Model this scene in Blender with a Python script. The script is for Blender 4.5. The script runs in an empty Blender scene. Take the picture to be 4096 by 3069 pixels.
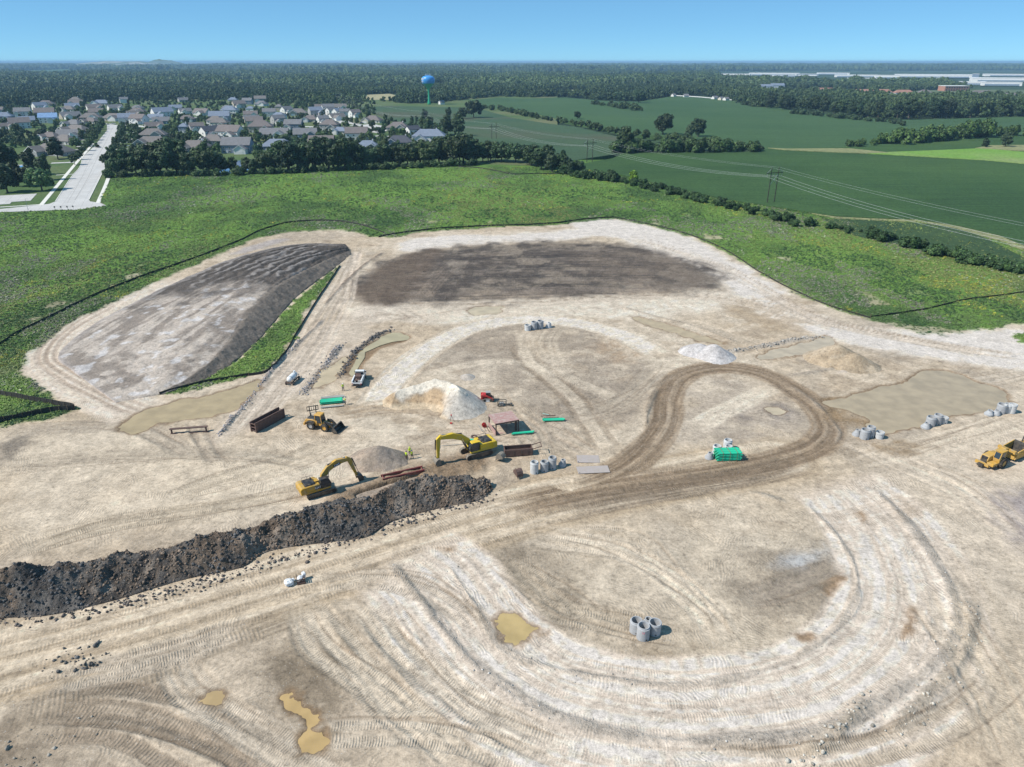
import bpy, bmesh, math, random
import numpy as np
from mathutils import Vector, Matrix

# ------------------------------------------------------------------ camera, sky, sun, exposure
sc = bpy.context.scene
FPX, CAM_H, IMW, IMH = 2842.0, 65.0, 4096.0, 3069.0
PITCH = math.atan((IMH / 2 - 246.0) / FPX)
cam_d = bpy.data.cameras.new('camera'); cam = bpy.data.objects.new('camera', cam_d)
sc.collection.objects.link(cam); sc.camera = cam
cam.location = (0, 0, CAM_H); cam.rotation_euler = (math.pi / 2 - PITCH, 0, 0)
cam_d.sensor_width = 36.0; cam_d.lens = FPX / IMW * 36.0
cam_d.clip_start = 0.5; cam_d.clip_end = 200000.0

SUN_EL, SUN_AZ = math.radians(47.0), math.radians(253.0)      # azimuth clockwise from +Y
sdir = Vector((math.sin(SUN_AZ) * math.cos(SUN_EL), math.cos(SUN_AZ) * math.cos(SUN_EL), math.sin(SUN_EL)))
world = bpy.data.worlds.new('World'); sc.world = world; world.use_nodes = True
wn = world.node_tree.nodes; wl = world.node_tree.links
sky = wn.new('ShaderNodeTexSky'); sky.sky_type = 'NISHITA'; sky.sun_disc = False
sky.sun_elevation = SUN_EL; sky.sun_rotation = SUN_AZ
sky.altitude = 3000.0; sky.air_density = 0.6; sky.dust_density = 0.0; sky.ozone_density = 6.0
wn['Background'].inputs['Strength'].default_value = 0.105
tn = wn.new('ShaderNodeMix'); tn.data_type = 'RGBA'; tn.blend_type = 'MULTIPLY'; tn.inputs[0].default_value = 1.0
tn.inputs[7].default_value = (0.86, 1.12, 1.06, 1)                       # one even tint over the whole clear sky
wl.new(sky.outputs['Color'], tn.inputs[6])
ev = wn.new('ShaderNodeMix'); ev.data_type = 'RGBA'; ev.inputs[0].default_value = 0.5; ev.inputs[7].default_value = (1.75, 4.3, 6.9, 1)   # thin even veil over the whole sky
wl.new(tn.outputs[2], ev.inputs[6]); wl.new(ev.outputs[2], wn['Background'].inputs['Color'])
sun_d = bpy.data.lights.new('sun', 'SUN'); sun_d.energy = 5.0; sun_d.angle = math.radians(0.53); sun_d.color = (1.0, 0.945, 0.86)
sun = bpy.data.objects.new('sun', sun_d); sc.collection.objects.link(sun)
sun.rotation_euler = (-sdir).to_track_quat('-Z', 'Y').to_euler()
sc.view_settings.view_transform = 'Standard'; sc.view_settings.look = 'None'
sc.view_settings.exposure = 0.2; sc.view_settings.gamma = 1.0; sc.view_settings.use_curve_mapping = False
sc.render.engine = 'CYCLES'
sc.cycles.use_denoising = True
sc.cycles.max_bounces = 5; sc.cycles.diffuse_bounces = 2; sc.cycles.glossy_bounces = 2
sc.cycles.transmission_bounces = 3; sc.cycles.transparent_max_bounces = 6; sc.cycles.volume_bounces = 0
sc.cycles.caustics_reflective = False; sc.cycles.caustics_refractive = False

# ------------------------------------------------------------------ helpers
COL = sc.collection
rnd = random.Random(7)
nprng = np.random.default_rng(11)
SP, CP = math.sin(PITCH), math.cos(PITCH)

def P(px, py, z=0.0):
    """place on the ground (or at height z) that a pixel of the 4096-wide photograph looks at"""
    u = (px - IMW / 2) / FPX; v = (IMH / 2 - py) / FPX
    t = (CAM_H - z) / (SP - v * CP)
    return Vector((u * t, (CP + v * SP) * t, z))

K = 4096.0 / 2212.0
def D(x, y, z=0.0):
    return P(x * K, y * K, z)
def DL(pts):
    return [D(*p) for p in pts]
def PL(pts):
    return [P(*p) for p in pts]

def tag(o, label=None, cat=None, group=None, kind=None):
    if label: o['label'] = label
    if cat: o['category'] = cat
    if group: o['group'] = group
    if kind: o['kind'] = kind
    return o

def link(name, me, mat=None, parent=None, loc=None, rot=None):
    o = bpy.data.objects.new(name, me); COL.objects.link(o)
    if mat is not None and me is not None and not me.materials:
        for m in (mat if isinstance(mat, (list, tuple)) else [mat]): me.materials.append(m)
    if parent is not None: o.parent = parent
    if loc is not None: o.location = loc
    if rot is not None: o.rotation_euler = rot
    return o

def empty(name, loc, rz=0.0):
    o = bpy.data.objects.new(name, None); COL.objects.link(o)
    o.empty_display_size = 0.2; o.location = loc; o.rotation_euler = (0, 0, rz)
    return o

def copy_tree(o, parent=None):
    c = o.copy(); COL.objects.link(c); c.parent = parent
    for ch in list(o.children): copy_tree(ch, c)
    return c

class MB:
    """collects simple shapes into one mesh"""
    def __init__(s): s.v = []; s.f = []; s.mi = []
    def add(s, vs, fs, m=0):
        b = len(s.v); s.v += [tuple(q) for q in vs]; s.f += [tuple(i + b for i in f) for f in fs]; s.mi += [m] * len(fs); return s
    def box(s, c, d, M=None, m=0, taper=None):
        hx, hy, hz = d[0] / 2, d[1] / 2, d[2] / 2
        tx, ty = taper or (1, 1)
        vs = [Vector((sx * hx * (tx if sz > 0 else 1), sy * hy * (ty if sz > 0 else 1), sz * hz)) for sz in (-1, 1) for sy in (-1, 1) for sx in (-1, 1)]
        if M is not None: vs = [M @ q for q in vs]
        vs = [q + Vector(c) for q in vs]
        return s.add(vs, [(0, 2, 3, 1), (4, 5, 7, 6), (0, 1, 5, 4), (2, 6, 7, 3), (0, 4, 6, 2), (1, 3, 7, 5)], m)
    def bar(s, a, b, w, h=None, m=0):
        a, b = Vector(a), Vector(b); h = h or w; d = b - a; L = d.length
        if L < 1e-6: return s
        M = d.to_track_quat('X', 'Z').to_matrix()
        return s.box((a + b) / 2, (L, w, h), M, m)
    def tube(s, a, b, r, r2=None, n=10, m=0, cap=True):
        a, b = Vector(a), Vector(b); r2 = r if r2 is None else r2
        M = (b - a).to_track_quat('Z', 'Y').to_matrix()
        vs = []
        for q, rr in ((a, r), (b, r2)):
            for i in range(n):
                t = 2 * math.pi * i / n; vs.append(q + M @ Vector((rr * math.cos(t), rr * math.sin(t), 0)))
        fs = [(i, (i + 1) % n, n + (i + 1) % n, n + i) for i in range(n)]
        if cap: fs += [tuple(range(n))[::-1], tuple(range(n, 2 * n))]
        return s.add(vs, fs, m)
    def lathe(s, prof, n=24, c=(0, 0, 0), m=0, closed=False):
        c = Vector(c); vs = []; k = len(prof)
        for i in range(n):
            t = 2 * math.pi * i / n
            for r, z in prof: vs.append(c + Vector((r * math.cos(t), r * math.sin(t), z)))
        fs = []
        for i in range(n):
            j = (i + 1) % n
            for q in range(k if closed else k - 1):
                q2 = (q + 1) % k
                fs.append((i * k + q, j * k + q, j * k + q2, i * k + q2))
        return s.add(vs, fs, m)
    def prism(s, poly, y0, y1, M=None, m=0):
        """polygon in local XZ extruded along Y"""
        n = len(poly)
        vs = [Vector((x, y0, z)) for x, z in poly] + [Vector((x, y1, z)) for x, z in poly]
        if M is not None: vs = [M @ q for q in vs]
        fs = [tuple(range(n)), tuple(range(2 * n - 1, n - 1, -1))] + [(i, n + i, n + (i + 1) % n, (i + 1) % n) for i in range(n)]
        return s.add(vs, fs, m)
    def mesh(s, name, smooth=False, bevel=0.0):
        me = bpy.data.meshes.new(name); me.from_pydata(s.v, [], s.f); me.update()
        bm = bmesh.new(); bm.from_mesh(me)
        bmesh.ops.recalc_face_normals(bm, faces=bm.faces)
        if bevel: bmesh.ops.bevel(bm, geom=list(bm.edges), offset=bevel, segments=1, affect='EDGES', clamp_overlap=True)
        bm.to_mesh(me); bm.free()
        if not bevel and any(s.mi): me.polygons.foreach_set('material_index', s.mi)
        if smooth: me.polygons.foreach_set('use_smooth', [True] * len(me.polygons))
        return me
    def build(s, name, mat, parent=None, smooth=False, bevel=0.0, loc=None, rot=None):
        return link(name, s.mesh(name, smooth, bevel), mat, parent, loc, rot)

# ------------------------------------------------------------------ numpy noise
def _hash(ix, iy, seed):
    h = (ix.astype(np.int64) * 374761393 + iy.astype(np.int64) * 668265263 + seed * 2147483647 // 7) & 0xFFFFFFFF
    h = ((h ^ (h >> 13)) * 1274126177) & 0xFFFFFFFF
    return ((h ^ (h >> 16)) & 0xFFFF) / 65535.0
def vnoise(x, y, seed=0):
    ix = np.floor(x); iy = np.floor(y); fx = x - ix; fy = y - iy
    fx = fx * fx * (3 - 2 * fx); fy = fy * fy * (3 - 2 * fy)
    a = _hash(ix, iy, seed); b = _hash(ix + 1, iy, seed); c = _hash(ix, iy + 1, seed); d = _hash(ix + 1, iy + 1, seed)
    return (a * (1 - fx) + b * fx) * (1 - fy) + (c * (1 - fx) + d * fx) * fy
def fbm(x, y, size, octv=3, seed=0, gain=0.5):
    r = 0.0; a = 1.0; t = 0.0; k = 1.0 / size
    for o in range(octv):
        r = r + a * vnoise(x * k + 17.3 * o, y * k - 9.1 * o, seed + o * 31); t += a; a *= gain; k *= 2.03
    return r / t                                     # 0..1
def sstep(a, b, x):
    t = np.clip((x - a) / (b - a), 0, 1); return t * t * (3 - 2 * t)

def smooth_poly(pts, per=6, closed=False):
    """Catmull-Rom through 2D/3D points"""
    p = [np.array(q, dtype=float) for q in pts]; n = len(p); out = []
    rng = range(n) if closed else range(n - 1)
    for i in rng:
        p0 = p[(i - 1) % n] if closed or i > 0 else 2 * p[0] - p[1]
        p1 = p[i]; p2 = p[(i + 1) % n]
        p3 = p[(i + 2) % n] if closed or i + 2 < n else 2 * p[-1] - p[-2]
        for k in range(per):
            t = k / per
            out.append(0.5 * ((2 * p1) + (-p0 + p2) * t + (2 * p0 - 5 * p1 + 4 * p2 - p3) * t * t + (-p0 + 3 * p1 - 3 * p2 + p3) * t ** 3))
    if not closed: out.append(p[-1])
    return np.array(out)
def resample(pts, n):
    p = np.array(pts, dtype=float); s = np.r_[0, np.cumsum(np.linalg.norm(np.diff(p, axis=0), axis=1))]
    t = np.linspace(0, s[-1], n)
    return np.stack([np.interp(t, s, p[:, k]) for k in range(p.shape[1])], 1)

def grid_mesh(name, V, nr, nc, attrs=None, smooth=True):
    """V (nr*nc,3) structured grid -> mesh, with point attributes"""
    me = bpy.data.meshes.new(name)
    idx = np.arange(nr * nc).reshape(nr, nc)
    q = np.stack([idx[:-1, :-1], idx[:-1, 1:], idx[1:, 1:], idx[1:, :-1]], -1).reshape(-1, 4)
    nf = len(q)
    me.vertices.add(nr * nc); me.vertices.foreach_set('co', np.ascontiguousarray(V, dtype=np.float32).ravel())
    me.loops.add(nf * 4); me.loops.foreach_set('vertex_index', q.ravel().astype(np.int32))
    me.polygons.add(nf); me.polygons.foreach_set('loop_start', np.arange(0, nf * 4, 4, dtype=np.int32))
    me.update(calc_edges=True)
    if smooth: me.polygons.foreach_set('use_smooth', np.ones(nf, dtype=bool))
    for k, a in (attrs or {}).items():
        if a.ndim == 2:
            at = me.attributes.new(k, 'FLOAT_COLOR', 'POINT')
            at.data.foreach_set('color', np.concatenate([a, np.ones((len(a), 1))], 1).astype(np.float32).ravel())
        else:
            at = me.attributes.new(k, 'FLOAT', 'POINT'); at.data.foreach_set('value', a.astype(np.float32).ravel())
    me.validate()
    return me

# ------------------------------------------------------------------ materials
class NT:
    def __init__(s, name):
        s.m = bpy.data.materials.new(name); s.m.use_nodes = True; s.t = s.m.node_tree; s.n = s.t.nodes; s.l = s.t.links
        s.b = s.n['Principled BSDF']
    def new(s, t, **kw):
        nd = s.n.new(t)
        for k, v in kw.items(): setattr(nd, k, v)
        return nd
    def set(s, sock, val):
        if hasattr(val, 'is_linked') or isinstance(val, bpy.types.NodeSocket): s.l.new(val, sock)
        else: sock.default_value = val
    def math(s, op, a, b=0.0, c=None):
        nd = s.new('ShaderNodeMath', operation=op); s.set(nd.inputs[0], a); s.set(nd.inputs[1], b)
        if c is not None: s.set(nd.inputs[2], c)
        return nd.outputs[0]
    def mix(s, f, a, b, mode='MIX'):
        nd = s.new('ShaderNodeMix', data_type='RGBA', blend_type=mode)
        s.set(nd.inputs[0], f); s.set(nd.inputs[6], a if not isinstance(a, tuple) else a + (1,)); s.set(nd.inputs[7], b if not isinstance(b, tuple) else b + (1,))
        return nd.outputs[2]
    def attr(s, name, out='Fac', typ='GEOMETRY'):
        nd = s.new('ShaderNodeAttribute', attribute_name=name, attribute_type=typ); return nd.outputs[out]
    def noise(s, scale, detail=2.0, rough=0.5, vec=None, dist=0.0):
        nd = s.new('ShaderNodeTexNoise'); nd.inputs['Scale'].default_value = scale; nd.inputs['Detail'].default_value = detail
        nd.inputs['Roughness'].default_value = rough; nd.inputs['Distortion'].default_value = dist
        if vec is not None: s.l.new(vec, nd.inputs['Vector'])
        return nd.outputs['Fac']
    def pos(s):
        return s.new('ShaderNodeNewGeometry').outputs['Position']
    def obj(s):
        return s.new('ShaderNodeTexCoord').outputs['Object']
    def ramp(s, f, stops):
        nd = s.new('ShaderNodeValToRGB'); s.l.new(f, nd.inputs[0]); e = nd.color_ramp.elements
        while len(e) < len(stops): e.new(0.5)
        for q, (p_, c) in zip(e, stops): q.position = p_; q.color = (c + (1,)) if isinstance(c, tuple) else (c, c, c, 1)
        return nd.outputs[0]
    def bump(s, h, strength=1.0, dist=1.0):
        nd = s.new('ShaderNodeBump'); nd.inputs['Strength'].default_value = strength; nd.inputs['Distance'].default_value = dist
        s.l.new(h, nd.inputs['Height']); s.l.new(nd.outputs[0], s.b.inputs['Normal'])
    def fin(s, col, rough=0.8, metal=0.0, spec=0.3):
        s.set(s.b.inputs['Base Color'], col + (1,) if isinstance(col, tuple) else col)
        s.set(s.b.inputs['Roughness'], rough); s.set(s.b.inputs['Metallic'], metal); s.b.inputs['Specular IOR Level'].default_value = spec
        return s.m

_simple = {}
def paint(name, c, rough=0.5, metal=0.0, dirt=0.35, dirtcol=(0.36, 0.30, 0.22), scale=1.6, spec=0.4):
    """painted or bare surface with dust and wear that has its own shape"""
    if name in _simple: return _simple[name]
    t = NT(name); p = t.obj()
    n = t.noise(scale, 5.0, 0.65, p)
    f = t.math('MULTIPLY', t.ramp(n, [(0.42, 0.0), (0.72, 1.0)]), dirt)
    col = t.mix(f, c, dirtcol)
    n2 = t.noise(scale * 6, 2.0, 0.5, p)
    col = t.mix(0.25, col, t.ramp(n2, [(0.3, 0.55), (0.7, 1.0)]), 'MULTIPLY')
    _simple[name] = t.fin(col, rough, metal, spec)
    return _simple[name]
# ------------------------------------------------------------------ the site ground: one fine sheet, coarser with distance
NR, NC = 820, 900
Yr = np.linspace(34.0 ** -0.72, 560.0 ** -0.72, NR) ** (-1 / 0.72)
Wr = 1.28 * (0.656 * Yr + 19.3)
Tc = np.linspace(-1, 1, NC)
GX = (Wr[:, None] * Tc[None, :]); GY = np.repeat(Yr[:, None], NC, 1)
GZ = np.zeros_like(GX)
SOIL = np.zeros((NR, NC, 3)); CLOD = np.full((NR, NC), 0.35); TU = np.zeros((NR, NC)); TV = np.zeros((NR, NC)); TM = np.zeros((NR, NC))
VEG = np.zeros((NR, NC))

def win(x0, x1, y0, y1):
    j0 = np.searchsorted(Yr, y0); j1 = np.searchsorted(Yr, y1)
    if j0 >= j1: return None
    w0, w1 = Wr[j0], Wr[j1 - 1]
    a = min(x0 / w0, x0 / w1); b = max(x1 / w0, x1 / w1)
    i0 = np.searchsorted(Tc, a); i1 = np.searchsorted(Tc, b)
    if i0 >= i1: return None
    return slice(j0, j1), slice(i0, i1)

def line_field(pts, R):
    """distance, along, across for the sheet's vertices within R of a polyline"""
    p = np.array([(q[0], q[1]) for q in pts], dtype=float)
    w = win(p[:, 0].min() - R, p[:, 0].max() + R, p[:, 1].min() - R, p[:, 1].max() + R)
    if w is None: return None
    x = GX[w]; d = np.full(x.shape, 1e9); u = np.zeros(x.shape); v = np.zeros(x.shape); s = 0.0
    j0, i0 = w[0].start, w[1].start
    for a, b in zip(p[:-1], p[1:]):
        e = b - a; L = np.hypot(*e)
        if L < 1e-6: continue
        ww = win(min(a[0], b[0]) - R, max(a[0], b[0]) + R, min(a[1], b[1]) - R, max(a[1], b[1]) + R)
        if ww is not None:
            k = (slice(max(ww[0].start - j0, 0), max(ww[0].stop - j0, 0)), slice(max(ww[1].start - i0, 0), max(ww[1].stop - i0, 0)))
            ww = (slice(j0 + k[0].start, j0 + k[0].stop), slice(i0 + k[1].start, i0 + k[1].stop))
            dx = GX[ww] - a[0]; dy = GY[ww] - a[1]
            dk = d[k]
            dx = dx[:dk.shape[0], :dk.shape[1]]; dy = dy[:dk.shape[0], :dk.shape[1]]
            t = np.clip((dx * e[0] + dy * e[1]) / (L * L), 0, 1)
            ex = dx - t * e[0]; ey = dy - t * e[1]; dd = np.hypot(ex, ey)
            m = dd < dk
            dk[m] = dd[m]; u[k][m] = (s + t * L)[m]
            v[k][m] = (dd * np.sign(e[0] * dy - e[1] * dx))[m]
        s += L
    return w, d, u, v, s

def poly_field(pts, R=6.0, closed_smooth=0):
    """signed distance (inside > 0) to a polygon"""
    p = smooth_poly([(q[0], q[1]) for q in pts], closed_smooth, True) if closed_smooth else np.array([(q[0], q[1]) for q in pts], dtype=float)
    w = win(p[:, 0].min() - R, p[:, 0].max() + R, p[:, 1].min() - R, p[:, 1].max() + R)
    if w is None: return None
    x, y = GX[w], GY[w]; ins = np.zeros(x.shape, bool); d = np.full(x.shape, 1e9)
    for a, b in zip(p, np.roll(p, -1, 0)):
        e = b - a; L2 = (e ** 2).sum()
        if L2 < 1e-9: continue
        c = ((a[1] > y) != (b[1] > y)) & (x < (b[0] - a[0]) * (y - a[1]) / (b[1] - a[1] + 1e-12) + a[0])
        ins ^= c
        t = np.clip(((x - a[0]) * e[0] + (y - a[1]) * e[1]) / L2, 0, 1)
        d = np.minimum(d, np.hypot(x - a[0] - t * e[0], y - a[1] - t * e[1]))
    return w, np.where(ins, d, -d)

def blend(w, m, col):
    m = m[..., None]; SOIL[w] = SOIL[w] * (1 - m) + np.array(col) * m

PALE = np.array((0.510, 0.455, 0.375)); TAN = np.array((0.455, 0.385, 0.295)); BROWN = np.array((0.315, 0.25, 0.18))
PINK = np.array((0.56, 0.50, 0.44)); WET = np.array((0.36, 0.265, 0.16)); DARK = np.array((0.105, 0.098, 0.098)); DBROWN = np.array((0.19, 0.15, 0.118))
GREY = np.array((0.345, 0.305, 0.255))

# bare soil everywhere first
n1 = fbm(GX, GY, 34, 4, 3); n2 = fbm(GX, GY, 7, 4, 9); n3 = fbm(GX, GY * 0.45, 13, 4, 21)
t = sstep(0.30, 0.70, 0.6 * n1 + 0.4 * n2)
SOIL[:] = TAN + (PALE - TAN) * t[..., None]
m = sstep(0.55, 0.75, n3) * 0.55
SOIL[:] = SOIL * (1 - m[..., None]) + GREY * m[..., None]
sc1 = sstep(0.52, 0.70, fbm(GX * 0.8 + GY * 0.5, GY - GX * 0.35, 5.5, 5, 33, 0.62)) * 0.55
SOIL[:] = SOIL * (1 - sc1[..., None]) + np.array((0.34, 0.28, 0.21)) * sc1[..., None]
fine = fbm(GX, GY, 1.1, 3, 41)
SOIL *= (0.78 + 0.44 * fine)[..., None]
GZ += (fbm(GX, GY, 22, 3, 5) - 0.5) * 0.30 + (fbm(GX, GY, 3.0, 3, 6) - 0.5) * 0.10 + (fine - 0.5) * 0.05

def region(px, col, soft=3.0, amt=1.0, warp=4.0, wsize=9.0, smooth=4, clod=None, dz=0.0, seed=1, rough_noise=0.0):
    f = poly_field(DL(px), soft + warp + 2, smooth)
    if f is None: return
    w, sd = f
    sel = sd > -(soft + warp)
    x, y = GX[w][sel], GY[w][sel]
    m = sstep(-soft, soft, sd[sel] + (fbm(x, y, wsize, 5, seed, 0.62) - 0.5) * 2.4 * warp) * amt
    if rough_noise: m = m * (1 - rough_noise * sstep(0.45, 0.62, fbm(x, y, wsize * 0.7, 5, seed + 5, 0.62)))
    k = m[:, None]; S = SOIL[w]
    S[sel] = S[sel] * (1 - k) + np.array(col) * (0.82 + 0.36 * fbm(x, y, 1.4, 2, seed + 9))[:, None] * k
    if clod is not None: CLOD[w][sel] = CLOD[w][sel] * (1 - m) + clod * m
    if dz: GZ[w][sel] += dz * m

def track(px, half, col, amt=0.7, offs=(0.0,), tread=0.0, sp=0.42, depth=0.0, streak=0.6, soft=0.32, seed=1, berm=0.0, fade=True, world=False, clod=None):
    ctr = smooth_poly([(q[0], q[1]) for q in (px if world else DL(px))], 5)
    mo = max(abs(o) for o in offs)
    f = line_field(ctr, mo + half + soft + 1.0 + (1.0 if berm else 0))
    if f is None: return
    w, d, u, v, L = f
    S, Z, Cl, tm, tu, tv = SOIL[w], GZ[w], CLOD[w], TM[w], TU[w], TV[w]
    al = d < mo + half + soft + 0.8 + (1.0 if berm else 0)
    wobf = np.zeros(d.shape); wobf[al] = (vnoise(GX[w][al] / 5, GY[w][al] / 5, seed + 3) - 0.5) * 0.6
    for k, o in enumerate(offs):
        vv = v - o + wobf
        sel = al & (np.abs(vv) < half + soft + (1.2 if berm else 0.0))
        if not sel.any(): continue
        us, vs, x, y, dd = u[sel], v[sel], GX[w][sel], GY[w][sel], np.abs(vv[sel])
        endf = sstep(0, min(8, L / 4), us) * sstep(0, min(8, L / 4), L - us) if fade else 1.0
        core = sstep(half + soft, half - 0.1, dd)
        m = core * amt * endf
        if streak: m = m * np.clip(1 - streak + streak * 2.2 * (fbm(vs * 3.0, us * 0.10, 1.0, 3, seed + k) - 0.22), 0, 1.15)
        m = np.clip(m, 0, 1); km = m[:, None]
        S[sel] = S[sel] * (1 - km) + np.array(col) * (0.85 + 0.3 * vnoise(x * 1.3, y * 1.3, seed + 7))[:, None] * km
        if depth: Z[sel] -= depth * core * endf
        if berm: Z[sel] += berm * np.exp(-((dd - half - 0.5) / 0.35) ** 2) * endf * (0.5 + vnoise(x, y, seed))
        if tread:
            tt = core * tread * endf * (0.05 + 1.1 * sstep(0.36, 0.58, fbm(x, y, 4, 3, seed + k + 60)))
            r = (tt > 0.15) & (tt > tm[sel] * 0.8)
            tm[sel] = np.where(r, tt, tm[sel]); tu[sel] = np.where(r, us / sp, tu[sel]); tv[sel] = np.where(r, (vs - o) / max(half, 0.2), tv[sel])
        if clod is not None: Cl[sel] = Cl[sel] * (1 - m) + clod * m

def windrow(px, h=0.35, wd=0.6, col=GREY, seed=1, amt=0.7, world=False):
    ctr = smooth_poly([(q[0], q[1]) for q in (px if world else DL(px))], 5)
    f = line_field(ctr, wd * 3 + 1.5)
    if f is None: return
    w, d, u, v, L = f
    sel = d < wd * 3 + 1.2; x, y = GX[w][sel], GY[w][sel]
    wob = (vnoise(x / 6, y / 6, seed) - 0.5) * 1.6
    g = np.exp(-((d[sel] + wob * 0.5) / wd) ** 2) * sstep(0, 4, u[sel]) * sstep(0, 4, L - u[sel])
    g = g * (0.4 + 1.0 * fbm(x, y, 1.6, 3, seed + 2))
    k = np.clip(g * amt * 1.3, 0, 1)[:, None]
    GZ[w][sel] += h * g; SOIL[w][sel] = SOIL[w][sel] * (1 - k) + np.array(col) * k
    CLOD[w][sel] = np.maximum(CLOD[w][sel], 1.0 * np.clip(g * 1.4, 0, 1))
    TM[w][sel] *= 1 - np.clip(g * 1.5, 0, 1)

# --- broad soil patches
region([(0, 1360), (420, 1330), (900, 1330), (1200, 1480), (1500, 1640), (1000, 1700), (0, 1700)], (0.465, 0.405, 0.33), 8, 0.7, 10, 20, seed=51)
region([(1900, 1420), (2250, 1300), (2250, 1700), (1500, 1700), (1800, 1560)], (0.445, 0.375, 0.29), 6, 0.7, 8, 14, seed=52)
region([(1900, 1080), (2230, 820), (2260, 1200), (2120, 1420), (2040, 1300)], (0.53, 0.47, 0.39), 6, 0.7, 8, 16, seed=53)
region([(0, 930), (500, 950), (700, 1010), (640, 1080), (300, 1150), (0, 1170)], (0.56, 0.50, 0.41), 6, 0.6, 8, 14, seed=54)
region([(1230, 480), (1360, 478), (1500, 520), (1580, 560), (1700, 640), (1850, 700), (2060, 720), (2230, 720), (2230, 800), (1900, 760), (1700, 700), (1560, 610), (1400, 540)], (0.66, 0.615, 0.56), 3, 0.85, 5, 10, seed=55)
region([(880, 520), (1000, 508), (1200, 500), (1300, 480), (1330, 500), (1200, 520), (1000, 530), (880, 545)], (0.66, 0.62, 0.57), 3, 0.8, 4, 10, seed=56)
region([(780, 660), (1100, 650), (1500, 632), (1600, 640), (1500, 680), (1100, 690), (820, 700)], (0.60, 0.55, 0.475), 3, 0.7, 5, 10, seed=57)
region([(600, 780), (780, 660), (860, 640), (720, 800), (560, 900), (470, 950)], (0.50, 0.45, 0.39), 3, 0.6, 4, 7, seed=58, clod=0.7)
# grey-brown worked soil inside the upper loop
region([(900, 800), (960, 735), (1080, 700), (1250, 700), (1350, 740), (1440, 820), (1400, 900), (1250, 960), (1120, 870), (1040, 800)], (0.30, 0.26, 0.215), 5, 0.7, 7, 7, seed=61, clod=0.7, rough_noise=0.7)
region([(1470, 830), (1600, 820), (1720, 880), (1760, 940), (1600, 985), (1450, 960)], (0.36, 0.32, 0.275), 5, 0.55, 8, 8, seed=62, rough_noise=0.8)
region([(1560, 880), (1680, 868), (1720, 895), (1690, 915), (1580, 905)], (0.25, 0.225, 0.21), 3, 0.75, 4, 5, seed=63, rough_noise=0.6)
region([(1280, 740), (1400, 735), (1420, 760), (1330, 780)], (0.34, 0.25, 0.165), 3, 0.6, 4, 6, seed=64, rough_noise=0.7)
region([(1560, 660), (1700, 640), (1780, 690), (1700, 720), (1600, 700)], (0.36, 0.285, 0.195), 4, 0.6, 6, 6, seed=65, rough_noise=0.9)
# lower loop interior
region([(960, 1150), (1250, 1130), (1500, 1090), (1720, 1100), (1800, 1180), (1820, 1280), (1700, 1400), (1500, 1440), (1250, 1400), (1080, 1300)], (0.46, 0.41, 0.335), 6, 0.7, 10, 12, seed=66, rough_noise=0.4)
region([(960, 1190), (1150, 1175), (1280, 1260), (1240, 1330), (1120, 1320), (1010, 1260)], (0.265, 0.225, 0.175), 4, 0.85, 7, 6, seed=67, rough_noise=0.5)
region([(1590, 1240), (1700, 1200), (1800, 1190), (1830, 1240), (1790, 1330), (1690, 1340), (1600, 1290)], (0.26, 0.225, 0.18), 4, 0.85, 5, 6, seed=68, rough_noise=0.3, clod=1.0)
region([(1690, 1205), (1780, 1180), (1800, 1200), (1740, 1222), (1700, 1225)], (0.42, 0.44, 0.46), 2, 0.9, 2, 4, seed=69)
region([(1380, 1420), (1460, 1400), (1560, 1450), (1480, 1470)], (0.34, 0.28, 0.205), 3, 0.7, 4, 5, seed=70, rough_noise=0.6)
# dark patches bottom left
region([(560, 1390), (640, 1350), (720, 1380), (740, 1430), (660, 1500), (560, 1470)], (0.225, 0.19, 0.145), 4, 0.9, 6, 5, seed=71, rough_noise=0.45)
region([(600, 1430), (700, 1440), (780, 1560), (720, 1650), (640, 1620)], (0.245, 0.205, 0.155), 4, 0.85, 7, 5, seed=72, rough_noise=0.55)
region([(0, 1580), (140, 1560), (180, 1660), (0, 1690)], (0.22, 0.185, 0.145), 4, 0.85, 6, 6, seed=73, rough_noise=0.5)
region([(140, 1420), (210, 1400), (180, 1440), (120, 1460)], (0.12, 0.11, 0.105), 2, 0.8, 3, 4, seed=74, clod=1.6, rough_noise=0.5)
region([(0, 950), (60, 950), (40, 990), (0, 1000)], (0.16, 0.145, 0.13), 2, 0.7, 3, 4, seed=75, rough_noise=0.5)
region([(2120, 1080), (2240, 1060), (2240, 1190), (2180, 1150)], (0.30, 0.275, 0.285), 3, 0.8, 4, 6, seed=76, rough_noise=0.4)
region([(820, 1200), (950, 1180), (1050, 1340), (1180, 1480), (1400, 1560), (1300, 1590), (1080, 1480), (960, 1330), (880, 1240)], PINK * 1.05, 3, 0.85, 3, 8, seed=77, clod=0.25)

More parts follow.
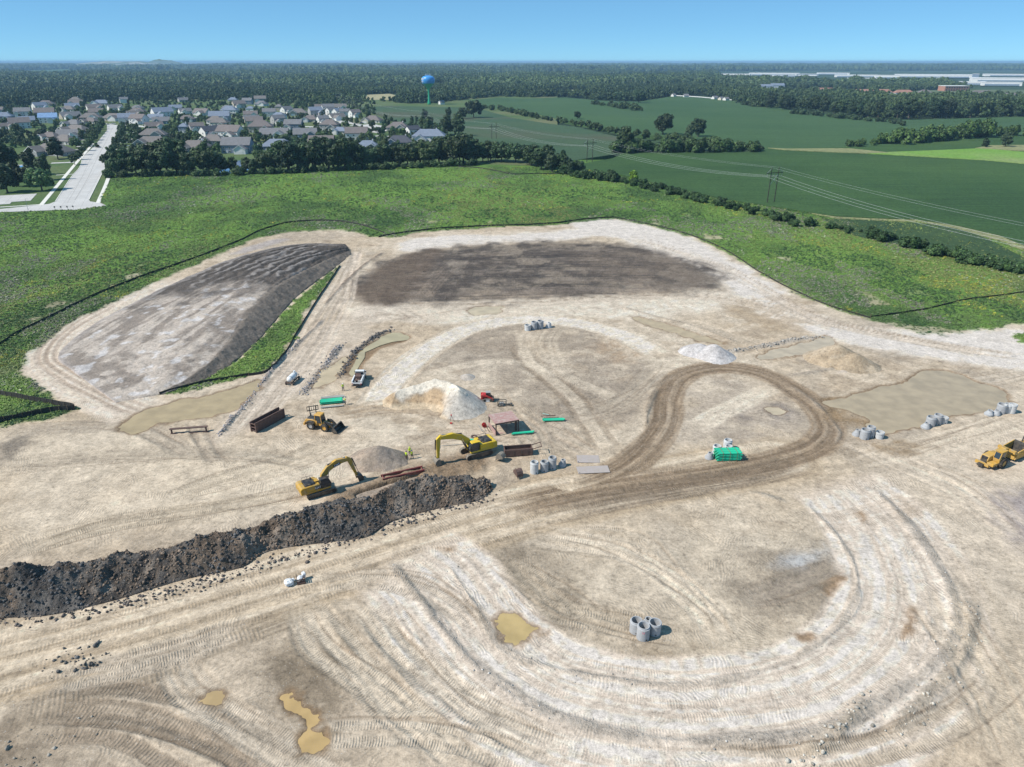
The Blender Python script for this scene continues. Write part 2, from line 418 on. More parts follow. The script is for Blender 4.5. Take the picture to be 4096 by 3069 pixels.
# dark graded topsoil field
region([(752, 645), (800, 590), (870, 548), (960, 535), (1100, 528), (1260, 522), (1400, 540), (1500, 570), (1550, 600), (1500, 625), (1350, 632), (1200, 637), (1050, 645), (900, 655), (800, 657)], (0.125, 0.111, 0.103), 7, 0.97, 11, 10, seed=81, clod=2.2, dz=0.2, rough_noise=0.38)
region([(760, 640), (810, 585), (900, 545), (960, 540), (930, 590), (880, 650), (800, 655)], (0.17, 0.135, 0.108), 3, 0.9, 3, 6, seed=82, clod=1.1)
region([(1230, 545), (1400, 545), (1540, 600), (1460, 625), (1300, 600)], (0.215, 0.18, 0.15), 4, 0.75, 6, 7, seed=83, rough_noise=0.5)
region([(900, 640), (1200, 625), (1500, 618), (1400, 632), (1100, 645)], (0.24, 0.205, 0.175), 2, 0.6, 3, 8, seed=84, rough_noise=0.5)
for k in range(15):
    yy = 540 + k * 7.0
    track([(900 - k * 6, yy + 14), (1050, yy + 6), (1250, yy), (1450 - abs(k - 8) * 9, yy + 4)], 0.7, (0.30, 0.26, 0.225) if k % 3 == 0 else (0.20, 0.17, 0.15) if k % 3 == 1 else (0.085, 0.08, 0.08), 0.55, (-1.5, 1.2), streak=1.0, seed=850 + k, berm=0.15)
track([(900, 655), (930, 625), (960, 590), (985, 570)], 0.35, (0.27, 0.225, 0.185), 0.6, (-2.4, -1.2, 0, 1.2, 2.4), seed=86, berm=0.1)

# --- haul road, darker damp loop
HAUL = [(-80, 1450), (150, 1390), (300, 1350), (480, 1295), (620, 1255), (850, 1180), (1100, 1105), (1300, 1060), (1500, 1025), (1680, 990)]
track(HAUL, 6.5, (0.41, 0.335, 0.24), 0.9, streak=0.5, soft=2.0, seed=90, fade=False, clod=0.25)
track(HAUL, 1.0, (0.58, 0.515, 0.42), 0.7, (-4.2, -1.0, 2.2, 5.0), streak=0.6, soft=0.8, seed=91, fade=False, depth=0.05)
track(HAUL, 0.55, (0.30, 0.245, 0.18), 0.55, (-5.6, -2.6, 0.6, 3.6), streak=0.9, soft=0.5, seed=92, fade=False, tread=0.5, depth=0.05)
track([(0, 1455), (200, 1400), (420, 1320), (560, 1270), (680, 1225)], 1.8, (0.27, 0.225, 0.17), 0.75, (-7.5,), streak=0.7, soft=1.0, seed=93, tread=0.8, sp=0.5)
DAMP = [(1080, 1100), (1250, 1060), (1400, 1040), (1600, 1010), (1740, 975), (1790, 935), (1775, 890), (1720, 845), (1640, 805), (1550, 795), (1475, 812), (1443, 855), (1440, 905), (1410, 955), (1340, 1015), (1230, 1055)]
track(DAMP, 3.1, (0.305, 0.238, 0.168), 0.95, streak=0.5, soft=0.7, seed=94, fade=True, clod=0.5)
track(DAMP, 0.5, (0.20, 0.15, 0.105), 0.75, (-2.0, -0.6, 1.6), streak=0.8, seed=95, tread=0.5, depth=0.06)
track([(1180, 1085), (1400, 1045), (1600, 1012), (1720, 985)], 2.6, (0.215, 0.172, 0.128), 0.8, (-2.5,), streak=0.7, soft=1.2, seed=96, clod=0.8)
track([(1480, 935), (1580, 880), (1680, 830)], 2.2, (0.60, 0.545, 0.455), 0.75, (0,), streak=0.5, soft=1.0, seed=97)
windrow([(1420, 835), (1400, 880), (1395, 930)], 0.3, 0.5, (0.30, 0.26, 0.21), 98)
windrow([(1700, 830), (1760, 870), (1810, 930), (1800, 965)], 0.3, 0.5, (0.34, 0.30, 0.25), 99)
# upper pale loop track
UP = [(800, 890), (850, 820), (920, 760), (1000, 715), (1090, 693), (1200, 693), (1290, 708), (1370, 735), (1440, 775)]
track(UP, 3.6, (0.62, 0.565, 0.48), 1.0, streak=0.2, soft=0.8, seed=100, clod=0.2)
track(UP, 0.45, (0.40, 0.34, 0.265), 0.6, (-3.6, 3.4), streak=0.7, seed=101, berm=0.12)
track([(1120, 735), (1140, 775), (1170, 800), (1230, 850), (1280, 920), (1320, 985)], 0.6, (0.27, 0.22, 0.165), 0.75, (-2.2, 2.0), streak=0.6, seed=102, depth=0.06)
track([(1120, 735), (1140, 775), (1170, 800), (1230, 850), (1280, 920), (1320, 985)], 1.3, (0.55, 0.49, 0.40), 0.6, (0,), streak=0.5, seed=103)
track([(880, 835), (960, 800), (1060, 780), (1160, 790), (1260, 830), (1380, 890)], 1.6, (0.57, 0.51, 0.42), 0.55, (0,), streak=0.6, seed=104)
for k, dx in enumerate((0, 30, 62)):
    track([(1150 + dx, 705), (1130 + dx, 740), (1150 + dx, 790)], 0.5, (0.53, 0.47, 0.38), 0.6, (-0.9, 0.9), tread=0.5, seed=110 + k)

# --- lower loop road
LOOP = [(850, 1190), (935, 1250), (1000, 1345), (1080, 1440), (1200, 1515), (1400, 1560), (1600, 1560), (1790, 1520), (1910, 1440), (1965, 1350), (1965, 1260), (1920, 1160), (1850, 1080), (1780, 1030)]
track(LOOP, 8.5, PINK * 1.14, 1.0, streak=0.15, soft=1.6, seed=120, clod=0.2)
track(LOOP, 0.55, (0.40, 0.35, 0.29), 0.55, (-7, -5.2, -3.0, -1.2, 1.0, 2.8, 5.0, 6.8), streak=0.8, tread=0.45, sp=0.33, seed=121, depth=0.04)
track(LOOP, 0.7, (0.60, 0.555, 0.50), 0.5, (-4.1, -0.1, 3.9), streak=0.6, seed=122)
track(LOOP, 0.4, (0.38, 0.35, 0.31), 0.4, (-2.1, 1.9, 5.9), streak=0.9, seed=123, berm=0.03, clod=0.6)
windrow([(830, 1205), (900, 1285), (960, 1365), (1040, 1450), (1180, 1540), (1380, 1595), (1600, 1600), (1800, 1570), (1960, 1480), (2050, 1400), (2060, 1300), (2010, 1200), (1950, 1120), (1880, 1050)], 0.22, 0.8, (0.38, 0.35, 0.31), 124)
windrow([(965, 1215), (1020, 1300), (1080, 1395), (1180, 1440), (1400, 1478), (1560, 1470), (1720, 1420), (1830, 1330), (1850, 1240), (1800, 1150), (1730, 1080)], 0.10, 0.5, (0.42, 0.385, 0.335), 125, 0.5)
windrow([(1880, 1500), (1800, 1590), (1700, 1640)], 0.6, 1.0, (0.37, 0.33, 0.27), 126)
windrow([(2100, 1290), (2080, 1420), (1990, 1520), (1900, 1590)], 0.35, 0.8, (0.36, 0.325, 0.275), 127)
for k, o in enumerate((0, 22, 46, 75, 105)):
    track([(1990 + o, 1130 + o), (2070 + o, 1250 + o), (2100 + o, 1400 + o), (2020 + o, 1540 + o)], 0.55, (0.43, 0.375, 0.30), 0.5, (-1.0, 1.0), streak=0.7, tread=0.5, seed=130 + k)
track([(1690, 1120), (1800, 1130), (1900, 1110), (2000, 1080)], 1.2, (0.40, 0.35, 0.29), 0.5, (-1.5, 1.5), streak=0.7, seed=137, tread=0.4)
windrow([(1600, 1060), (1660, 1075), (1720, 1090)], 0.35, 0.7, (0.40, 0.36, 0.30), 138)
windrow([(1660, 1125), (1690, 1130), (1720, 1132)], 0.3, 0.6, (0.17, 0.14, 0.115), 139)

# --- tracks around the machines and stockpiles
def bundle(px, n, spread, half=0.5, col=(0.44, 0.385, 0.305), amt=0.5, tread=0.7, seed=0, sp=0.32, gauge=1.1):
    rr = random.Random(seed)
    for k in range(n):
        j = [(x + rr.uniform(-spread, spread), y + rr.uniform(-spread, spread) * 0.45) for x, y in px]
        c = np.array(col) * rr.uniform(0.8, 1.25)
        track(j, half, np.clip(c, 0, 0.66), amt * rr.uniform(0.6, 1.1), (-gauge, gauge), tread, sp * rr.uniform(0.9, 1.2), depth=0.05, seed=seed * 13 + k)
        track(j, 0.10, (0.25, 0.20, 0.15), 0.6, ((-gauge - half) if rr.random() < 0.5 else (gauge + half),), 0.0, streak=0.9, soft=0.2, berm=0.05, seed=seed * 17 + k)
bundle([(0, 1200), (250, 1130), (500, 1090), (760, 1040)], 7, 22, seed=140)
bundle([(0, 1010), (250, 985), (520, 985), (700, 1000)], 5, 30, seed=141, col=(0.42, 0.37, 0.30))
bundle([(0, 935), (180, 920), (320, 930), (420, 990)], 6, 16, seed=142, col=(0.36, 0.32, 0.265))
bundle([(330, 1080), (450, 1050), (620, 1000), (760, 940)], 4, 25, seed=143)
bundle([(420, 905), (440, 960), (480, 1010)], 3, 14, seed=144, col=(0.34, 0.30, 0.25))
bundle([(80, 1510), (300, 1530), (500, 1590), (640, 1680)], 3, 10, half=0.75, col=(0.25, 0.21, 0.165), amt=0.9, tread=1.0, sp=0.40, seed=145, gauge=2.0)
bundle([(60, 1560), (250, 1570), (450, 1640), (560, 1720)], 2, 14, half=0.75, col=(0.25, 0.21, 0.165), amt=0.9, tread=1.0, sp=0.40, seed=146, gauge=2.0)
bundle([(100, 1480), (330, 1420), (560, 1350)], 6, 26, half=0.6, col=(0.47, 0.42, 0.35), seed=147, tread=0.9)
bundle([(640, 1290), (700, 1390), (860, 1520), (1010, 1680)], 6, 40, half=0.6, col=(0.47, 0.42, 0.345), seed=148, tread=0.9)
bundle([(380, 1400), (420, 1490), (560, 1600), (760, 1720)], 4, 26, half=0.6, col=(0.44, 0.395, 0.33), seed=149, tread=0.8)
bundle([(780, 1290), (880, 1400), (1020, 1530), (1250, 1640)], 6, 36, half=0.6, col=(0.50, 0.45, 0.375), seed=150, tread=0.9)
bundle([(600, 1590), (900, 1580), (1200, 1660)], 3, 26, half=0.6, col=(0.50, 0.45, 0.375), seed=151, tread=0.9)
bundle([(650, 1260), (860, 1250), (1000, 1330), (1050, 1420)], 3, 20, half=0.6, col=(0.45, 0.40, 0.33), seed=152, tread=0.8)
bundle([(1080, 1200), (1200, 1300), (1300, 1340), (1500, 1380)], 6, 36, col=(0.36, 0.315, 0.25), seed=153, tread=0.8)
bundle([(1150, 1150), (1350, 1180), (1500, 1300), (1560, 1400)], 5, 40, col=(0.52, 0.465, 0.385), seed=154, tread=0.6)
bundle([(1610, 1300), (1700, 1270), (1820, 1225)], 7, 20, col=(0.33, 0.29, 0.24), seed=155, tread=1.0, gauge=0.9)
bundle([(1200, 900), (1350, 880), (1450, 790)], 6, 40, col=(0.34, 0.30, 0.245), seed=156, tread=0.6)
bundle([(950, 870), (1100, 900), (1300, 1000)], 6, 36, col=(0.38, 0.33, 0.27), seed=157, tread=0.6)
bundle([(1050, 840), (1150, 940), (1180, 1000)], 4, 30, col=(0.40, 0.35, 0.28), seed=158, tread=0.6)
bundle([(700, 900), (840, 880), (960, 890), (1040, 930)], 5, 22, col=(0.36, 0.29, 0.21), seed=159, tread=0.6)
bundle([(880, 975), (1000, 940), (1130, 950)], 3, 16, col=(0.42, 0.36, 0.29), seed=160, tread=0.6)
bundle([(760, 700), (830, 680), (900, 690), (850, 660)], 3, 16, col=(0.42, 0.37, 0.31), seed=161, tread=0.4)
bundle([(840, 660), (1100, 655), (1500, 640), (1800, 700), (2150, 770)], 6, 12, col=(0.46, 0.41, 0.345), seed=162, tread=0.3, gauge=1.4)
bundle([(1350, 510), (1560, 580), (1760, 690), (2000, 740), (2230, 780)], 5, 12, col=(0.50, 0.45, 0.39), seed=163, tread=0.3, gauge=1.4)
bundle([(1500, 700), (1650, 740), (1900, 770)], 5, 20, col=(0.44, 0.385, 0.31), seed=164, tread=0.4)
bundle([(1850, 1000), (2000, 960), (2230, 900)], 6, 24, col=(0.50, 0.445, 0.365), seed=165, tread=0.3, gauge=1.6)
bundle([(1830, 940), (1950, 1010), (2100, 1060), (2230, 1180)], 5, 26, col=(0.53, 0.47, 0.39), seed=166, tread=0.3, gauge=1.6)
bundle([(2100, 830), (2230, 800)], 4, 20, col=(0.50, 0.45, 0.38), seed=167, tread=0.3)
bundle([(1980, 1250), (2150, 1500), (2230, 1680)], 4, 40, col=(0.45, 0.395, 0.315), seed=168, tread=0.5, gauge=1.6)
bundle([(1500, 1640), (1800, 1640), (2050, 1560), (2200, 1450)], 4, 26, col=(0.44, 0.385, 0.31), seed=169, tread=0.6)
# roads and ruts beside the stockpile
for k, o in enumerate((0, 14, 30, 44, 60)):
    track([(480 + o, 950), (560 + o, 850), (640 + o, 750), (705 + o * .8, 650), (745 + o * 0.35, 585), (775, 540)], 0.6, (0.33, 0.285, 0.235) if k % 2 else (0.58, 0.52, 0.45), 0.6, (-0.9, 0.9), streak=0.7, tread=0.3, depth=0.08, seed=170 + k)
windrow([(470, 945), (540, 860), (600, 785), (650, 735), (700, 690)], 0.7, 0.55, (0.30, 0.275, 0.265), 176)
windrow([(655, 855), (680, 815), (710, 780), (735, 745)], 0.7, 0.7, (0.25, 0.235, 0.23), 177)
windrow([(735, 815), (750, 785), (780, 750), (810, 728), (845, 712)], 1.0, 0.8, (0.105, 0.10, 0.10), 178, 1.0)
windrow([(700, 660), (740, 615), (790, 570), (830, 545)], 0.4, 0.6, (0.25, 0.21, 0.175), 179)
windrow([(830, 695), (960, 675), (1075, 655)], 0.3, 0.6, (0.36, 0.31, 0.255), 180)
windrow([(1530, 770), (1620, 755), (1720, 735), (1775, 728)], 0.75, 0.7, (0.42, 0.395, 0.36), 181)
windrow([(1330, 660), (1420, 685), (1500, 705), (1600, 745)], 0.3, 0.6, (0.38, 0.33, 0.27), 182)
windrow([(1690, 815), (1760, 805), (1830, 790)], 0.3, 0.6, (0.36, 0.32, 0.27), 183)
windrow([(1800, 810), (1870, 790)], 0.35, 0.8, (0.44, 0.41, 0.39), 184)
# dirt ring west of the stockpile
track([(330, 900), (230, 860), (130, 805), (105, 765), (160, 710), (260, 655), (380, 600)], 5.0, (0.58, 0.52, 0.455), 0.9, streak=0.4, soft=2, seed=185)
track([(330, 900), (230, 860), (130, 805), (95, 765), (150, 705), (250, 650)], 0.5, (0.33, 0.27, 0.22), 0.7, (-2.2, -0.4, 1.4), streak=0.6, seed=186, depth=0.08)

# --- hollow wet spots: the sheet sinks and water sheets lie in them
PUDDLES = [
 ('puddle', [(612, 1508), (648, 1516), (672, 1538), (690, 1556), (672, 1572), (700, 1590), (708, 1604), (690, 1614), (655, 1620), (638, 1600), (645, 1580), (660, 1566), (625, 1540)], (0.43, 0.295, 0.135), 0.10),
 ('puddle', [(1080, 1326), (1110, 1328), (1140, 1338), (1164, 1358), (1140, 1376), (1128, 1388), (1124, 1398), (1098, 1390), (1080, 1374), (1074, 1350)], (0.42, 0.31, 0.145), 0.10),
 ('puddle', [(452, 1492), (476, 1488), (478, 1500), (458, 1507)], (0.42, 0.30, 0.155), 0.06),
 ('pond', [(262, 922), (310, 892), (370, 872), (430, 860), (500, 842), (556, 824), (546, 846), (515, 872), (490, 890), (440, 902), (380, 908), (330, 922), (285, 936)], (0.37, 0.285, 0.165), 0.16),
 ('pond', [(1790, 868), (1830, 862), (1852, 850), (1890, 842), (1940, 828), (1985, 808), (2020, 804), (2080, 812), (2120, 828), (2165, 846), (2182, 864), (2165, 880), (2130, 887), (2080, 892), (2040, 900), (1990, 918), (1940, 932), (1890, 936), (1872, 926), (1880, 905), (1850, 888), (1810, 880)], (0.365, 0.29, 0.19), 0.2),
 ('pond', [(748, 804), (762, 778), (785, 752), (815, 732), (848, 720), (884, 730), (868, 738), (836, 744), (806, 758), (784, 782), (768, 806)], (0.39, 0.33, 0.20), 0.16),
 ('puddle', [(668, 838), (700, 800), (728, 778), (752, 772), (738, 800), (720, 826), (690, 836)], (0.46, 0.365, 0.235), 0.06),
 ('puddle', [(1008, 672), (1040, 664), (1078, 662), (1080, 674), (1040, 680)], (0.47, 0.38, 0.25), 0.06),
 ('puddle', [(1366, 684), (1410, 692), (1460, 706), (1520, 726), (1560, 742), (1510, 736), (1450, 716), (1400, 702)], (0.42, 0.325, 0.20), 0.08),
 ('puddle', [(1640, 768), (1690, 752), (1740, 740), (1790, 726), (1806, 740), (1770, 758), (1700, 772), (1660, 778)], (0.44, 0.36, 0.255), 0.07),
 ('puddle', [(1664, 880), (1682, 884), (1690, 892), (1670, 894)], (0.46, 0.375, 0.26), 0.06),
]
for k, (nm, px, col, dep) in enumerate(PUDDLES):
    f = poly_field(DL(px), 9, 3)
    if f is None: continue
    w, sd = f
    sdn = sd - (0.35 if nm == 'puddle' else 0.0) + (fbm(GX[w], GY[w], 2.6 if nm == 'puddle' else 5.0, 4, 300 + k, 0.6) - 0.5) * (3.4 if nm == 'puddle' else 4.0)
    wetm = sstep(-1.5, -0.2, sdn)
    blend(w, wetm * 0.85, np.array((0.235, 0.165, 0.10)) * (0.85 + 0.3 * fbm(GX[w], GY[w], 1.2, 2, 330 + k))[..., None])
    flat = sstep(-3.5, -1.0, sd)
    GZ[w] = GZ[w] * (1 - 0.9 * flat) - (dep + 0.06) * sstep(-0.9, 0.5, sdn)
    TM[w] *= 1 - wetm * 0.8; CLOD[w] *= 1 - 0.7 * wetm
region([(500, 548), (545, 530), (600, 516), (622, 518), (580, 532), (530, 546)], (0.38, 0.355, 0.35), 1.5, 0.9, 1.5, 4, seed=450)
for px in ([(1772, 1268), (1800, 1246), (1824, 1250), (1812, 1276), (1790, 1292)], [(1952, 1322), (1972, 1312), (1980, 1340), (1968, 1372), (1948, 1386), (1942, 1368), (1955, 1345)], [(1722, 1372), (1752, 1370), (1756, 1384), (1730, 1386)], [(1852, 1104), (1868, 1106), (1876, 1124), (1862, 1130)], [(944, 1182), (968, 1178), (982, 1184), (975, 1192), (955, 1190)]):
    region(px, (0.33, 0.235, 0.15), 0.6, 0.9, 0.6, 2, seed=440 + len(px), clod=0.1, rough_noise=0.3)
for px, amt in (([(1770, 870), (1860, 860), (1880, 900), (1850, 915)], 0.8), ([(1780, 880), (1850, 905), (1830, 925)], 0.7), ([(1880, 965), (1960, 955), (2000, 965), (1930, 978)], 0.8), ([(1960, 1090), (1985, 1100), (1975, 1115)], 0.5)):
    region(px, WET * 0.8, 2, amt, 3, 4, seed=400 + int(amt * 10), rough_noise=0.4)

# --- trench between the two excavators
TR_A, TR_B = P(1395, 2000), P(1870, 1852)
fl = line_field([TR_A, TR_B], 7)
w, d, u, v, L = fl
edge = (fbm(GX[w], GY[w], 1.6, 3, 410) - 0.5) * 0.9
dmg = sstep(5.5, 2.0, d + edge); blend(w, dmg * 0.8, (0.25, 0.185, 0.125)); CLOD[w] = np.maximum(CLOD[w], dmg * 1.3)
TM[w] *= 1 - dmg
GZ[w] += dmg * (fbm(GX[w], GY[w], 1.3, 3, 411) - 0.4) * 0.7
dig = sstep(1.75, 1.15, np.abs(v) + edge * 0.3) * sstep(1.0, 2.5, u) * sstep(L - 8.0, L - 11.5, u) * (d < 3)
GZ[w] = GZ[w] * (1 - dig) - 2.1 * dig; blend(w, dig * 0.8, (0.15, 0.105, 0.07))

# --- vegetation outlines: meadow, weed strips
DIRT = [(-260, 960), (0, 925), (100, 912), (180, 888), (90, 845), (42, 800), (60, 765), (100, 735), (170, 688), (270, 640), (400, 580), (500, 538), (560, 513), (640, 500), (740, 496), (800, 512), (850, 513), (900, 503), (1000, 495), (1100, 490), (1200, 487), (1260, 478), (1330, 473), (1400, 487), (1500, 514), (1570, 545), (1640, 590), (1720, 635), (1800, 668), (1880, 690), (1960, 703), (2060, 713), (2130, 709), (2212, 698), (2600, 660), (2900, 900), (2900, 2400), (1000, 3000), (-1500, 3000), (-1500, 1200)]
wA = (slice(0, NR), slice(0, NC))
_, sdD = poly_field(DL(DIRT), 400, 0)
sdD = sdD + (fbm(GX, GY, 5.0, 4, 420) - 0.5) * 5.0
veg = sstep(1.2, -1.2, sdD)
STRIP = [(345, 852), (430, 825), (500, 790), (560, 735), (610, 680), (660, 630), (715, 588), (735, 572), (700, 622), (655, 680), (632, 735), (600, 775), (575, 803), (480, 826), (400, 845)]
for q, (px, ww) in enumerate(((STRIP, 1.5), ([(-40, 862), (60, 868), (165, 882), (100, 900), (-40, 925)], 1.5), ([(2190, 722), (2260, 715), (2260, 745), (2200, 740)], 1.5), ([(1880, 690), (2000, 705), (2130, 712), (2000, 722)], 4.0))):
    f = poly_field(DL(px), 8, 0)
    w, sd = f; sd = sd + (fbm(GX[w], GY[w], 2.5, 3, 421 + q) - 0.5) * 2 * ww
    veg[w] = np.maximum(veg[w], sstep(-0.8, 0.8, sd) * (1.0 if q < 3 else 0.45))
# bare pale spots inside the meadow
bare = sstep(0.70, 0.80, fbm(GX, GY * 0.6, 9, 3, 430)) * sstep(45, 5, -sdD) * 0.7
veg = veg * (1 - bare)
VEG = veg
SOIL *= (np.clip(SOIL.mean(-1, keepdims=True), 0.02, 1) / 0.43) ** 0.28      # contrast curve: pale soil tones paler, dark ones darker
SOIL *= np.array((0.955, 0.890, 0.835))
SOIL[:] = np.minimum(SOIL, np.array((0.545, 0.485, 0.432)))
g1 = fbm(GX, GY * 0.7, 46, 3, 440); g2 = fbm(GX, GY * 0.7, 11, 4, 441)
vc = np.array((0.060, 0.115, 0.030)) + (np.array((0.120, 0.215, 0.042)) - np.array((0.060, 0.115, 0.030))) * sstep(0.3, 0.7, 0.5 * g1 + 0.5 * g2)[..., None]
SOIL[:] = SOIL * (1 - veg[..., None]) + vc * veg[..., None]
GZ += veg * (0.10 + 0.35 * (g2 - 0.5)); TM *= 1 - veg; CLOD = CLOD * (1 - veg) + 1.2 * veg

# the sheet sinks under the housing estate and under the crop
SUBURB = [(-1400, 880), (0, 850), (312, 839), (424, 822), (396, 800), (452, 700), (900, 694), (1400, 674), (1880, 658), (2230, 662), (2230, 380), (-1400, 380)]
CROP1 = [(2270, 668), (2450, 636), (2500, 612), (3030, 610), (3060, 594), (3400, 590), (3640, 574), (3900, 547), (4150, 540), (5200, 530), (5200, 1300), (4300, 1065), (4096, 985), (3995, 944), (3832, 906), (3669, 881), (3506, 876), (3343, 868), (3235, 852), (3072, 826), (2900, 800), (2700, 755), (2500, 705)]
for q in (SUBURB, CROP1):
    w, sd = poly_field(PL(q), 6, 0); sink = sstep(-1.0, 1.0, sd)
    GZ[w] = GZ[w] * (1 - sink) - 0.4 * sink
    VEG[w] *= 1 - sink
# treads of one track end where another begins
bad = np.zeros((NR, NC), bool)
j_ = np.abs(np.diff(TU, axis=1)) > (np.diff(GX, axis=1) / 0.36 + 0.25); bad[:, 1:] |= j_; bad[:, :-1] |= j_
j_ = np.abs(np.diff(TU, axis=0)) > (np.diff(GY, axis=0) / 0.36 + 0.25); bad[1:] |= j_; bad[:-1] |= j_
TM = np.where(bad, 0, TM)
# outer rim drops below the far ground sheet
rim = np.maximum(sstep(0.955, 1.0, np.abs(Tc))[None, :], sstep(535, 560, Yr)[:, None])
GZ -= rim * 4.0

GSOIL = SOIL.reshape(-1, 3)
me = grid_mesh('site_ground', np.stack([GX.ravel(), GY.ravel(), GZ.ravel()], 1), NR, NC,
               {'soil': np.clip(GSOIL, 0, 1), 'clod': CLOD.ravel(), 'tu': TU.ravel(), 'tv': TV.ravel(), 'tm': TM.ravel(), 'veg': VEG.ravel()})

def soil_material(name, treads=True, base=None, clodv=None):
    t = NT(name); pos = t.pos()
    col = t.attr('soil', 'Color') if base is None else base
    clod = t.attr('clod') if clodv is None else clodv
    na = t.noise(1.9, 4.0, 0.62, pos); nb = t.noise(0.35, 4.0, 0.6, pos); nc = t.noise(6.0, 3.0, 0.6, pos)
    k = t.math('ADD', t.math('MULTIPLY', t.math('SUBTRACT', na, 0.5), 1.0), t.math('MULTIPLY', t.math('SUBTRACT', nb, 0.5), 0.85))
    k = t.math('ADD', k, t.math('MULTIPLY', t.math('SUBTRACT', nc, 0.5), 0.9))
    k = t.math('ADD', k, 1.0)
    vm = t.new('ShaderNodeVectorMath', operation='SCALE'); t.l.new(col, vm.inputs[0]) if not isinstance(col, tuple) else None
    if isinstance(col, tuple): vm.inputs[0].default_value = col
    t.l.new(k, vm.inputs['Scale'])
    c = vm.outputs[0]
    mot = t.ramp(t.noise(1.1, 8.0, 0.72, pos), [(0.38, 1.10), (0.50, 1.0), (0.56, 0.97), (0.63, 0.68)])
    c = t.mix(1.0, c, mot, 'MULTIPLY')
    # pale pebbles and darker crumbs
    vo = t.new('ShaderNodeTexVoronoi'); vo.inputs['Scale'].default_value = 2.4; t.l.new(pos, vo.inputs['Vector'])
    peb = t.math('MULTIPLY', t.math('LESS_THAN', vo.outputs['Distance'], 0.16), t.math('GREATER_THAN', t.noise(0.6, 2, 0.5, pos), 0.53))
    c = t.mix(t.math('MULTIPLY', peb, 0.45), c, (0.55, 0.52, 0.48))
    h = t.math('ADD', t.math('MULTIPLY', na, 0.24), t.math('ADD', t.math('MULTIPLY', nc, 0.07), t.math('MULTIPLY', peb, 0.03)))
    h = t.math('MULTIPLY', h, clod)
    if treads:
        tu = t.attr('tu'); tv = t.attr('tv'); tm = t.attr('tm')
        ph = t.math('ADD', tu, t.math('MULTIPLY', t.math('ABSOLUTE', tv), 0.14))
        wv = t.math('SINE', t.math('MULTIPLY', ph, 6.28318))
        wv = t.math('MULTIPLY', wv, t.math('MULTIPLY', tm, 0.030))
        wv = t.math('MULTIPLY', wv, t.ramp(t.noise(0.9, 2, 0.5, pos), [(0.30, 0.1), (0.55, 1.0)]))
        h = t.math('ADD', h, wv)
        v2 = t.new('ShaderNodeTexVoronoi'); v2.inputs['Scale'].default_value = 0.16; v2.inputs['Randomness'].default_value = 1.0
        mp = t.new('ShaderNodeMapping'); mp.inputs['Scale'].default_value = (1.0, 1.5, 1.0); mp.inputs['Rotation'].default_value = (0, 0, -0.4); t.l.new(pos, mp.inputs[0]); t.l.new(mp.outputs[0], v2.inputs['Vector'])
        sx = t.new('ShaderNodeSeparateColor'); t.l.new(v2.outputs['Color'], sx.inputs[0])
        an = t.math('MULTIPLY', sx.outputs[0], 6.283); sp_ = t.new('ShaderNodeSeparateXYZ'); t.l.new(pos, sp_.inputs[0])
        ph2 = t.math('ADD', t.math('MULTIPLY', sp_.outputs[0], t.math('COSINE', an)), t.math('MULTIPLY', sp_.outputs[1], t.math('SINE', an)))
        ph2 = t.math('ADD', ph2, t.math('MULTIPLY', t.noise(0.5, 1.0, 0.5, pos), 1.2))
        rp = t.math('SINE', t.math('MULTIPLY', ph2, 14.0))
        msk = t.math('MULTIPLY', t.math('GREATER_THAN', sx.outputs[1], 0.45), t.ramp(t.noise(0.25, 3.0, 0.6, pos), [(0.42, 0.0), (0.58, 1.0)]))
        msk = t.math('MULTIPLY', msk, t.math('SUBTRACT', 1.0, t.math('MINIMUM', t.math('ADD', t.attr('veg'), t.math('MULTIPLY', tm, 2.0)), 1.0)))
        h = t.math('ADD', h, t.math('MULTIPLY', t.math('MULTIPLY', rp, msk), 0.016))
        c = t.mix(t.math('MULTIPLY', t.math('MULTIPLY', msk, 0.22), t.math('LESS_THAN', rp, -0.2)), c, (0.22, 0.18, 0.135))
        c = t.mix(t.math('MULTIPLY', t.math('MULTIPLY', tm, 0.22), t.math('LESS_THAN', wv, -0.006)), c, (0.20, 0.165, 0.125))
    t.bump(h, 1.0, 1.0)
    return t.fin(c, 0.95, 0.0, 0.12)
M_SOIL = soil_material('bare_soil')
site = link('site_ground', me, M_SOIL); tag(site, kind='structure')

def zat(x, y):
    """height of the sheet under a point"""
    j = int(np.clip(np.searchsorted(Yr, y), 1, NR - 1)); f = (y - Yr[j - 1]) / (Yr[j] - Yr[j - 1])
    w_ = Wr[j - 1] * (1 - f) + Wr[j] * f; c = np.clip((x / w_ + 1) / 2 * (NC - 1), 0, NC - 2); i = int(c); g = c - i
    return float((GZ[j - 1, i] * (1 - f) + GZ[j, i] * f) * (1 - g) + (GZ[j - 1, i + 1] * (1 - f) + GZ[j, i + 1] * f) * g)

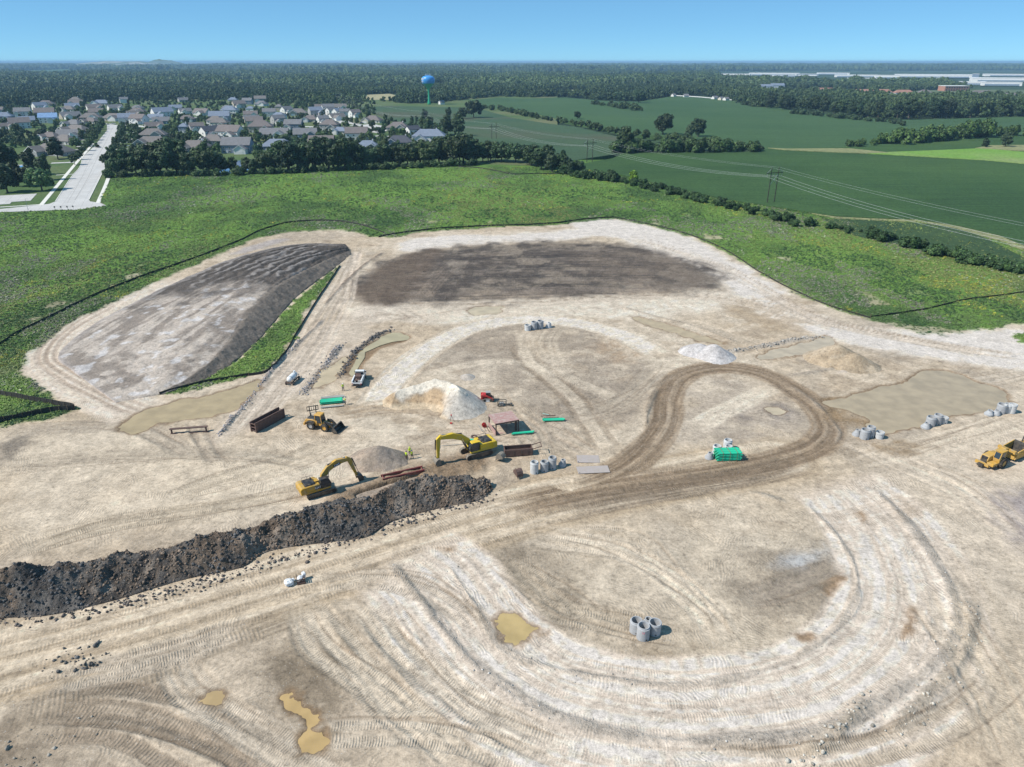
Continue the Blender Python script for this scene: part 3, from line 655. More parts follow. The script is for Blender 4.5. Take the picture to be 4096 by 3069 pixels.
# --- water sheets
def poly_mesh(name, pts, z):
    bm = bmesh.new(); vs = [bm.verts.new((p[0], p[1], z)) for p in pts]; f = bm.faces.new(vs)
    if f.normal.z < 0: f.normal_flip()
    bm.normal_update()
    if f.normal.z < 0: f.normal_flip()
    bmesh.ops.triangulate(bm, faces=bm.faces)
    me = bpy.data.meshes.new(name); bm.to_mesh(me); bm.free(); return me
for k, (nm, px, col, dep) in enumerate(PUDDLES):
    key = 'muddy_water_%d' % k
    t = NT('muddy_water'); n = t.noise(0.35, 3.0, 0.5, t.pos())
    c = t.mix(t.ramp(n, [(0.35, 0.0), (0.65, 1.0)]), tuple(v * 0.86 for v in col), tuple(min(1, v * 1.08) for v in col))
    t.bump(t.noise(2.5, 2.0, 0.5, t.pos()), 0.02, 0.2)
    m = t.fin(c, 0.12, 0.0, 0.22)
    ctr = smooth_poly([(q.x, q.y) for q in DL(px)], 3, True); cen = ctr.mean(0)
    d = ctr - cen; ln = np.linalg.norm(d, axis=1, keepdims=True); ctr = ctr + d / ln * (2.0 if nm == 'pond' else 1.3)
    o = link('water', poly_mesh(nm, ctr, -dep * 0.55), m)
    tag(o, kind='structure')
# ------------------------------------------------------------------ far ground, fields, roads, water
def sheet(name, pts, z, mat, smooth=0, skirt=0.0, kind='structure'):
    p = [(q[0], q[1]) for q in pts]
    if smooth: p = [tuple(q) for q in smooth_poly(p, smooth, True)]
    me = poly_mesh(name, p, z)
    if skirt:
        bm = bmesh.new(); bm.from_mesh(me); n = len(p)
        ed = [e for e in bm.edges if e.is_boundary]
        r = bmesh.ops.extrude_edge_only(bm, edges=ed)
        bmesh.ops.translate(bm, verts=[g for g in r['geom'] if isinstance(g, bmesh.types.BMVert)], vec=(0, 0, -skirt))
        bm.to_mesh(me); bm.free()
    return tag(link(name, me, mat), kind=kind)

def green_material(name, c1, c2, c3=None, big=0.012, small=0.5, rough=0.95, bump=0.0, row=None):
    t = NT(name); p = t.pos()
    c = t.mix(t.ramp(t.noise(big, 4.0, 0.6, p), [(0.36, 0.0), (0.64, 1.0)]), c1, c2)
    if c3: c = t.mix(t.ramp(t.noise(big * 0.45, 3.0, 0.55, p, 0.4), [(0.52, 0.0), (0.66, 0.85)]), c, c3)
    if row is not None:
        mp = t.new('ShaderNodeMapping'); mp.inputs['Rotation'].default_value = (0, 0, row); mp.inputs['Scale'].default_value = (0.012, 0.55, 1.0); t.l.new(p, mp.inputs[0])
        c = t.mix(0.55, c, t.ramp(t.noise(1.0, 3.0, 0.65, mp.outputs[0]), [(0.32, 0.70), (0.68, 1.22)]), 'MULTIPLY')
    n = t.noise(small, 3.0, 0.7, p)
    c = t.mix(0.75, c, t.ramp(n, [(0.30, 0.45), (0.70, 1.25)]), 'MULTIPLY')
    if bump: t.bump(n, 1.0, bump)
    return t.fin(c, rough, 0.0, 0.15)
M_FAR = green_material('far_woodland_floor', (0.030, 0.055, 0.028), (0.045, 0.075, 0.034), (0.065, 0.095, 0.045), 0.0011, 0.008)
M_CROP = green_material('crop_leaves', (0.040, 0.085, 0.029), (0.058, 0.114, 0.036), (0.070, 0.126, 0.038), 0.010, 0.9, bump=0.6, row=0.35)
M_CROP2 = green_material('crop_leaves_far', (0.050, 0.102, 0.040), (0.064, 0.120, 0.047), (0.060, 0.112, 0.052), 0.006, 0.8, bump=0.35, row=-0.2)
M_CROP3 = green_material('thin_crop', (0.052, 0.098, 0.050), (0.066, 0.108, 0.054), (0.115, 0.105, 0.072), 0.009, 0.7, bump=0.3, row=0.35)
M_BRIGHT = green_material('bright_grass', (0.155, 0.290, 0.050), (0.190, 0.310, 0.070), (0.235, 0.285, 0.110), 0.02, 0.6)
M_LAWN = green_material('lawn', (0.075, 0.130, 0.042), (0.115, 0.150, 0.062), (0.165, 0.165, 0.085), 0.02, 0.5)
M_VERGE = green_material('dry_grass_verge', (0.20, 0.22, 0.10), (0.28, 0.27, 0.14), None, 0.02, 0.5)
M_TANF = green_material('stubble', (0.33, 0.30, 0.17), (0.38, 0.34, 0.20), None, 0.02, 0.2)

bm = bmesh.new(); bmesh.ops.create_circle(bm, cap_ends=True, segments=96, radius=70000)
me = bpy.data.meshes.new('ground'); bm.to_mesh(me); bm.free()
o = link('ground', me, M_FAR, loc=(0, 0, -3.0)); tag(o, kind='structure')
sheet('lawn', PL(SUBURB), -0.10, M_LAWN, 0, 3.5)
sheet('field', PL(CROP1), 0.45, M_CROP, 0, 4.0)
sheet('field', PL([(1870, 404), (2000, 392), (2100, 396), (2260, 391), (2420, 405), (2560, 408), (2690, 386), (2950, 404), (3060, 424), (3170, 442), (3400, 470), (3560, 482), (3700, 480), (4096, 468), (5200, 460), (5200, 536), (4096, 541), (3900, 550), (3640, 578), (3390, 592), (3060, 598), (2950, 578), (2800, 572), (2650, 548), (2550, 540), (2400, 510), (2250, 482), (2150, 458), (2048, 442), (1900, 428)]), 0.5, M_CROP2, 0, 4.0)
sheet('field', PL([(1560, 424), (1700, 428), (1900, 431), (2048, 473), (2200, 497), (2300, 508), (2500, 556), (2650, 578), (2760, 604), (2440, 622), (2240, 652), (2048, 604), (1830, 556), (1700, 522), (1600, 492), (1500, 458), (1420, 432)]), 0.35, M_CROP3, 0, 4.0)
sheet('grass_wedge', PL([(3470, 619), (3560, 612), (3720, 606), (3928, 597), (4096, 612), (4600, 620), (4600, 735), (4096, 659), (3940, 645), (3766, 635), (3558, 623)]), 0.80, M_BRIGHT, 0, 0.4)
sheet('grass_verge', PL([(3900, 597), (3960, 586), (4096, 584), (4400, 584), (4400, 610), (4096, 608)]), 0.90, M_VERGE, 0, 0.4)
sheet('grass_verge', PL([(3072, 596), (3150, 599), (3260, 598), (3400, 598), (3560, 615), (3470, 618), (3330, 613), (3140, 604)]), 0.85, M_VERGE, 0, 0.4)
sheet('grass_hollow', PL([(3300, 880), (3420, 882), (3600, 890), (3760, 905), (3900, 940), (4030, 1000), (4120, 1060), (3980, 1050), (3800, 1010), (3620, 985), (3460, 955), (3360, 920)]), 0.30, green_material('hollow_grass', (0.036, 0.070, 0.034), (0.060, 0.098, 0.036), (0.085, 0.115, 0.04), 0.03, 0.8), 3, 0.6)
sheet('grass_verge', PL([(3235, 853), (3343, 869), (3506, 877), (3669, 882), (3832, 907), (3995, 945), (4096, 986), (4300, 1066), (4300, 1090), (4096, 1005), (3990, 962), (3830, 918), (3669, 891), (3506, 884), (3343, 876)]), 0.28, M_VERGE, 0, 0.5)
sheet('field', PL([(1455, 400), (1470, 380), (1560, 376), (1590, 384), (1560, 400)]), 0.3, M_TANF, 0, 0.8)
sheet('field', PL([(2160, 376), (2200, 362), (2345, 358), (2350, 374)]), 0.3, green_material('pale_pasture', (0.16, 0.19, 0.10), (0.20, 0.22, 0.12)), 0, 0.8)
sheet('field', PL([(90, 300), (130, 284), (260, 278), (330, 278), (330, 296), (220, 304)]), 2.5, M_CROP2, 0, 3.0)
sheet('field', PL([(1420, 271), (1480, 269), (1660, 269), (1660, 272), (1500, 274)]), 6.0, M_TANF, 0, 6.5)
sheet('grass_verge', PL([(3560, 372), (3700, 362), (3950, 360), (4300, 362), (4300, 392), (3900, 385), (3600, 392)]), 0.6, green_material('park_grass', (0.10, 0.135, 0.07), (0.13, 0.16, 0.085), (0.22, 0.22, 0.15), 0.01, 0.2), 0, 1.2)

# far landfill ridge and wooded rise
def ridge(name, px_pts, depth, mat, seed):
    """px_pts: (px, base_py, top_py); a broad hill"""
    n = 60; base = resample([(p[0], p[1], p[2]) for p in px_pts], n); V = []
    nr = 14
    for j in range(nr):
        f = j / (nr - 1)
        for i in range(n):
            b = P(base[i, 0], base[i, 1]); dist = b.y
            h = max(0.0, CAM_H - (base[i, 2] - 246.0) / FPX * dist / (CP * CP) * 1.0 - 0.0)
            prof = math.sin(math.pi * min(1, f * 1.0)) ** 0.7 if 0 < f < 1 else 0
            zz = h * prof * (0.93 + 0.14 * float(fbm(np.array([i * 1.0]), np.array([j * 1.0]), 4, 2, seed)[0])) - (2 if f in (0, 1) else 0)
            V.append((b.x * (1 + depth * f / dist), b.y + depth * f, zz))
    me = grid_mesh(name, np.array(V), nr, n)
    return tag(link(name, me, mat), kind='structure')
t = NT('landfill_slope'); p = t.pos()
c = t.mix(t.ramp(t.noise(0.006, 4.0, 0.6, p), [(0.45, 0.0), (0.60, 1.0)]), (0.10, 0.13, 0.06), (0.34, 0.31, 0.26))
M_LAND = t.fin(c, 0.95)
ridge('hill', [(260, 268, 262), (330, 268, 251), (440, 268, 245), (560, 268, 246), (640, 268, 250), (740, 268, 262)], 900, M_LAND, 1)
ridge('hill', [(560, 266, 258), (610, 266, 244), (640, 266, 240), (690, 266, 243), (760, 266, 256), (800, 266, 263)], 700, green_material('grassy_hill', (0.09, 0.12, 0.05), (0.13, 0.15, 0.07), None, 0.004, 0.02), 2)

# concrete road, sidewalks, drives
t = NT('concrete_paving'); p = t.pos()
c = t.mix(t.ramp(t.noise(0.12, 4.0, 0.6, p), [(0.3, 0.0), (0.7, 1.0)]), (0.44, 0.425, 0.41), (0.54, 0.525, 0.505))
bk = t.new('ShaderNodeTexBrick'); mp = t.new('ShaderNodeMapping'); mp.inputs['Rotation'].default_value = (0, 0, math.radians(-24)); t.l.new(p, mp.inputs[0]); t.l.new(mp.outputs[0], bk.inputs['Vector'])
bk.offset = 0.0; bk.inputs['Scale'].default_value = 0.1; bk.inputs['Brick Width'].default_value = 0.45; bk.inputs['Row Height'].default_value = 0.5; bk.inputs['Mortar Size'].default_value = 0.006
for q_, v_ in (('Color1', 1.0), ('Color2', 0.92), ('Mortar', 0.62)): bk.inputs[q_].default_value = (v_, v_, v_, 1)
c = t.mix(1.0, c, bk.outputs['Color'], 'MULTIPLY')
M_CONC = t.fin(c, 0.85)
t = NT('sidewalk_concrete'); c = t.mix(t.ramp(t.noise(0.3, 3.0, 0.6, t.pos()), [(0.3, 0.0), (0.7, 1.0)]), (0.60, 0.58, 0.53), (0.68, 0.66, 0.61))
M_WALK = t.fin(c, 0.85)
M_JOINT = paint('dark_joint', (0.20, 0.19, 0.18), 0.9)
roadL = [(7, 836), (197, 816), (222, 806), (285, 709), (319, 669), (331, 628), (380, 582), (405, 550), (428, 522), (428, 494)]
roadR = [(477, 503), (479, 531), (463, 577), (417, 633), (419, 672), (356, 799), (360, 806), (400, 812), (424, 822), (405, 827), (370, 830), (340, 835), (312, 839), (231, 840), (0, 849), (-300, 868), (-300, 850)]
sheet('road', PL(roadL + roadR), 0.02, M_CONC, 0, 0.4)
def strip(name, pts, wid, z, mat, skirt=0.2):
    c = smooth_poly([(q[0], q[1]) for q in PL(pts)], 4); d = np.gradient(c, axis=0); d /= np.linalg.norm(d, axis=1, keepdims=True) + 1e-9
    nrm = np.stack([-d[:, 1], d[:, 0]], 1)
    L, R = c + nrm * wid / 2, c - nrm * wid / 2; n = len(c)
    v = [(*q, z) for q in L] + [(*q, z) for q in R] + [(*q, z - skirt) for q in L] + [(*q, z - skirt) for q in R]
    f = [(n + i, n + i + 1, i + 1, i) for i in range(n - 1)] + [(i, i + 1, 2 * n + i + 1, 2 * n + i) for i in range(n - 1)] + [(n + i + 1, n + i, 3 * n + i, 3 * n + i + 1) for i in range(n - 1)]
    me = bpy.data.meshes.new(name); me.from_pydata(v, [], f); me.update()
    return tag(link(name, me, mat), kind='structure')
strip('sidewalk', [(163, 822), (225, 748), (294, 665), (340, 612), (372, 575)], 2.0, 0.04, M_WALK)
strip('sidewalk', [(392, 812), (425, 735), (450, 662)], 2.0, 0.04, M_WALK)
strip('sidewalk', [(0, 829), (100, 823), (170, 818)], 1.6, 0.05, M_WALK)
strip('path', [(224, 701), (260, 699), (296, 697)], 1.5, 0.05, M_WALK); strip('path', [(410, 692), (440, 690)], 1.5, 0.05, M_WALK)
strip('kerb', [(222, 806), (285, 709), (319, 669), (331, 628)], 0.35, 0.14, M_WALK, 0.3)
strip('kerb', [(356, 799), (388, 735), (419, 672)], 0.35, 0.14, M_WALK, 0.3)
strip('road_joint', [(300, 800), (350, 715), (385, 640), (425, 565), (452, 510)], 0.16, 0.026, M_JOINT, 0.0)
strip('road_joint', [(270, 812), (325, 715), (360, 640), (405, 565), (438, 510)], 0.12, 0.026, M_JOINT, 0.0)
sheet('driveway', PL([(-200, 790), (0, 783), (148, 775), (122, 803), (46, 808), (40, 816), (-200, 830)]), 0.03, M_CONC, 0, 0.3)
strip('driveway', [(205, 653), (300, 649)], 6.0, 0.03, M_CONC); strip('driveway', [(70, 662), (105, 660)], 5.0, 0.03, M_CONC)
for a, b in (((185, 527), (250, 524)), ((-60, 512), (60, 500)), ((640, 514), (840, 508)), ((840, 508), (1100, 502)), ((1100, 502), (1265, 508)), ((1265, 508), (1400, 484)), ((300, 497), (440, 496)), ((1180, 470), (1350, 455)), ((0, 470), (240, 460)), ((720, 470), (1000, 468)), ((480, 498), (640, 512))):
    strip('street', [a, ((a[0] + b[0]) / 2, (a[1] + b[1]) / 2), b], 9.0, 0.02, M_CONC)
strip('street', [(1340, 480), (1400, 492), (1450, 503), (1500, 520)], 9.0, 0.03, M_CONC)
sheet('street', PL([(1450, 500), (1500, 498), (1540, 508), (1550, 522), (1510, 532), (1460, 522)]), 0.045, M_CONC, 2, 0.2)
for px in ((690, 600), (1035, 580), (1187, 579), (1330, 580), (1530, 563), (1565, 545), (1500, 545), (1420, 502), (830, 590), (1020, 552), (1160, 548), (520, 499), (590, 497), (545, 490), (360, 482), (905, 510)):
    strip('driveway', [(px[0] - 22, px[1] + 1), px, (px[0] + 22, px[1] - 2)], 7.0, 0.055, M_CONC)
for k in range(9):
    y = 520 + k * 13; xr = 492 - (y - 520) * 0.45; xl = 402 - (y - 520) * 0.75
    strip('driveway', [(xr, y), (xr + 28, y - 1), (xr + 55, y - 2)], 5.0, 0.06, M_CONC)
    strip('driveway', [(xl, y), (xl - 26, y + 1), (xl - 50, y + 2)], 5.0, 0.06, M_CONC)
sheet('road', PL([(2700, 382), (2800, 388), (2950, 402), (2948, 405), (2800, 391), (2700, 385)]), 0.62, M_WALK)
t = NT('pond_water'); t.bump(t.noise(1.5, 2.0, 0.5, t.pos()), 0.05, 0.3); M_POND = t.fin((0.06, 0.13, 0.26), 0.08, 0.0, 0.5)
sheet('pond', PL([(870, 690), (900, 652), (960, 642), (1060, 632), (1130, 630), (1190, 640), (1320, 627), (1365, 632), (1330, 646), (1180, 655), (1050, 664), (960, 690)]), -0.05, M_POND, 2)
sheet('pond', PL([(1540, 636), (1560, 628), (1590, 632), (1560, 642)]), -0.05, M_POND, 2)
t = NT('pool_water'); M_POOL = t.fin((0.09, 0.30, 0.62), 0.1)
sheet('water', PL([(66, 670), (85, 663), (108, 665), (112, 678), (90, 682), (70, 679)]), 0.06, M_POOL, 2)

# ------------------------------------------------------------------ foliage
def leaf_mesh(name, cen, nrm, size, lv, extra=None):
    """quads at cen facing nrm; lv per leaf"""
    n = len(cen); up = np.where(np.abs(nrm[:, 2:3]) < 0.9, np.array([[0, 0, 1.0]]), np.array([[1.0, 0, 0]]))
    a = np.cross(nrm, up); a /= np.linalg.norm(a, axis=1, keepdims=True); b = np.cross(nrm, a)
    th = nprng.uniform(0, 6.283, (n, 1)); a, b = a * np.cos(th) + b * np.sin(th), b * np.cos(th) - a * np.sin(th)
    s = size[:, None]
    k = nprng.uniform(0.45, 0.8, (n, 1))
    V = np.stack([cen - a * s, cen - b * s * k, cen + a * s, cen + b * s * k], 1).reshape(-1, 3)
    nv = 4 * n; nf = n
    loops = np.arange(nv, dtype=np.int32); at = np.repeat(lv, 4)
    if extra is not None:
        ev, ef, elv = extra; V = np.concatenate([V, ev]); loops = np.concatenate([loops, (ef + nv).ravel().astype(np.int32)])
        at = np.concatenate([at, elv]); nf += len(ef)
    me = bpy.data.meshes.new(name)
    me.vertices.add(len(V)); me.vertices.foreach_set('co', V.astype(np.float32).ravel())
    me.loops.add(len(loops)); me.loops.foreach_set('vertex_index', loops)
    tot = [4] * n + ([3] * (nf - n))
    st = np.r_[0, np.cumsum(tot)[:-1]].astype(np.int32)
    me.polygons.add(nf); me.polygons.foreach_set('loop_start', st)
    me.update(calc_edges=True)
    q = me.attributes.new('lv', 'FLOAT', 'POINT'); q.data.foreach_set('value', at.astype(np.float32))
    return me

def ico(sub):
    bm = bmesh.new(); bmesh.ops.create_icosphere(bm, subdivisions=sub, radius=1.0)
    v = np.array([q.co[:] for q in bm.verts]); f = np.array([[l.index for l in q.verts] for q in bm.faces]); bm.free(); return v, f
ICO1, ICO2 = ico(1), ico(2)

def crown(name, seed, R, nblob, per, leaf, blob=(0.30, 0.45), zc=None, flat=0.0, core=0.72):
    """foliage: leaves on many uneven clumps, thin dark cores inside"""
    g = np.random.default_rng(seed); R = np.array(R); C = []; N = []; S = []; LV = []; ev = []; ef = []; el = []; off = 0
    zc = R[2] if zc is None else zc
    for k in range(nblob):
        d = g.normal(size=3); d /= (np.abs(d) ** 3.5).sum() ** (1 / 3.5); d[:2] *= 0.95 if d[2] < 0 else 1 - 0.25 * d[2]; d[2] *= 0.9
        rr = g.uniform(0.2, 0.86)
        c = d * R * rr + np.array([0, 0, zc]); br = g.uniform(*blob) * R.mean() * (1.15 - 0.45 * rr)
        m = int(per * g.uniform(0.7, 1.3)); q = g.normal(size=(m, 3)); q /= np.linalg.norm(q, axis=1, keepdims=True)
        rad = br * g.uniform(0.72, 1.12, (m, 1)); cc = c + q * rad * np.array([1, 1, 0.85])
        nn = q + g.normal(size=(m, 3)) * 0.55 + np.array([0, 0, 0.25]); nn /= np.linalg.norm(nn, axis=1, keepdims=True)
        C.append(cc); N.append(nn); S.append(leaf * g.uniform(0.55, 1.25, m)); LV.append(np.clip(g.normal(0.5, 0.18, m) + g.normal(0, 0.10), 0, 1))
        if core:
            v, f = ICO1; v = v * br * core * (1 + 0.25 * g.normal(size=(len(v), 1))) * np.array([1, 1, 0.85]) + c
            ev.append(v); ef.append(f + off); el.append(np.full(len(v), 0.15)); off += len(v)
    return leaf_mesh(name, np.concatenate(C), np.concatenate(N), np.concatenate(S), np.concatenate(LV), (np.concatenate(ev), np.concatenate(ef), np.concatenate(el)) if core else None)

def trunk_mesh(name, h, r, seed, limbs=5):
    g = random.Random(seed); mb = MB(); p = Vector((0, 0, -0.4)); pts = [p]
    for k in range(4): p = p + Vector((g.uniform(-.12, .12) * h * .2, g.uniform(-.12, .12) * h * .2, h * 0.72 / 4)); pts.append(p)
    rr = [r * 1.25, r, r * .85, r * .7, r * .45]
    for k in range(4): mb.tube(pts[k], pts[k + 1], rr[k], rr[k + 1], 7)
    for k in range(limbs):
        a = g.uniform(0, 6.28); s = pts[2].lerp(pts[4], g.uniform(0, .8)); mb.tube(s, s + Vector((math.cos(a) * h * .22, math.sin(a) * h * .22, h * g.uniform(.12, .25))), r * .4, r * .12, 5)
    return mb.mesh(name)

def leaf_material(name, inst):
    t = NT(name)
    base = t.attr('tint', 'Color', 'INSTANCER') if inst else t.new('ShaderNodeObjectInfo').outputs['Color']
    lv = t.attr('lv')
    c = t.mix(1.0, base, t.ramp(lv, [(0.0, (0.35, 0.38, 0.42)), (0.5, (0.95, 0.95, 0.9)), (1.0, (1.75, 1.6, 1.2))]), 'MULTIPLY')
    return t.fin(c, 0.6, 0.0, 0.25)
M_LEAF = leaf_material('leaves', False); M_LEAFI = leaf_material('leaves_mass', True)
M_BARK = paint('bark', (0.11, 0.085, 0.065), 0.9, dirt=0.2)

proto_col = bpy.data.collections.new('sources')         # never linked to the scene: only instanced from
def scatter(name, pts, scl, rot, tint, meshes, mat, label=None, cat=None, which=None):
    col = bpy.data.collections.new(name + '_kinds')
    for k, m_ in enumerate(meshes):
        if not m_.materials: m_.materials.append(mat)
        o = bpy.data.objects.new('%s_%02d' % (m_.name, k), m_); col.objects.link(o)
    n = len(pts); me = bpy.data.meshes.new(name); me.vertices.add(n); me.vertices.foreach_set('co', np.ascontiguousarray(pts, dtype=np.float32).ravel())
    def fa(nm, typ, fld, arr):
        a = me.attributes.new(nm, typ, 'POINT'); a.data.foreach_set(fld, np.ascontiguousarray(arr).ravel())
    fa('scl', 'FLOAT_VECTOR', 'vector', np.asarray(scl, dtype=np.float32))
    r3 = np.zeros((n, 3), np.float32); r3[:, 2] = rot; fa('rot', 'FLOAT_VECTOR', 'vector', r3)
    fa('tint', 'FLOAT_COLOR', 'color', np.concatenate([tint, np.ones((n, 1))], 1).astype(np.float32))
    fa('idx', 'INT', 'value', (np.arange(n) % len(meshes) if which is None else which).astype(np.int32))
    ng = bpy.data.node_groups.new(name, 'GeometryNodeTree')
    ng.interface.new_socket('Geometry', in_out='INPUT', socket_type='NodeSocketGeometry'); ng.interface.new_socket('Geometry', in_out='OUTPUT', socket_type='NodeSocketGeometry')
    N = ng.nodes; Lk = ng.links
    gi = N.new('NodeGroupInput'); go = N.new('NodeGroupOutput'); ip = N.new('GeometryNodeInstanceOnPoints'); ci = N.new('GeometryNodeCollectionInfo')
    ci.inputs['Collection'].default_value = col; ci.inputs['Separate Children'].default_value = True; ci.inputs['Reset Children'].default_value = True
    def na(nm, dt):
        q = N.new('GeometryNodeInputNamedAttribute'); q.data_type = dt; q.inputs['Name'].default_value = nm; return q.outputs['Attribute']
    Lk.new(gi.outputs[0], ip.inputs['Points']); Lk.new(ci.outputs[0], ip.inputs['Instance']); ip.inputs['Pick Instance'].default_value = True
    Lk.new(na('idx', 'INT'), ip.inputs['Instance Index']); Lk.new(na('rot', 'FLOAT_VECTOR'), ip.inputs['Rotation']); Lk.new(na('scl', 'FLOAT_VECTOR'), ip.inputs['Scale'])
    Lk.new(ip.outputs[0], go.inputs[0])
    o = link(name, me, mat); md = o.modifiers.new('scatter', 'NODES'); md.node_group = ng
    tag(o, label, cat, kind='stuff')
    return o

def proj(x, y, z=0.0):
    dz = z - CAM_H; dep = y * CP - dz * SP; up = y * SP + dz * CP
    return IMW / 2 + FPX * x / dep, IMH / 2 - FPX * up / dep
def in_poly(x, y, poly):
    ins = np.zeros(x.shape, bool); p = np.array([(q[0], q[1]) for q in poly])
    for a, b in zip(p, np.roll(p, -1, 0)):
        ins ^= ((a[1] > y) != (b[1] > y)) & (x < (b[0] - a[0]) * (y - a[1]) / (b[1] - a[1] + 1e-12) + a[0])
    return ins

# --- meadow weeds
WEED = []
for k in range(5):
    g = np.random.default_rng(50 + k); m = 16
    q = g.normal(size=(m, 3)); q[:, 2] = np.abs(q[:, 2]); q /= np.linalg.norm(q, axis=1, keepdims=True)
    c = q * np.array([0.55, 0.55, 0.55]) * g.uniform(0.35, 1, (m, 1)); nn = q + g.normal(size=(m, 3)) * 0.45 + np.array([0, 0, 1.0]); nn /= np.linalg.norm(nn, axis=1, keepdims=True)
    WEED.append(leaf_mesh('weed_clump', c, nn, g.uniform(0.13, 0.28, m), np.clip(g.normal(0.55, 0.13, m), 0, 1)))
NW = 330000
jj = nprng.integers(0, NR - 12, NW * 3); ii = nprng.integers(0, NC, NW * 3)
ok = (VEG[jj, ii] > nprng.uniform(0.25, 0.9, NW * 3)) & (np.abs(Tc[ii]) < 0.95) & (Yr[jj] < 530)
jj, ii = jj[ok][:NW], ii[ok][:NW]; n = len(jj)
wx = GX[jj, ii] + nprng.uniform(-.4, .4, n); wy = GY[jj, ii] + nprng.uniform(-.8, .8, n) * np.clip(wy_ := GY[jj, ii] / 250, 0.4, 2); wz = GZ[jj, ii] - 0.05
s0 = nprng.uniform(0.35, 0.92, n) * np.clip(0.62 + GY[jj, ii] / 420, 0.7, 1.6)
g1w = fbm(wx, wy * 0.7, 46, 3, 440); g2w = fbm(wx, wy * 0.7, 11, 4, 441); g3w = fbm(wx, wy * 0.5, 14, 3, 450); g4w = fbm(wx, wy * 0.5, 8, 3, 460); g5w = fbm(wx, wy * 0.5, 19, 3, 470)
tt = sstep(0.32, 0.68, 0.5 * g1w + 0.5 * g2w)[:, None]
tint = np.array((0.085, 0.140, 0.055)) * (1 - tt) + np.array((0.175, 0.262, 0.072)) * tt
rt = nprng.uniform(0, 1, n)
ol = sstep(0.50, 0.68, fbm(wx, wy * 0.6, 70, 4, 480))[:, None] * 0.75; tint = tint * (1 - ol) + np.array((0.200, 0.215, 0.085)) * ol
dg_ = sstep(0.55, 0.70, fbm(wx, wy * 0.6, 38, 4, 490))[:, None] * 0.7; tint = tint * (1 - dg_) + np.array((0.075, 0.125, 0.055)) * dg_
yel = (g4w > 0.66) & (rt < 0.28) | (rt < 0.001); tint[yel] = (0.32, 0.32, 0.06)
lav = (g5w > 0.57) & (rt < 0.6); tint[lav] = np.array((0.20, 0.205, 0.165))
wht = (g3w > 0.70) & (rt > 0.90); tint[wht] = (0.36, 0.38, 0.30)
drk = (g3w < 0.42) & (rt < 0.65); tint[drk] = (0.045, 0.095, 0.035)
tint *= nprng.uniform(0.7, 1.3, (n, 1))
# the meadow is a little greyer near the left and nearest the camera
hsc = s0 * nprng.uniform(0.6, 1.25, n)
scatter('meadow_weeds', np.stack([wx, wy, wz], 1), np.stack([s0, s0, hsc], 1), nprng.uniform(0, 6.28, n), tint, WEED, M_LEAFI, 'tall green meadow weeds with yellow flowers around the bare site', 'weeds')

# --- tree and shrub kinds
CROWN = [crown('crown', 100 + k, R, nb, per, lf) for k, (R, nb, per, lf) in enumerate([
    ((4.3, 4.1, 5.6), 34, 110, 0.46), ((5.2, 4.8, 5.0), 38, 110, 0.48), ((3.6, 3.4, 6.2), 32, 105, 0.44), ((4.8, 5.3, 6.0), 42, 105, 0.48), ((3.0, 3.1, 3.9), 24, 110, 0.40), ((2.4, 2.4, 5.2), 26, 100, 0.36)])]
CRH = [0.9, 0.8, 1.0, 0.9, 1.5, 0.3]         # crown bottom
CTOP = [11.6, 10.4, 12.8, 12.4, 9.0, 10.2]
TRUNK = [trunk_mesh('trunk', CTOP[k] * 0.8, (0.30, 0.32, 0.28, 0.34, 0.17, 0.16)[k], 40 + k) for k in range(6)]
SHRUB = [crown('foliage', 200 + k, R, nb, per, 0.34, zc=R[2] * 0.75) for k, (R, nb, per) in enumerate([((2.6, 2.3, 1.9), 18, 90), ((3.3, 2.6, 2.2), 22, 90), ((2.0, 2.2, 2.3), 16, 90)])]
for m_ in CROWN + SHRUB: m_.materials.append(M_LEAF)
for m_ in TRUNK: m_.materials.append(M_BARK)

def tree(name, x, y, h, label, group, kind=None, col=(0.05, 0.088, 0.036), z=None, wide=1.0):
    k = rnd.randrange(4) if kind is None else kind; s = h / CTOP[k]
    r = empty(name, (x, y, z if z is not None else -0.1), rnd.uniform(0, 6.28)); sw = s * wide * rnd.uniform(0.92, 1.1)
    r.scale = (sw, sw, s); tag(r, label, 'tree', group)
    t_ = link('trunk', TRUNK[k], parent=r); c_ = link('crown', CROWN[k], parent=r, loc=(0, 0, CRH[k]))
    v = rnd.uniform(0.65, 1.45); c_.color = (col[0] * v * rnd.uniform(0.9, 1.15), col[1] * v, col[2] * v * rnd.uniform(0.85, 1.15), 1)
    return r
def shrub(name, x, y, h, label, group, col=(0.05, 0.095, 0.036), z=None, kind=None, wide=1.0):
    k = rnd.randrange(3) if kind is None else kind; s = h / (SHRUB_H[k])
    o = link(name, SHRUB[k], loc=(x, y, (z if z is not None else -0.1)), rot=(0, 0, rnd.uniform(0, 6.28)))
    sw = s * wide * rnd.uniform(0.9, 1.15); o.scale = (sw, sw, s); v = rnd.uniform(0.75, 1.25)
    o.color = (col[0] * v, col[1] * v, col[2] * v, 1); tag(o, label, 'shrub', group); return o
SHRUB_H = [1.9 * 1.75, 2.2 * 1.75, 2.3 * 1.75]
ORD = 'first second third fourth fifth sixth seventh eighth ninth tenth eleventh twelfth thirteenth fourteenth fifteenth sixteenth seventeenth eighteenth nineteenth'.split()
TENS = ['', '', 'twenty', 'thirty', 'forty', 'fifty', 'sixty', 'seventy', 'eighty', 'ninety']
def ordn(i):
    if i <= 19: return ORD[i - 1]
    if i >= 100: return 'hundred-and-' + ordn(i - 100) if i > 100 else 'hundredth'
    t_, u_ = divmod(i, 10)
    return (TENS[t_][:-1] + 'ieth') if u_ == 0 else TENS[t_] + '-' + ORD[u_ - 1]
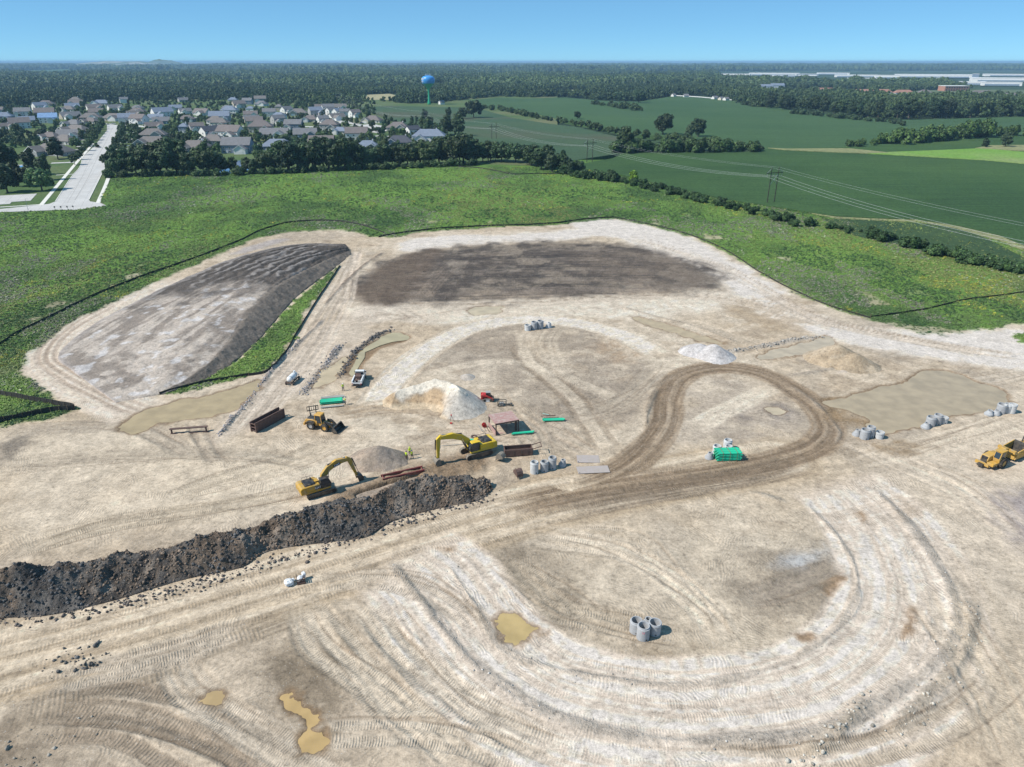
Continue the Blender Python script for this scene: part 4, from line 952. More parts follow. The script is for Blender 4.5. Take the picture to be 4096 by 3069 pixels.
def along(px_pts, n, jx=0.0, jy=0.0, z=0):
    p = resample([(q[0], q[1]) for q in PL(px_pts)], n); p[:, 0] += nprng.uniform(-jx, jx, n); p[:, 1] += nprng.uniform(-jy, jy, n)
    return p[np.argsort(proj(p[:, 0], p[:, 1])[0])]

# belt of tall trees behind the meadow
BELT = [(462, 703), (680, 700), (900, 697), (1100, 688), (1300, 680), (1500, 672), (1700, 664), (1880, 656)]
bp = along(BELT, 66, 2.0, 9.0)
for i, (x, y) in enumerate(bp):
    q = proj(x, y)[0]; h = 16.5 + 3.5 * math.sin(q / 90.0) + rnd.uniform(-2.5, 2.5)
    if 700 < q < 760 or 870 < q < 1010 or 1060 < q < 1100: h *= 0.66
    tree('belt_tree', x, y + 4, h, '%s tree from the left in the dark tree belt behind the meadow' % ordn(i + 1), 'trees in the belt behind the meadow', col=(0.050, 0.086, 0.038))
bs = along([(440, 708), (900, 702), (1500, 678), (1900, 662)], 44, 2, 2.5)
for i, (x, y) in enumerate(bs):
    shrub('undergrowth_shrub', x, y - 1, rnd.uniform(3.0, 6.0), '%s shrub from the left along the foot of the tree belt' % ordn(i + 1), 'shrubs along the foot of the tree belt', col=(0.055, 0.098, 0.040))
bp = along([(1890, 652), (2000, 646), (2120, 655), (2230, 690), (2300, 700)], 24, 3, 9)
for i, (x, y) in enumerate(bp):
    tree('thicket_tree', x, y, rnd.uniform(8, 15), '%s tree from the left in the thicket at the meadow corner' % ordn(i + 1), 'trees in the thicket at the meadow corner', col=(0.048, 0.085, 0.040))
bp = along([(2240, 690), (2330, 715), (2420, 722), (2500, 730), (2600, 755), (2700, 780), (2760, 790), (2850, 815), (2950, 838), (3060, 862), (3150, 885), (3220, 905), (3330, 915), (3430, 935), (3500, 950), (3600, 985), (3700, 1000), (3800, 1030), (3900, 1055), (4000, 1075), (4100, 1095), (4300, 1150)], 112, 4, 4)
for i, (x, y) in enumerate(bp):
    q = proj(x, y)[0]
    h = rnd.uniform(4.0, 7.0) if q < 2460 else rnd.uniform(2.5, 4.4) if q < 3250 else rnd.uniform(1.8, 3.0) if q < 3480 else rnd.uniform(3.4, 5.2)
    c = (0.046, 0.090, 0.034)
    shrub('hedgerow_shrub', x, y, h, '%s shrub from the left in the hedgerow between meadow and crop field' % ordn(i + 1), 'hedgerow shrubs between meadow and crop field', col=c, z=0.0)
b = P(2536, 726); shrub('bright_bush', b.x, b.y, 7.0, 'bright yellow-green bush standing out in the hedgerow', None, (0.16, 0.28, 0.035), kind=2)
# field hedges
HD1 = [(1905, 436), (2000, 440), (2060, 452), (2130, 470), (2200, 482), (2290, 498), (2330, 503), (2370, 512), (2430, 525), (2500, 538), (2600, 552), (2680, 562), (2740, 578), (2830, 592), (2920, 602), (3020, 606)]
for i, (x, y) in enumerate(along(HD1, 76, 4, 9)):
    shrub('field_hedge_shrub', x, y, rnd.uniform(3.5, 7.5) * (1.3 if proj(x, y)[0] > 2700 else 1), '%s shrub from the left in the long hedge across the crop fields' % ordn(i + 1), 'shrubs in the long hedge across the crop fields', col=(0.062, 0.105, 0.042), z=0.2)
for i, (x, y) in enumerate(along([(2460, 614), (2560, 610), (2700, 610), (2850, 610), (2960, 608), (3030, 607)], 30, 3, 5)):
    shrub('thicket_shrub', x, y, rnd.uniform(6, 11), '%s shrub from the left in the tall thicket ending the field hedge' % ordn(i + 1), 'shrubs of the tall thicket ending the field hedge', col=(0.058, 0.105, 0.038), z=0.2)
for i, (x, y) in enumerate(along([(3390, 590), (3480, 582), (3560, 576), (3640, 572), (3750, 566), (3850, 556), (3950, 546), (4096, 544), (4300, 544)], 42, 3, 5)):
    q = proj(x, y)[0]; h = 6 if q < 3500 else 9.5 if q < 3580 else 13.5 if q < 3860 else 16 if q < 3930 else 10
    shrub('round_bush', x, y, h * rnd.uniform(0.8, 1.1), '%s bush from the left in the rounded row beyond the bright grass wedge' % ordn(i + 1), 'bushes of the rounded row beyond the grass wedge', col=(0.075, 0.135, 0.042), z=0.2, wide=0.8)
for i, (x, y) in enumerate(along([(3170, 455), (3240, 462), (3320, 470), (3380, 476), (3430, 482), (3560, 492), (3620, 502)], 34, 8, 10)):
    shrub('field_clump', x, y, rnd.uniform(4, 8), '%s low shrub from the left in the broken row inside the far field' % ordn(i + 1), 'low shrubs in the broken row inside the far field', col=(0.055, 0.095, 0.045), z=0.2)
for i, (x, y) in enumerate(along([(2370, 418), (2420, 424), (2470, 432), (2520, 440), (2570, 446)], 16, 4, 8)):
    shrub('field_island', x, y, rnd.uniform(5, 11), '%s shrub from the left on the bushy island in the far field' % ordn(i + 1), 'shrubs on the bushy island in the far field', col=(0.065, 0.11, 0.048), z=0.2)
for px, py, h, lab in ((2555, 412, 22, 'lone round tree casting a shadow in the far crop field'), (2472, 410, 18, 'tree beside the lone round tree in the far crop field'), (2650, 540, 20, 'tallest pale tree rising from the long field hedge'), (2790, 548, 17, 'dark domed tree at the end of the long field hedge'),
                       (2755, 560, 13, 'round tree just below the dark domed tree in the hedge'), (2495, 610, 19, 'tall tree standing in the thicket above the power lines'), (2310, 478, 10, 'small round tree in the middle of the field hedge'), (1795, 478, 15, 'leftmost tree in the cluster within the thin crop field'), (1700, 478, 13, 'tree beside the pole pair in the thin crop field'),
                       (1895, 472, 22, 'tall dark tree between thin crop and far field'), (1850, 476, 14, 'low tree left of the tall dark field tree'), (1835, 545, 20, 'big tree right of the last grey house'), (1790, 540, 18, 'big tree nearest the last grey house'), (1690, 510, 12, 'round tree behind the last grey house'), (1720, 508, 11, 'second round tree behind the last grey house'), (4020, 590, 12, 'small tree at the right end of the bright grass wedge'), (3940, 592, 8, 'bush at the upper edge of the bright grass wedge')):
    b = P(px, py); tree('field_tree', b.x, b.y, h, lab, None, col=(0.042, 0.075, 0.036), z=0.0)
# wood at right
for i, (x, y) in enumerate(along([(3060, 432), (3200, 446), (3350, 460), (3480, 470), (3600, 472), (3800, 472), (4000, 470), (4200, 468)], 30, 6, 10)):
    tree('wood_edge_tree', x, y + 10, rnd.uniform(17, 25), '%s tree from the left along the edge of the wood beyond the fields' % ordn(i + 1), 'trees along the edge of the wood', col=(0.038, 0.068, 0.034), z=-0.3)
# big trees beside the road
for i, (px, py, h, lab, c) in enumerate(((30, 770, 15, 'dark tree at the left edge of the picture by the driveway', None), (20, 690, 19, 'tall dark tree at the left edge above the pool', None), (75, 745, 13, 'dark tree between the driveway and the pool', None), (120, 745, 12, 'dark tree left of the bright leafy tree by the road', None), (168, 762, 12.5, 'bright leafy tree beside the road sidewalk', (0.085, 0.145, 0.055)), (130, 700, 17, 'tall dark tree right of the swimming pool', None), (185, 720, 16, 'tall dark tree behind the bright leafy tree', None), (232, 636, 15, 'dark tree in front of the nearest grey roof', None), (75, 560, 14, 'rounded pale tree left of the brown roofs', (0.07, 0.105, 0.05)))):
    b = P(px, py); tree('roadside_tree', b.x, b.y, h, lab, None, col=c or (0.036, 0.064, 0.030))
for side, line, nn in (('left', [(300, 660), (325, 632), (352, 600), (375, 570), (395, 545), (405, 520), (410, 500)], 13), ('right', [(420, 662), (440, 650), (452, 622), (470, 592), (482, 565), (490, 540), (492, 515)], 13)):
    p = resample([(q[0], q[1]) for q in PL(line)], nn)
    for i, (x, y) in enumerate(p):
        tree('street_tree', x, y, rnd.uniform(7.5, 9.5), '%s street tree from the near end on the %s side of the concrete road' % (ordn(i + 1), side), 'street trees on the %s side of the road' % side, kind=4, col=(0.05, 0.092, 0.045))

# --- far forest
BND = np.array([(-900, 445), (0, 430), (200, 415), (450, 405), (700, 398), (950, 400), (1100, 410), (1250, 415), (1380, 418), (1440, 408), (1500, 402), (1620, 414), (1750, 414), (1850, 400), (2000, 386), (2100, 391), (2260, 385), (2400, 398), (2560, 404), (2680, 382), (2900, 398), (3000, 428), (3130, 432), (3300, 440), (3400, 455), (3500, 466), (3700, 470), (4000, 470), (4096, 468), (5200, 460)])
CLEAR = [[(1440, 404), (1460, 374), (1600, 372), (1620, 384), (1580, 404)], [(2150, 380), (2200, 358), (2350, 354), (2360, 378)], [(60, 304), (120, 280), (340, 274), (345, 300), (220, 308)], [(1400, 276), (1400, 266), (1680, 266), (1680, 276)], [(280, 272), (300, 262), (800, 258), (820, 272)],
         [(2850, 324), (2850, 284), (4600, 280), (4600, 356), (3950, 354), (3560, 338), (3400, 342), (3000, 330)], [(3540, 398), (3500, 380), (3600, 368), (3800, 352), (4600, 350), (4600, 408), (3900, 392)], [(2930, 406), (2840, 398), (2700, 388), (2690, 379), (2800, 378), (2960, 396)],
         [(3020, 372), (3050, 352), (3420, 352), (3560, 372), (3480, 384), (3200, 372)]]
for x0_, x1_, y0_, y1_, m_ in ((1100, 1500, 299, 304, M_CROP3), (1900, 2300, 295, 299, M_TANF), (2350, 2720, 304, 309, M_CROP3), (180, 420, 318, 324, M_BRIGHT), (2500, 2800, 287, 290, M_TANF), (830, 1020, 309, 315, M_CROP3), (560, 700, 296, 300, M_TANF), (1560, 1760, 318, 323, M_CROP2)):
    CLEAR.append([(x0_, y0_), (x1_, y0_ - 1), (x1_ + 20, y1_ + 9), (x0_ - 20, y1_ + 9)])
    sheet('field', PL([(x0_, y1_ + 6), (x0_ + 15, y0_), (x1_, y0_ - 1), (x1_ + 10, y1_ + 6)]), -1.0, m_, 0, 3.0)
FTREE = [crown('far_crown', 300 + k, (5.5, 5.5, 6.0), 11, 42, 1.25, zc=6.5, core=0.85) for k in range(4)]
def clump(name, seed, n, spread, r, h):
    g = np.random.default_rng(seed); C = []; N = []; S = []; LV = []; ev = []; ef = []; el = []; off = 0
    for k in range(n):
        c = np.array([*(g.normal(size=2) * spread), h * g.uniform(0.45, 0.8)]); br = r * g.uniform(0.7, 1.25); m = 46
        q = g.normal(size=(m, 3)); q[:, 2] = np.abs(q[:, 2]) - 0.3; q /= np.linalg.norm(q, axis=1, keepdims=True)
        C.append(c + q * br * g.uniform(.8, 1.1, (m, 1))); nn = q + g.normal(size=(m, 3)) * .5; N.append(nn / np.linalg.norm(nn, axis=1, keepdims=True)); S.append(r * g.uniform(.18, .34, m)); LV.append(np.clip(g.normal(.5, .18, m) + g.normal(0, .12), 0, 1))
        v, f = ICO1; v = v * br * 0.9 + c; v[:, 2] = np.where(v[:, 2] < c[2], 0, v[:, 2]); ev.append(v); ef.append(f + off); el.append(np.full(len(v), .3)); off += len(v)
    return leaf_mesh(name, np.concatenate(C), np.concatenate(N), np.concatenate(S), np.concatenate(LV), (np.concatenate(ev), np.concatenate(ef), np.concatenate(el)))
FCL = [clump('far_clump', 320 + k, 7, 11, 7.5, 15) for k in range(4)]
FCL2 = [clump('horizon_clump', 340 + k, 9, 34, 17, 18) for k in range(3)]
def forest(name, d0, d1, n, meshes, hs, label, seed, tintm=1.0, dens=0.0):
    g = np.random.default_rng(seed); d = np.sqrt(g.uniform(d0 ** 2, d1 ** 2, n)); x = g.uniform(-0.84, 0.84, n) * d; y = d
    px, py = proj(x, y); ok = py < np.interp(px, BND[:, 0], BND[:, 1])
    for c in CLEAR: ok &= ~in_poly(px, py, c)
    if dens: ok &= fbm(x, y, d0 * 0.22, 3, seed) > dens
    x, y = x[ok], y[ok]; m = len(x); s = g.uniform(0.75, 1.3, m)
    patch = fbm(x, y, 120 + d0 * 0.05, 3, seed + 2)
    tint = (np.array((0.044, 0.078, 0.036)) + (np.array((0.098, 0.150, 0.058)) - np.array((0.044, 0.078, 0.036))) * (sstep(0.35, 0.75, patch) * 0.7 + 0.3 * g.uniform(0, 1, m))[:, None]) * tintm
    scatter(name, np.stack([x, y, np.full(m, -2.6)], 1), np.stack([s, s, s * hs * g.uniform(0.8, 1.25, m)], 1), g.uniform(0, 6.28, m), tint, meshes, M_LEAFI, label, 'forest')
forest('forest', 900, 2100, 34000, FTREE, 1.05, 'dense dark green forest beyond the houses and crop fields', 61)
forest('forest', 2100, 4600, 34000, FCL, 1.0, 'hazy woodland stretching behind the water tower', 62, dens=0.30)
forest('forest', 4600, 16000, 15000, FCL2, 1.0, 'blue distant woodland below the horizon', 63, dens=0.42)
# ------------------------------------------------------------------ houses of the estate
def hz(x, y, pyt):
    """height at (x, y) that shows at picture row pyt"""
    r = (IMH / 2 - pyt) / FPX
    return CAM_H + (r * y * CP - y * SP) / (CP + r * SP)
ROOFC = {'grey': (0.180, 0.180, 0.190), 'brown': (0.178, 0.155, 0.150), 'blue': (0.190, 0.225, 0.290), 'dark': (0.080, 0.085, 0.105), 'taupe': (0.185, 0.168, 0.160), 'red': (0.330, 0.180, 0.135), 'tarp': (0.20, 0.32, 0.52)}
WALLC = {'white': (0.74, 0.74, 0.72), 'tan': (0.44, 0.39, 0.31), 'grey': (0.36, 0.36, 0.36), 'blue': (0.20, 0.25, 0.33), 'brick': (0.33, 0.19, 0.15), 'darkbrown': (0.14, 0.105, 0.09), 'cream': (0.62, 0.58, 0.48)}
def roof_mat(c):
    k = 'shingles_' + c
    if k not in _simple:
        t = NT(k); n = t.noise(0.5, 4.0, 0.6, t.obj()); n2 = t.noise(6.0, 2.0, 0.5, t.obj())
        cc = t.mix(t.ramp(n, [(0.3, 0.0), (0.7, 1.0)]), tuple(v * 0.85 for v in ROOFC[c]), tuple(v * 1.12 for v in ROOFC[c]))
        cc = t.mix(0.4, cc, t.ramp(n2, [(0.3, 0.6), (0.7, 1.2)]), 'MULTIPLY'); _simple[k] = t.fin(cc, 0.9)
    return _simple[k]
def wall_mat(c): return paint('siding_' + c, WALLC[c], 0.8, dirt=0.12)
M_TRIM = paint('white_trim', (0.78, 0.78, 0.77), 0.6, dirt=0.08)
t = NT('window_glass'); M_GLASS = t.fin((0.03, 0.04, 0.05), 0.08, 0.0, 0.6)
M_BRICKC = paint('chimney_brick', (0.42, 0.30, 0.25), 0.9, dirt=0.2)
WF = MB(); WF.box((0, 0, 0), (1.5, 0.14, 1.5)); WIN_ME = WF.mesh('window'); WIN_ME.materials.append(M_TRIM)
WP = MB(); WP.box((-0.33, -0.065, 0), (0.58, 0.06, 1.26)); WP.box((0.33, -0.065, 0), (0.58, 0.06, 1.26)); PANE_ME = WP.mesh('pane'); PANE_ME.materials.append(M_GLASS)
def hip_mesh(w, d, rise, ov=0.5, gable=False):
    a, b = w / 2 + ov, d / 2 + ov; r = (a if gable else max(0.3, a - b)); dz = -ov * rise / (d / 2)
    mb = MB()
    if gable:
        for s in (-1, 1): mb.prism([(0, rise), (0, rise + 0.28), (s * b, dz + 0.28), (s * b, dz)], -a, a, Matrix(((0, 1, 0), (1, 0, 0), (0, 0, 1))))
    else:
        v = [(-a, -b, dz), (a, -b, dz), (a, b, dz), (-a, b, dz), (-r, 0, rise), (r, 0, rise)]
        mb.add(v, [(0, 1, 5, 4), (2, 3, 4, 5), (1, 2, 5), (3, 0, 4), (3, 2, 1, 0)])
        mb.box((0, 0, dz - 0.1), (2 * a - .1, 2 * b - .1, 0.2))
    return mb
def gabled_box(mb, w, d, h, rise, gable):
    mb.box((0, 0, h / 2 - 0.2), (w, d, h + 0.4))
    if gable: mb.prism([(-d / 2, h), (d / 2, h), (0, h + rise)], -w / 2, w / 2, Matrix(((0, 1, 0), (1, 0, 0), (0, 0, 1))))
def house(px, py, wpx, st, rt, rc, wc, yaw, label, group, wing=1, chim=True, win=True, d=None, name='house'):
    b = P(px, py); dep = b.y * CP + CAM_H * SP; w = max(7.0, wpx * dep / FPX) * 1.06
    d = d or min(max(w * 0.62, 8), 13.5); h = 3.3 if st == 1 else 6.2; g = rt == 'gable'; rise = d / 2 * (0.72 if st == 1 else 0.75)
    yaw = yaw + (32 if g and rnd.random() < 0.6 and wpx < 100 else 0)
    r = empty(name, (b.x, b.y + d * 0.35, -0.1), math.radians(yaw)); tag(r, label, 'house', group)
    wm, rm = wall_mat(wc), roof_mat(rc)
    mb = MB(); gabled_box(mb, w, d, h, rise, g); mb.build('wall', wm, r)
    ro = hip_mesh(w, d, rise, 0.5, g).build('roof', rm, r, loc=(0, 0, h))
    if chim:
        MB().box((w * 0.22, d * 0.12, h + rise * 0.9), (0.9, 0.9, 2.4)).build('chimney', M_BRICKC if wc in ('brick', 'tan') else M_TRIM, r)
    if wing:
        ww, wd = w * 0.40, d * 0.55; wx = wing * w * 0.24; wh = h if st == 1 else 3.6
        wr = ww / 2 * 0.62
        mb = MB(); M9 = Matrix.Rotation(math.pi / 2, 3, 'Z')
        q = MB(); gabled_box(q, wd, ww, wh, wr, True); mb.add([M9 @ Vector(v) for v in q.v], q.f)
        wo = mb.build('wing', wm if rnd.random() < 0.6 else M_TRIM, r, loc=(wx, -d / 2 - wd / 2 + 0.2, 0))
        q = hip_mesh(wd + 1.5, ww, wr, 0.4, True); mb = MB(); mb.add([M9 @ Vector(v) for v in q.v], q.f); mb.build('wing_roof', rm, wo, loc=(0, 0.75, wh))
        for s in (-1, 1):   # pale rake boards
            MB().bar((0, -wd / 2 - 0.45, wr + 0.35), (s * (ww / 2 + .45), -wd / 2 - 0.45, -0.2), 0.12, 0.35).build('rake_board', M_TRIM, wo, loc=(0, 0, wh))
        if win:
            MB().box((0, -wd / 2 - 0.04, 1.15), (min(ww * 0.7, 4.8), 0.10, 2.3)).build('garage_door', M_TRIM, wo)
    if win:
        lv = [1.5] + ([4.2] if st == 2 else []); n = max(2, int(w / 4.2))
        for z in lv:
            for k in range(n):
                x = (k + 0.5) / n * w - w / 2
                if wing and abs(x - wing * w * 0.24) < w * 0.22 and z < 3: continue
                o = link('window', WIN_ME, parent=r, loc=(x, -d / 2 - 0.06, z)); link('pane', PANE_ME, parent=o)
            for s in (-1, 1):
                o = link('window', WIN_ME, parent=r, loc=(s * (w / 2 + 0.06), -d * 0.15, z), rot=(0, 0, s * math.pi / 2)); link('pane', PANE_ME, parent=o)
        MB().box((-wing * w * 0.30 if wing else 0, -d / 2 - 0.05, 1.05), (1.1, 0.12, 2.1)).build('door', M_TRIM, r)
    return r
HS = [ # px, base py, width px, storeys, roof type, roof, wall, yaw
 (205, 622, 150, 1, 'hip', 'taupe', 'grey', -18), (255, 578, 88, 1, 'hip', 'taupe', 'grey', -20), (277, 557, 92, 1, 'gable', 'grey', 'grey', -22), (302, 536, 104, 1, 'hip', 'taupe', 'tan', -20), (293, 508, 66, 1, 'hip', 'grey', 'tan', -15), (198, 560, 64, 1, 'hip', 'brown', 'brick', -10),
 (190, 492, 62, 2, 'gable', 'tarp', 'white', 20), (73, 514, 68, 2, 'gable', 'brown', 'white', 5), (275, 476, 68, 1, 'gable', 'grey', 'tan', 15), (358, 480, 72, 1, 'hip', 'taupe', 'brick', 10), (450, 483, 78, 1, 'hip', 'taupe', 'tan', -8), (175, 470, 66, 2, 'gable', 'brown', 'brick', -10), (88, 466, 54, 2, 'gable', 'grey', 'white', 18), (16, 486, 56, 2, 'hip', 'blue', 'blue', 12), (20, 518, 46, 1, 'gable', 'brown', 'white', 15), (270, 446, 50, 1, 'hip', 'taupe', 'cream', 0), (155, 440, 46, 2, 'gable', 'blue', 'white', 25), (372, 440, 52, 1, 'gable', 'brown', 'white', 10),
 (180, 424, 56, 1, 'hip', 'brown', 'tan', 8), (300, 422, 50, 1, 'gable', 'brown', 'white', 15), (402, 421, 64, 1, 'hip', 'blue', 'tan', 0), (494, 412, 28, 2, 'gable', 'grey', 'white', 0), (730, 408, 36, 1, 'gable', 'grey', 'grey', 10), (930, 406, 34, 1, 'hip', 'blue', 'white', 0),
 (505, 492, 58, 2, 'gable', 'blue', 'white', 20), (552, 496, 60, 2, 'gable', 'brown', 'white', -15), (622, 484, 58, 1, 'gable', 'blue', 'white', 0), (645, 468, 72, 2, 'gable', 'blue', 'white', 12), (545, 457, 60, 1, 'hip', 'brown', 'tan', 5), (547, 441, 42, 1, 'hip', 'grey', 'tan', 0),
 (622, 626, 116, 1, 'gable', 'taupe', 'blue', 4), (605, 588, 124, 1, 'hip', 'taupe', 'grey', 6), (607, 552, 96, 1, 'hip', 'taupe', 'grey', 8), (612, 518, 62, 1, 'gable', 'brown', 'grey', 6),
 (775, 606, 116, 1, 'hip', 'taupe', 'grey', 0), (850, 577, 88, 1, 'hip', 'taupe', 'grey', -4), (838, 551, 70, 2, 'gable', 'dark', 'white', 22), (918, 553, 92, 2, 'gable', 'brown', 'white', -14), (878, 513, 64, 2, 'hip', 'taupe', 'cream', 0), (876, 486, 74, 2, 'gable', 'blue', 'grey', 10), (785, 530, 50, 2, 'gable', 'brown', 'white', 0), (735, 531, 34, 2, 'hip', 'blue', 'blue', 0), (737, 455, 44, 1, 'gable', 'grey', 'white', 10), (805, 461, 60, 1, 'gable', 'brown', 'white', -20), (916, 459, 60, 2, 'hip', 'blue', 'white', 0), (905, 440, 36, 1, 'hip', 'grey', 'tan', 0),
 (946, 612, 106, 2, 'gable', 'grey', 'blue', 2), (1107, 600, 118, 1, 'hip', 'blue', 'blue', 1), (1285, 601, 92, 2, 'gable', 'brown', 'darkbrown', 4), (1095, 551, 104, 1, 'gable', 'grey', 'cream', 3), (1040, 530, 88, 2, 'hip', 'brown', 'tan', 8), (1218, 551, 86, 1, 'gable', 'grey', 'blue', -20), (1173, 521, 64, 2, 'gable', 'grey', 'blue', 0), (1317, 522, 70, 2, 'hip', 'brown', 'grey', -4), (1360, 537, 58, 1, 'hip', 'blue', 'tan', -8), (1110, 496, 48, 2, 'gable', 'grey', 'grey', 15), (1003, 489, 58, 1, 'gable', 'grey', 'tan', 0), (1000, 468, 50, 1, 'gable', 'brown', 'white', -15), (1240, 488, 58, 1, 'hip', 'brown', 'tan', 0), (1291, 497, 42, 2, 'gable', 'grey', 'white', 5), (1145, 456, 42, 2, 'gable', 'grey', 'white', 25), (1115, 444, 26, 2, 'hip', 'grey', 'tan', 0), (1190, 461, 66, 1, 'hip', 'taupe', 'tan', 10), (1275, 445, 30, 2, 'gable', 'brown', 'white', 20), (1322, 460, 38, 2, 'gable', 'grey', 'white', 25), (1351, 464, 40, 2, 'gable', 'blue', 'white', 25), (1378, 466, 38, 2, 'gable', 'grey', 'white', 15), (1000, 443, 30, 1, 'hip', 'blue', 'white', 0),
 (1425, 560, 82, 2, 'gable', 'brown', 'white', -24), (1468, 602, 88, 1, 'hip', 'blue', 'blue', 3), (1596, 584, 106, 1, 'hip', 'dark', 'blue', 2), (1716, 572, 124, 2, 'hip', 'blue', 'white', -2), (1650, 545, 52, 2, 'gable', 'dark', 'white', 12), (1590, 522, 82, 1, 'hip', 'brown', 'grey', -5), (1490, 492, 68, 1, 'hip', 'brown', 'cream', -12), (1418, 470, 42, 2, 'gable', 'brown', 'white', 15)]
xr = random.Random(31); tries = 0; n0 = len(HS)
while len(HS) < n0 + 24 and tries < 4000:
    tries += 1; px_, py_ = xr.uniform(-30, 1480), xr.uniform(408, 520); w_ = (py_ - 246) * xr.uniform(0.20, 0.26)
    if 380 < px_ < 500 and py_ > 488: continue
    if 1380 < px_ < 1560 and py_ > 476: continue
    if any(abs(px_ - h_[0]) < (w_ + h_[2]) * 0.46 and abs(py_ - h_[1]) < 9 for h_ in HS): continue
    HS.append((round(px_), round(py_), round(w_), xr.choice((1, 2, 2)), xr.choice(('gable', 'gable', 'hip')), xr.choice(('grey', 'brown', 'blue', 'taupe', 'grey')), xr.choice(('white', 'white', 'tan', 'cream', 'grey', 'blue')), xr.uniform(-15, 20)))
ROWS = [(585, 'nearest row'), (545, 'second row'), (508, 'third row'), (472, 'fourth row'), (432, 'fifth row'), (0, 'farthest row')]
def rowof(py): return next(n for lim, n in ROWS if py >= lim)
RCW = {'grey': 'grey', 'brown': 'brown', 'blue': 'slate blue', 'dark': 'charcoal', 'taupe': 'taupe', 'red': 'red-brown', 'tarp': 'bright blue covered'}
cnt = {}
for h in sorted(HS, key=lambda q: q[0]):
    rw = rowof(h[1]); cnt[rw] = cnt.get(rw, 0) + 1
    lab = '%s house with %s %s roof, %s from the left in the %s' % ({'darkbrown': 'dark brown'}.get(h[6], h[6]), RCW[h[5]], 'hipped' if h[4] == 'hip' else 'gabled', ordn(cnt[rw]), rw)
    house(*h, lab, 'houses of the estate', wing=rnd.choice((-1, 1)) if h[2] > 40 else 0, chim=rnd.random() < 0.45, win=h[2] > 30)
for i, (px, py, wpx, st, rt, rc, wc) in enumerate(((3295, 373, 104, 2, 'hip', 'red', 'tan'), (3454, 380, 88, 2, 'hip', 'red', 'white'), (3530, 380, 68, 2, 'hip', 'red', 'white'), (3615, 383, 70, 2, 'hip', 'red', 'white'), (3700, 382, 44, 2, 'hip', 'brown', 'white'), (3930, 386, 80, 2, 'hip', 'brown', 'tan'), (4040, 398, 74, 2, 'hip', 'taupe', 'tan'), (2922, 352, 26, 1, 'gable', 'blue', 'white'), (2960, 358, 46, 2, 'hip', 'blue', 'white'), (3060, 356, 62, 2, 'hip', 'blue', 'white'), (3110, 352, 50, 2, 'gable', 'blue', 'white'))):
    house(px, py, wpx, st, rt, rc, wc, 0, '%s building from the left among the far roofs beyond the fields' % ordn(i + 1), 'far dwellings beyond the fields', wing=0, chim=False, win=False, name='far_house')
for i, (px, py, wpx, wc) in enumerate(((2695, 388, 14, 'white'), (2745, 390, 18, 'white'), (2860, 398, 22, 'white'), (2885, 402, 16, 'cream'), (2905, 403, 20, 'white'), (2375, 374, 14, 'white'), (1662, 374, 12, 'white'), (1950, 384, 20, 'white'), (1240, 370, 16, 'white'), (1300, 372, 22, 'white'), (1765, 418, 18, 'white'), (1130, 406, 40, 'grey'), (1170, 408, 40, 'tan'))):
    house(px, py, wpx, 1, 'gable', 'grey', wc, 0, '%s small pale farmstead building from the left along the forest edge' % ordn(i + 1), 'small buildings along the forest edge', wing=0, chim=False, win=False, d=8, name='cottage')

# garden trees between the houses
hp = np.array([(h[0], h[1], h[2]) for h in HS])
ROADPX = [(428, 494), (477, 503), (479, 531), (463, 577), (419, 672), (356, 799), (222, 806), (319, 669), (380, 582), (405, 550)]
gt = []; tries = 0
while len(gt) < 190 and tries < 20000:
    tries += 1
    x = rnd.uniform(-30, 1760); y = 405 + 215 * rnd.random() ** 1.25
    if y > 600 and x < 480: continue
    if x > 1500 and y < 480: continue
    if ((np.abs(hp[:, 0] - x) < hp[:, 2] * 0.55) & (y > hp[:, 1] - 10) & (y < hp[:, 1] + 16)).any(): continue
    if in_poly(np.array([x]), np.array([y]), ROADPX)[0] or (390 < x < 500 and y > 490 and abs(x - (455 - (y - 500) * 0.45)) < 45): continue
    if any(abs(a - x) < 12 and abs(b_ - y) < 4 for a, b_ in gt): continue
    gt.append((x, y))
gt.sort(); cnt = {}
for x, y in gt:
    rw = rowof(y); cnt[rw] = cnt.get(rw, 0) + 1; b = P(x, y)
    k = rnd.choice((0, 1, 2, 4, 4, 5))
    tree('garden_tree', b.x, b.y, rnd.uniform(6.0, 10.5), '%s garden tree from the left in the %s of houses' % (ordn(cnt[rw]), rw), 'garden trees between the houses', kind=k, col=(0.072, 0.122, 0.054) if k != 5 else (0.040, 0.074, 0.040))

# the many smaller garden trees and bushes, beyond those built one by one
g = np.random.default_rng(77); n = 2600; x = g.uniform(-120, 1780, n); y = 402 + 212 * g.random(n) ** 1.15
ok = ~((x > 1500) & (y < 500)) & ~((y > 592) & (x < 480)) & ~((x > 390) & (x < 500) & (y > 490) & (np.abs(x - (455 - (y - 500) * 0.45)) < 34)) & ~((np.abs(x - 1440) < 90) & (np.abs(y - 505) < 14))
for h_ in HS: ok &= ~((np.abs(x - h_[0]) < h_[2] * 0.5) & (y > h_[1] - 8) & (y < h_[1] + 13))
x, y = x[ok][:1450], y[ok][:1450]; n = len(x); w_ = np.array([tuple(P(a, b_)) for a, b_ in zip(x, y)]); w_[:, 2] = -0.3
s_ = g.uniform(0.30, 0.66, n); tn_ = np.array((0.058, 0.098, 0.046)) * g.uniform(0.65, 1.5, (n, 1)) * g.uniform(0.9, 1.1, (n, 3))
scatter('garden_greenery', w_, np.stack([s_ * 0.85, s_ * 0.85, s_], 1), g.uniform(0, 6.28, n), tn_, [m_.copy() for m_ in FTREE], M_LEAFI, 'small garden trees and bushes filling the gaps between the houses', 'bushes')

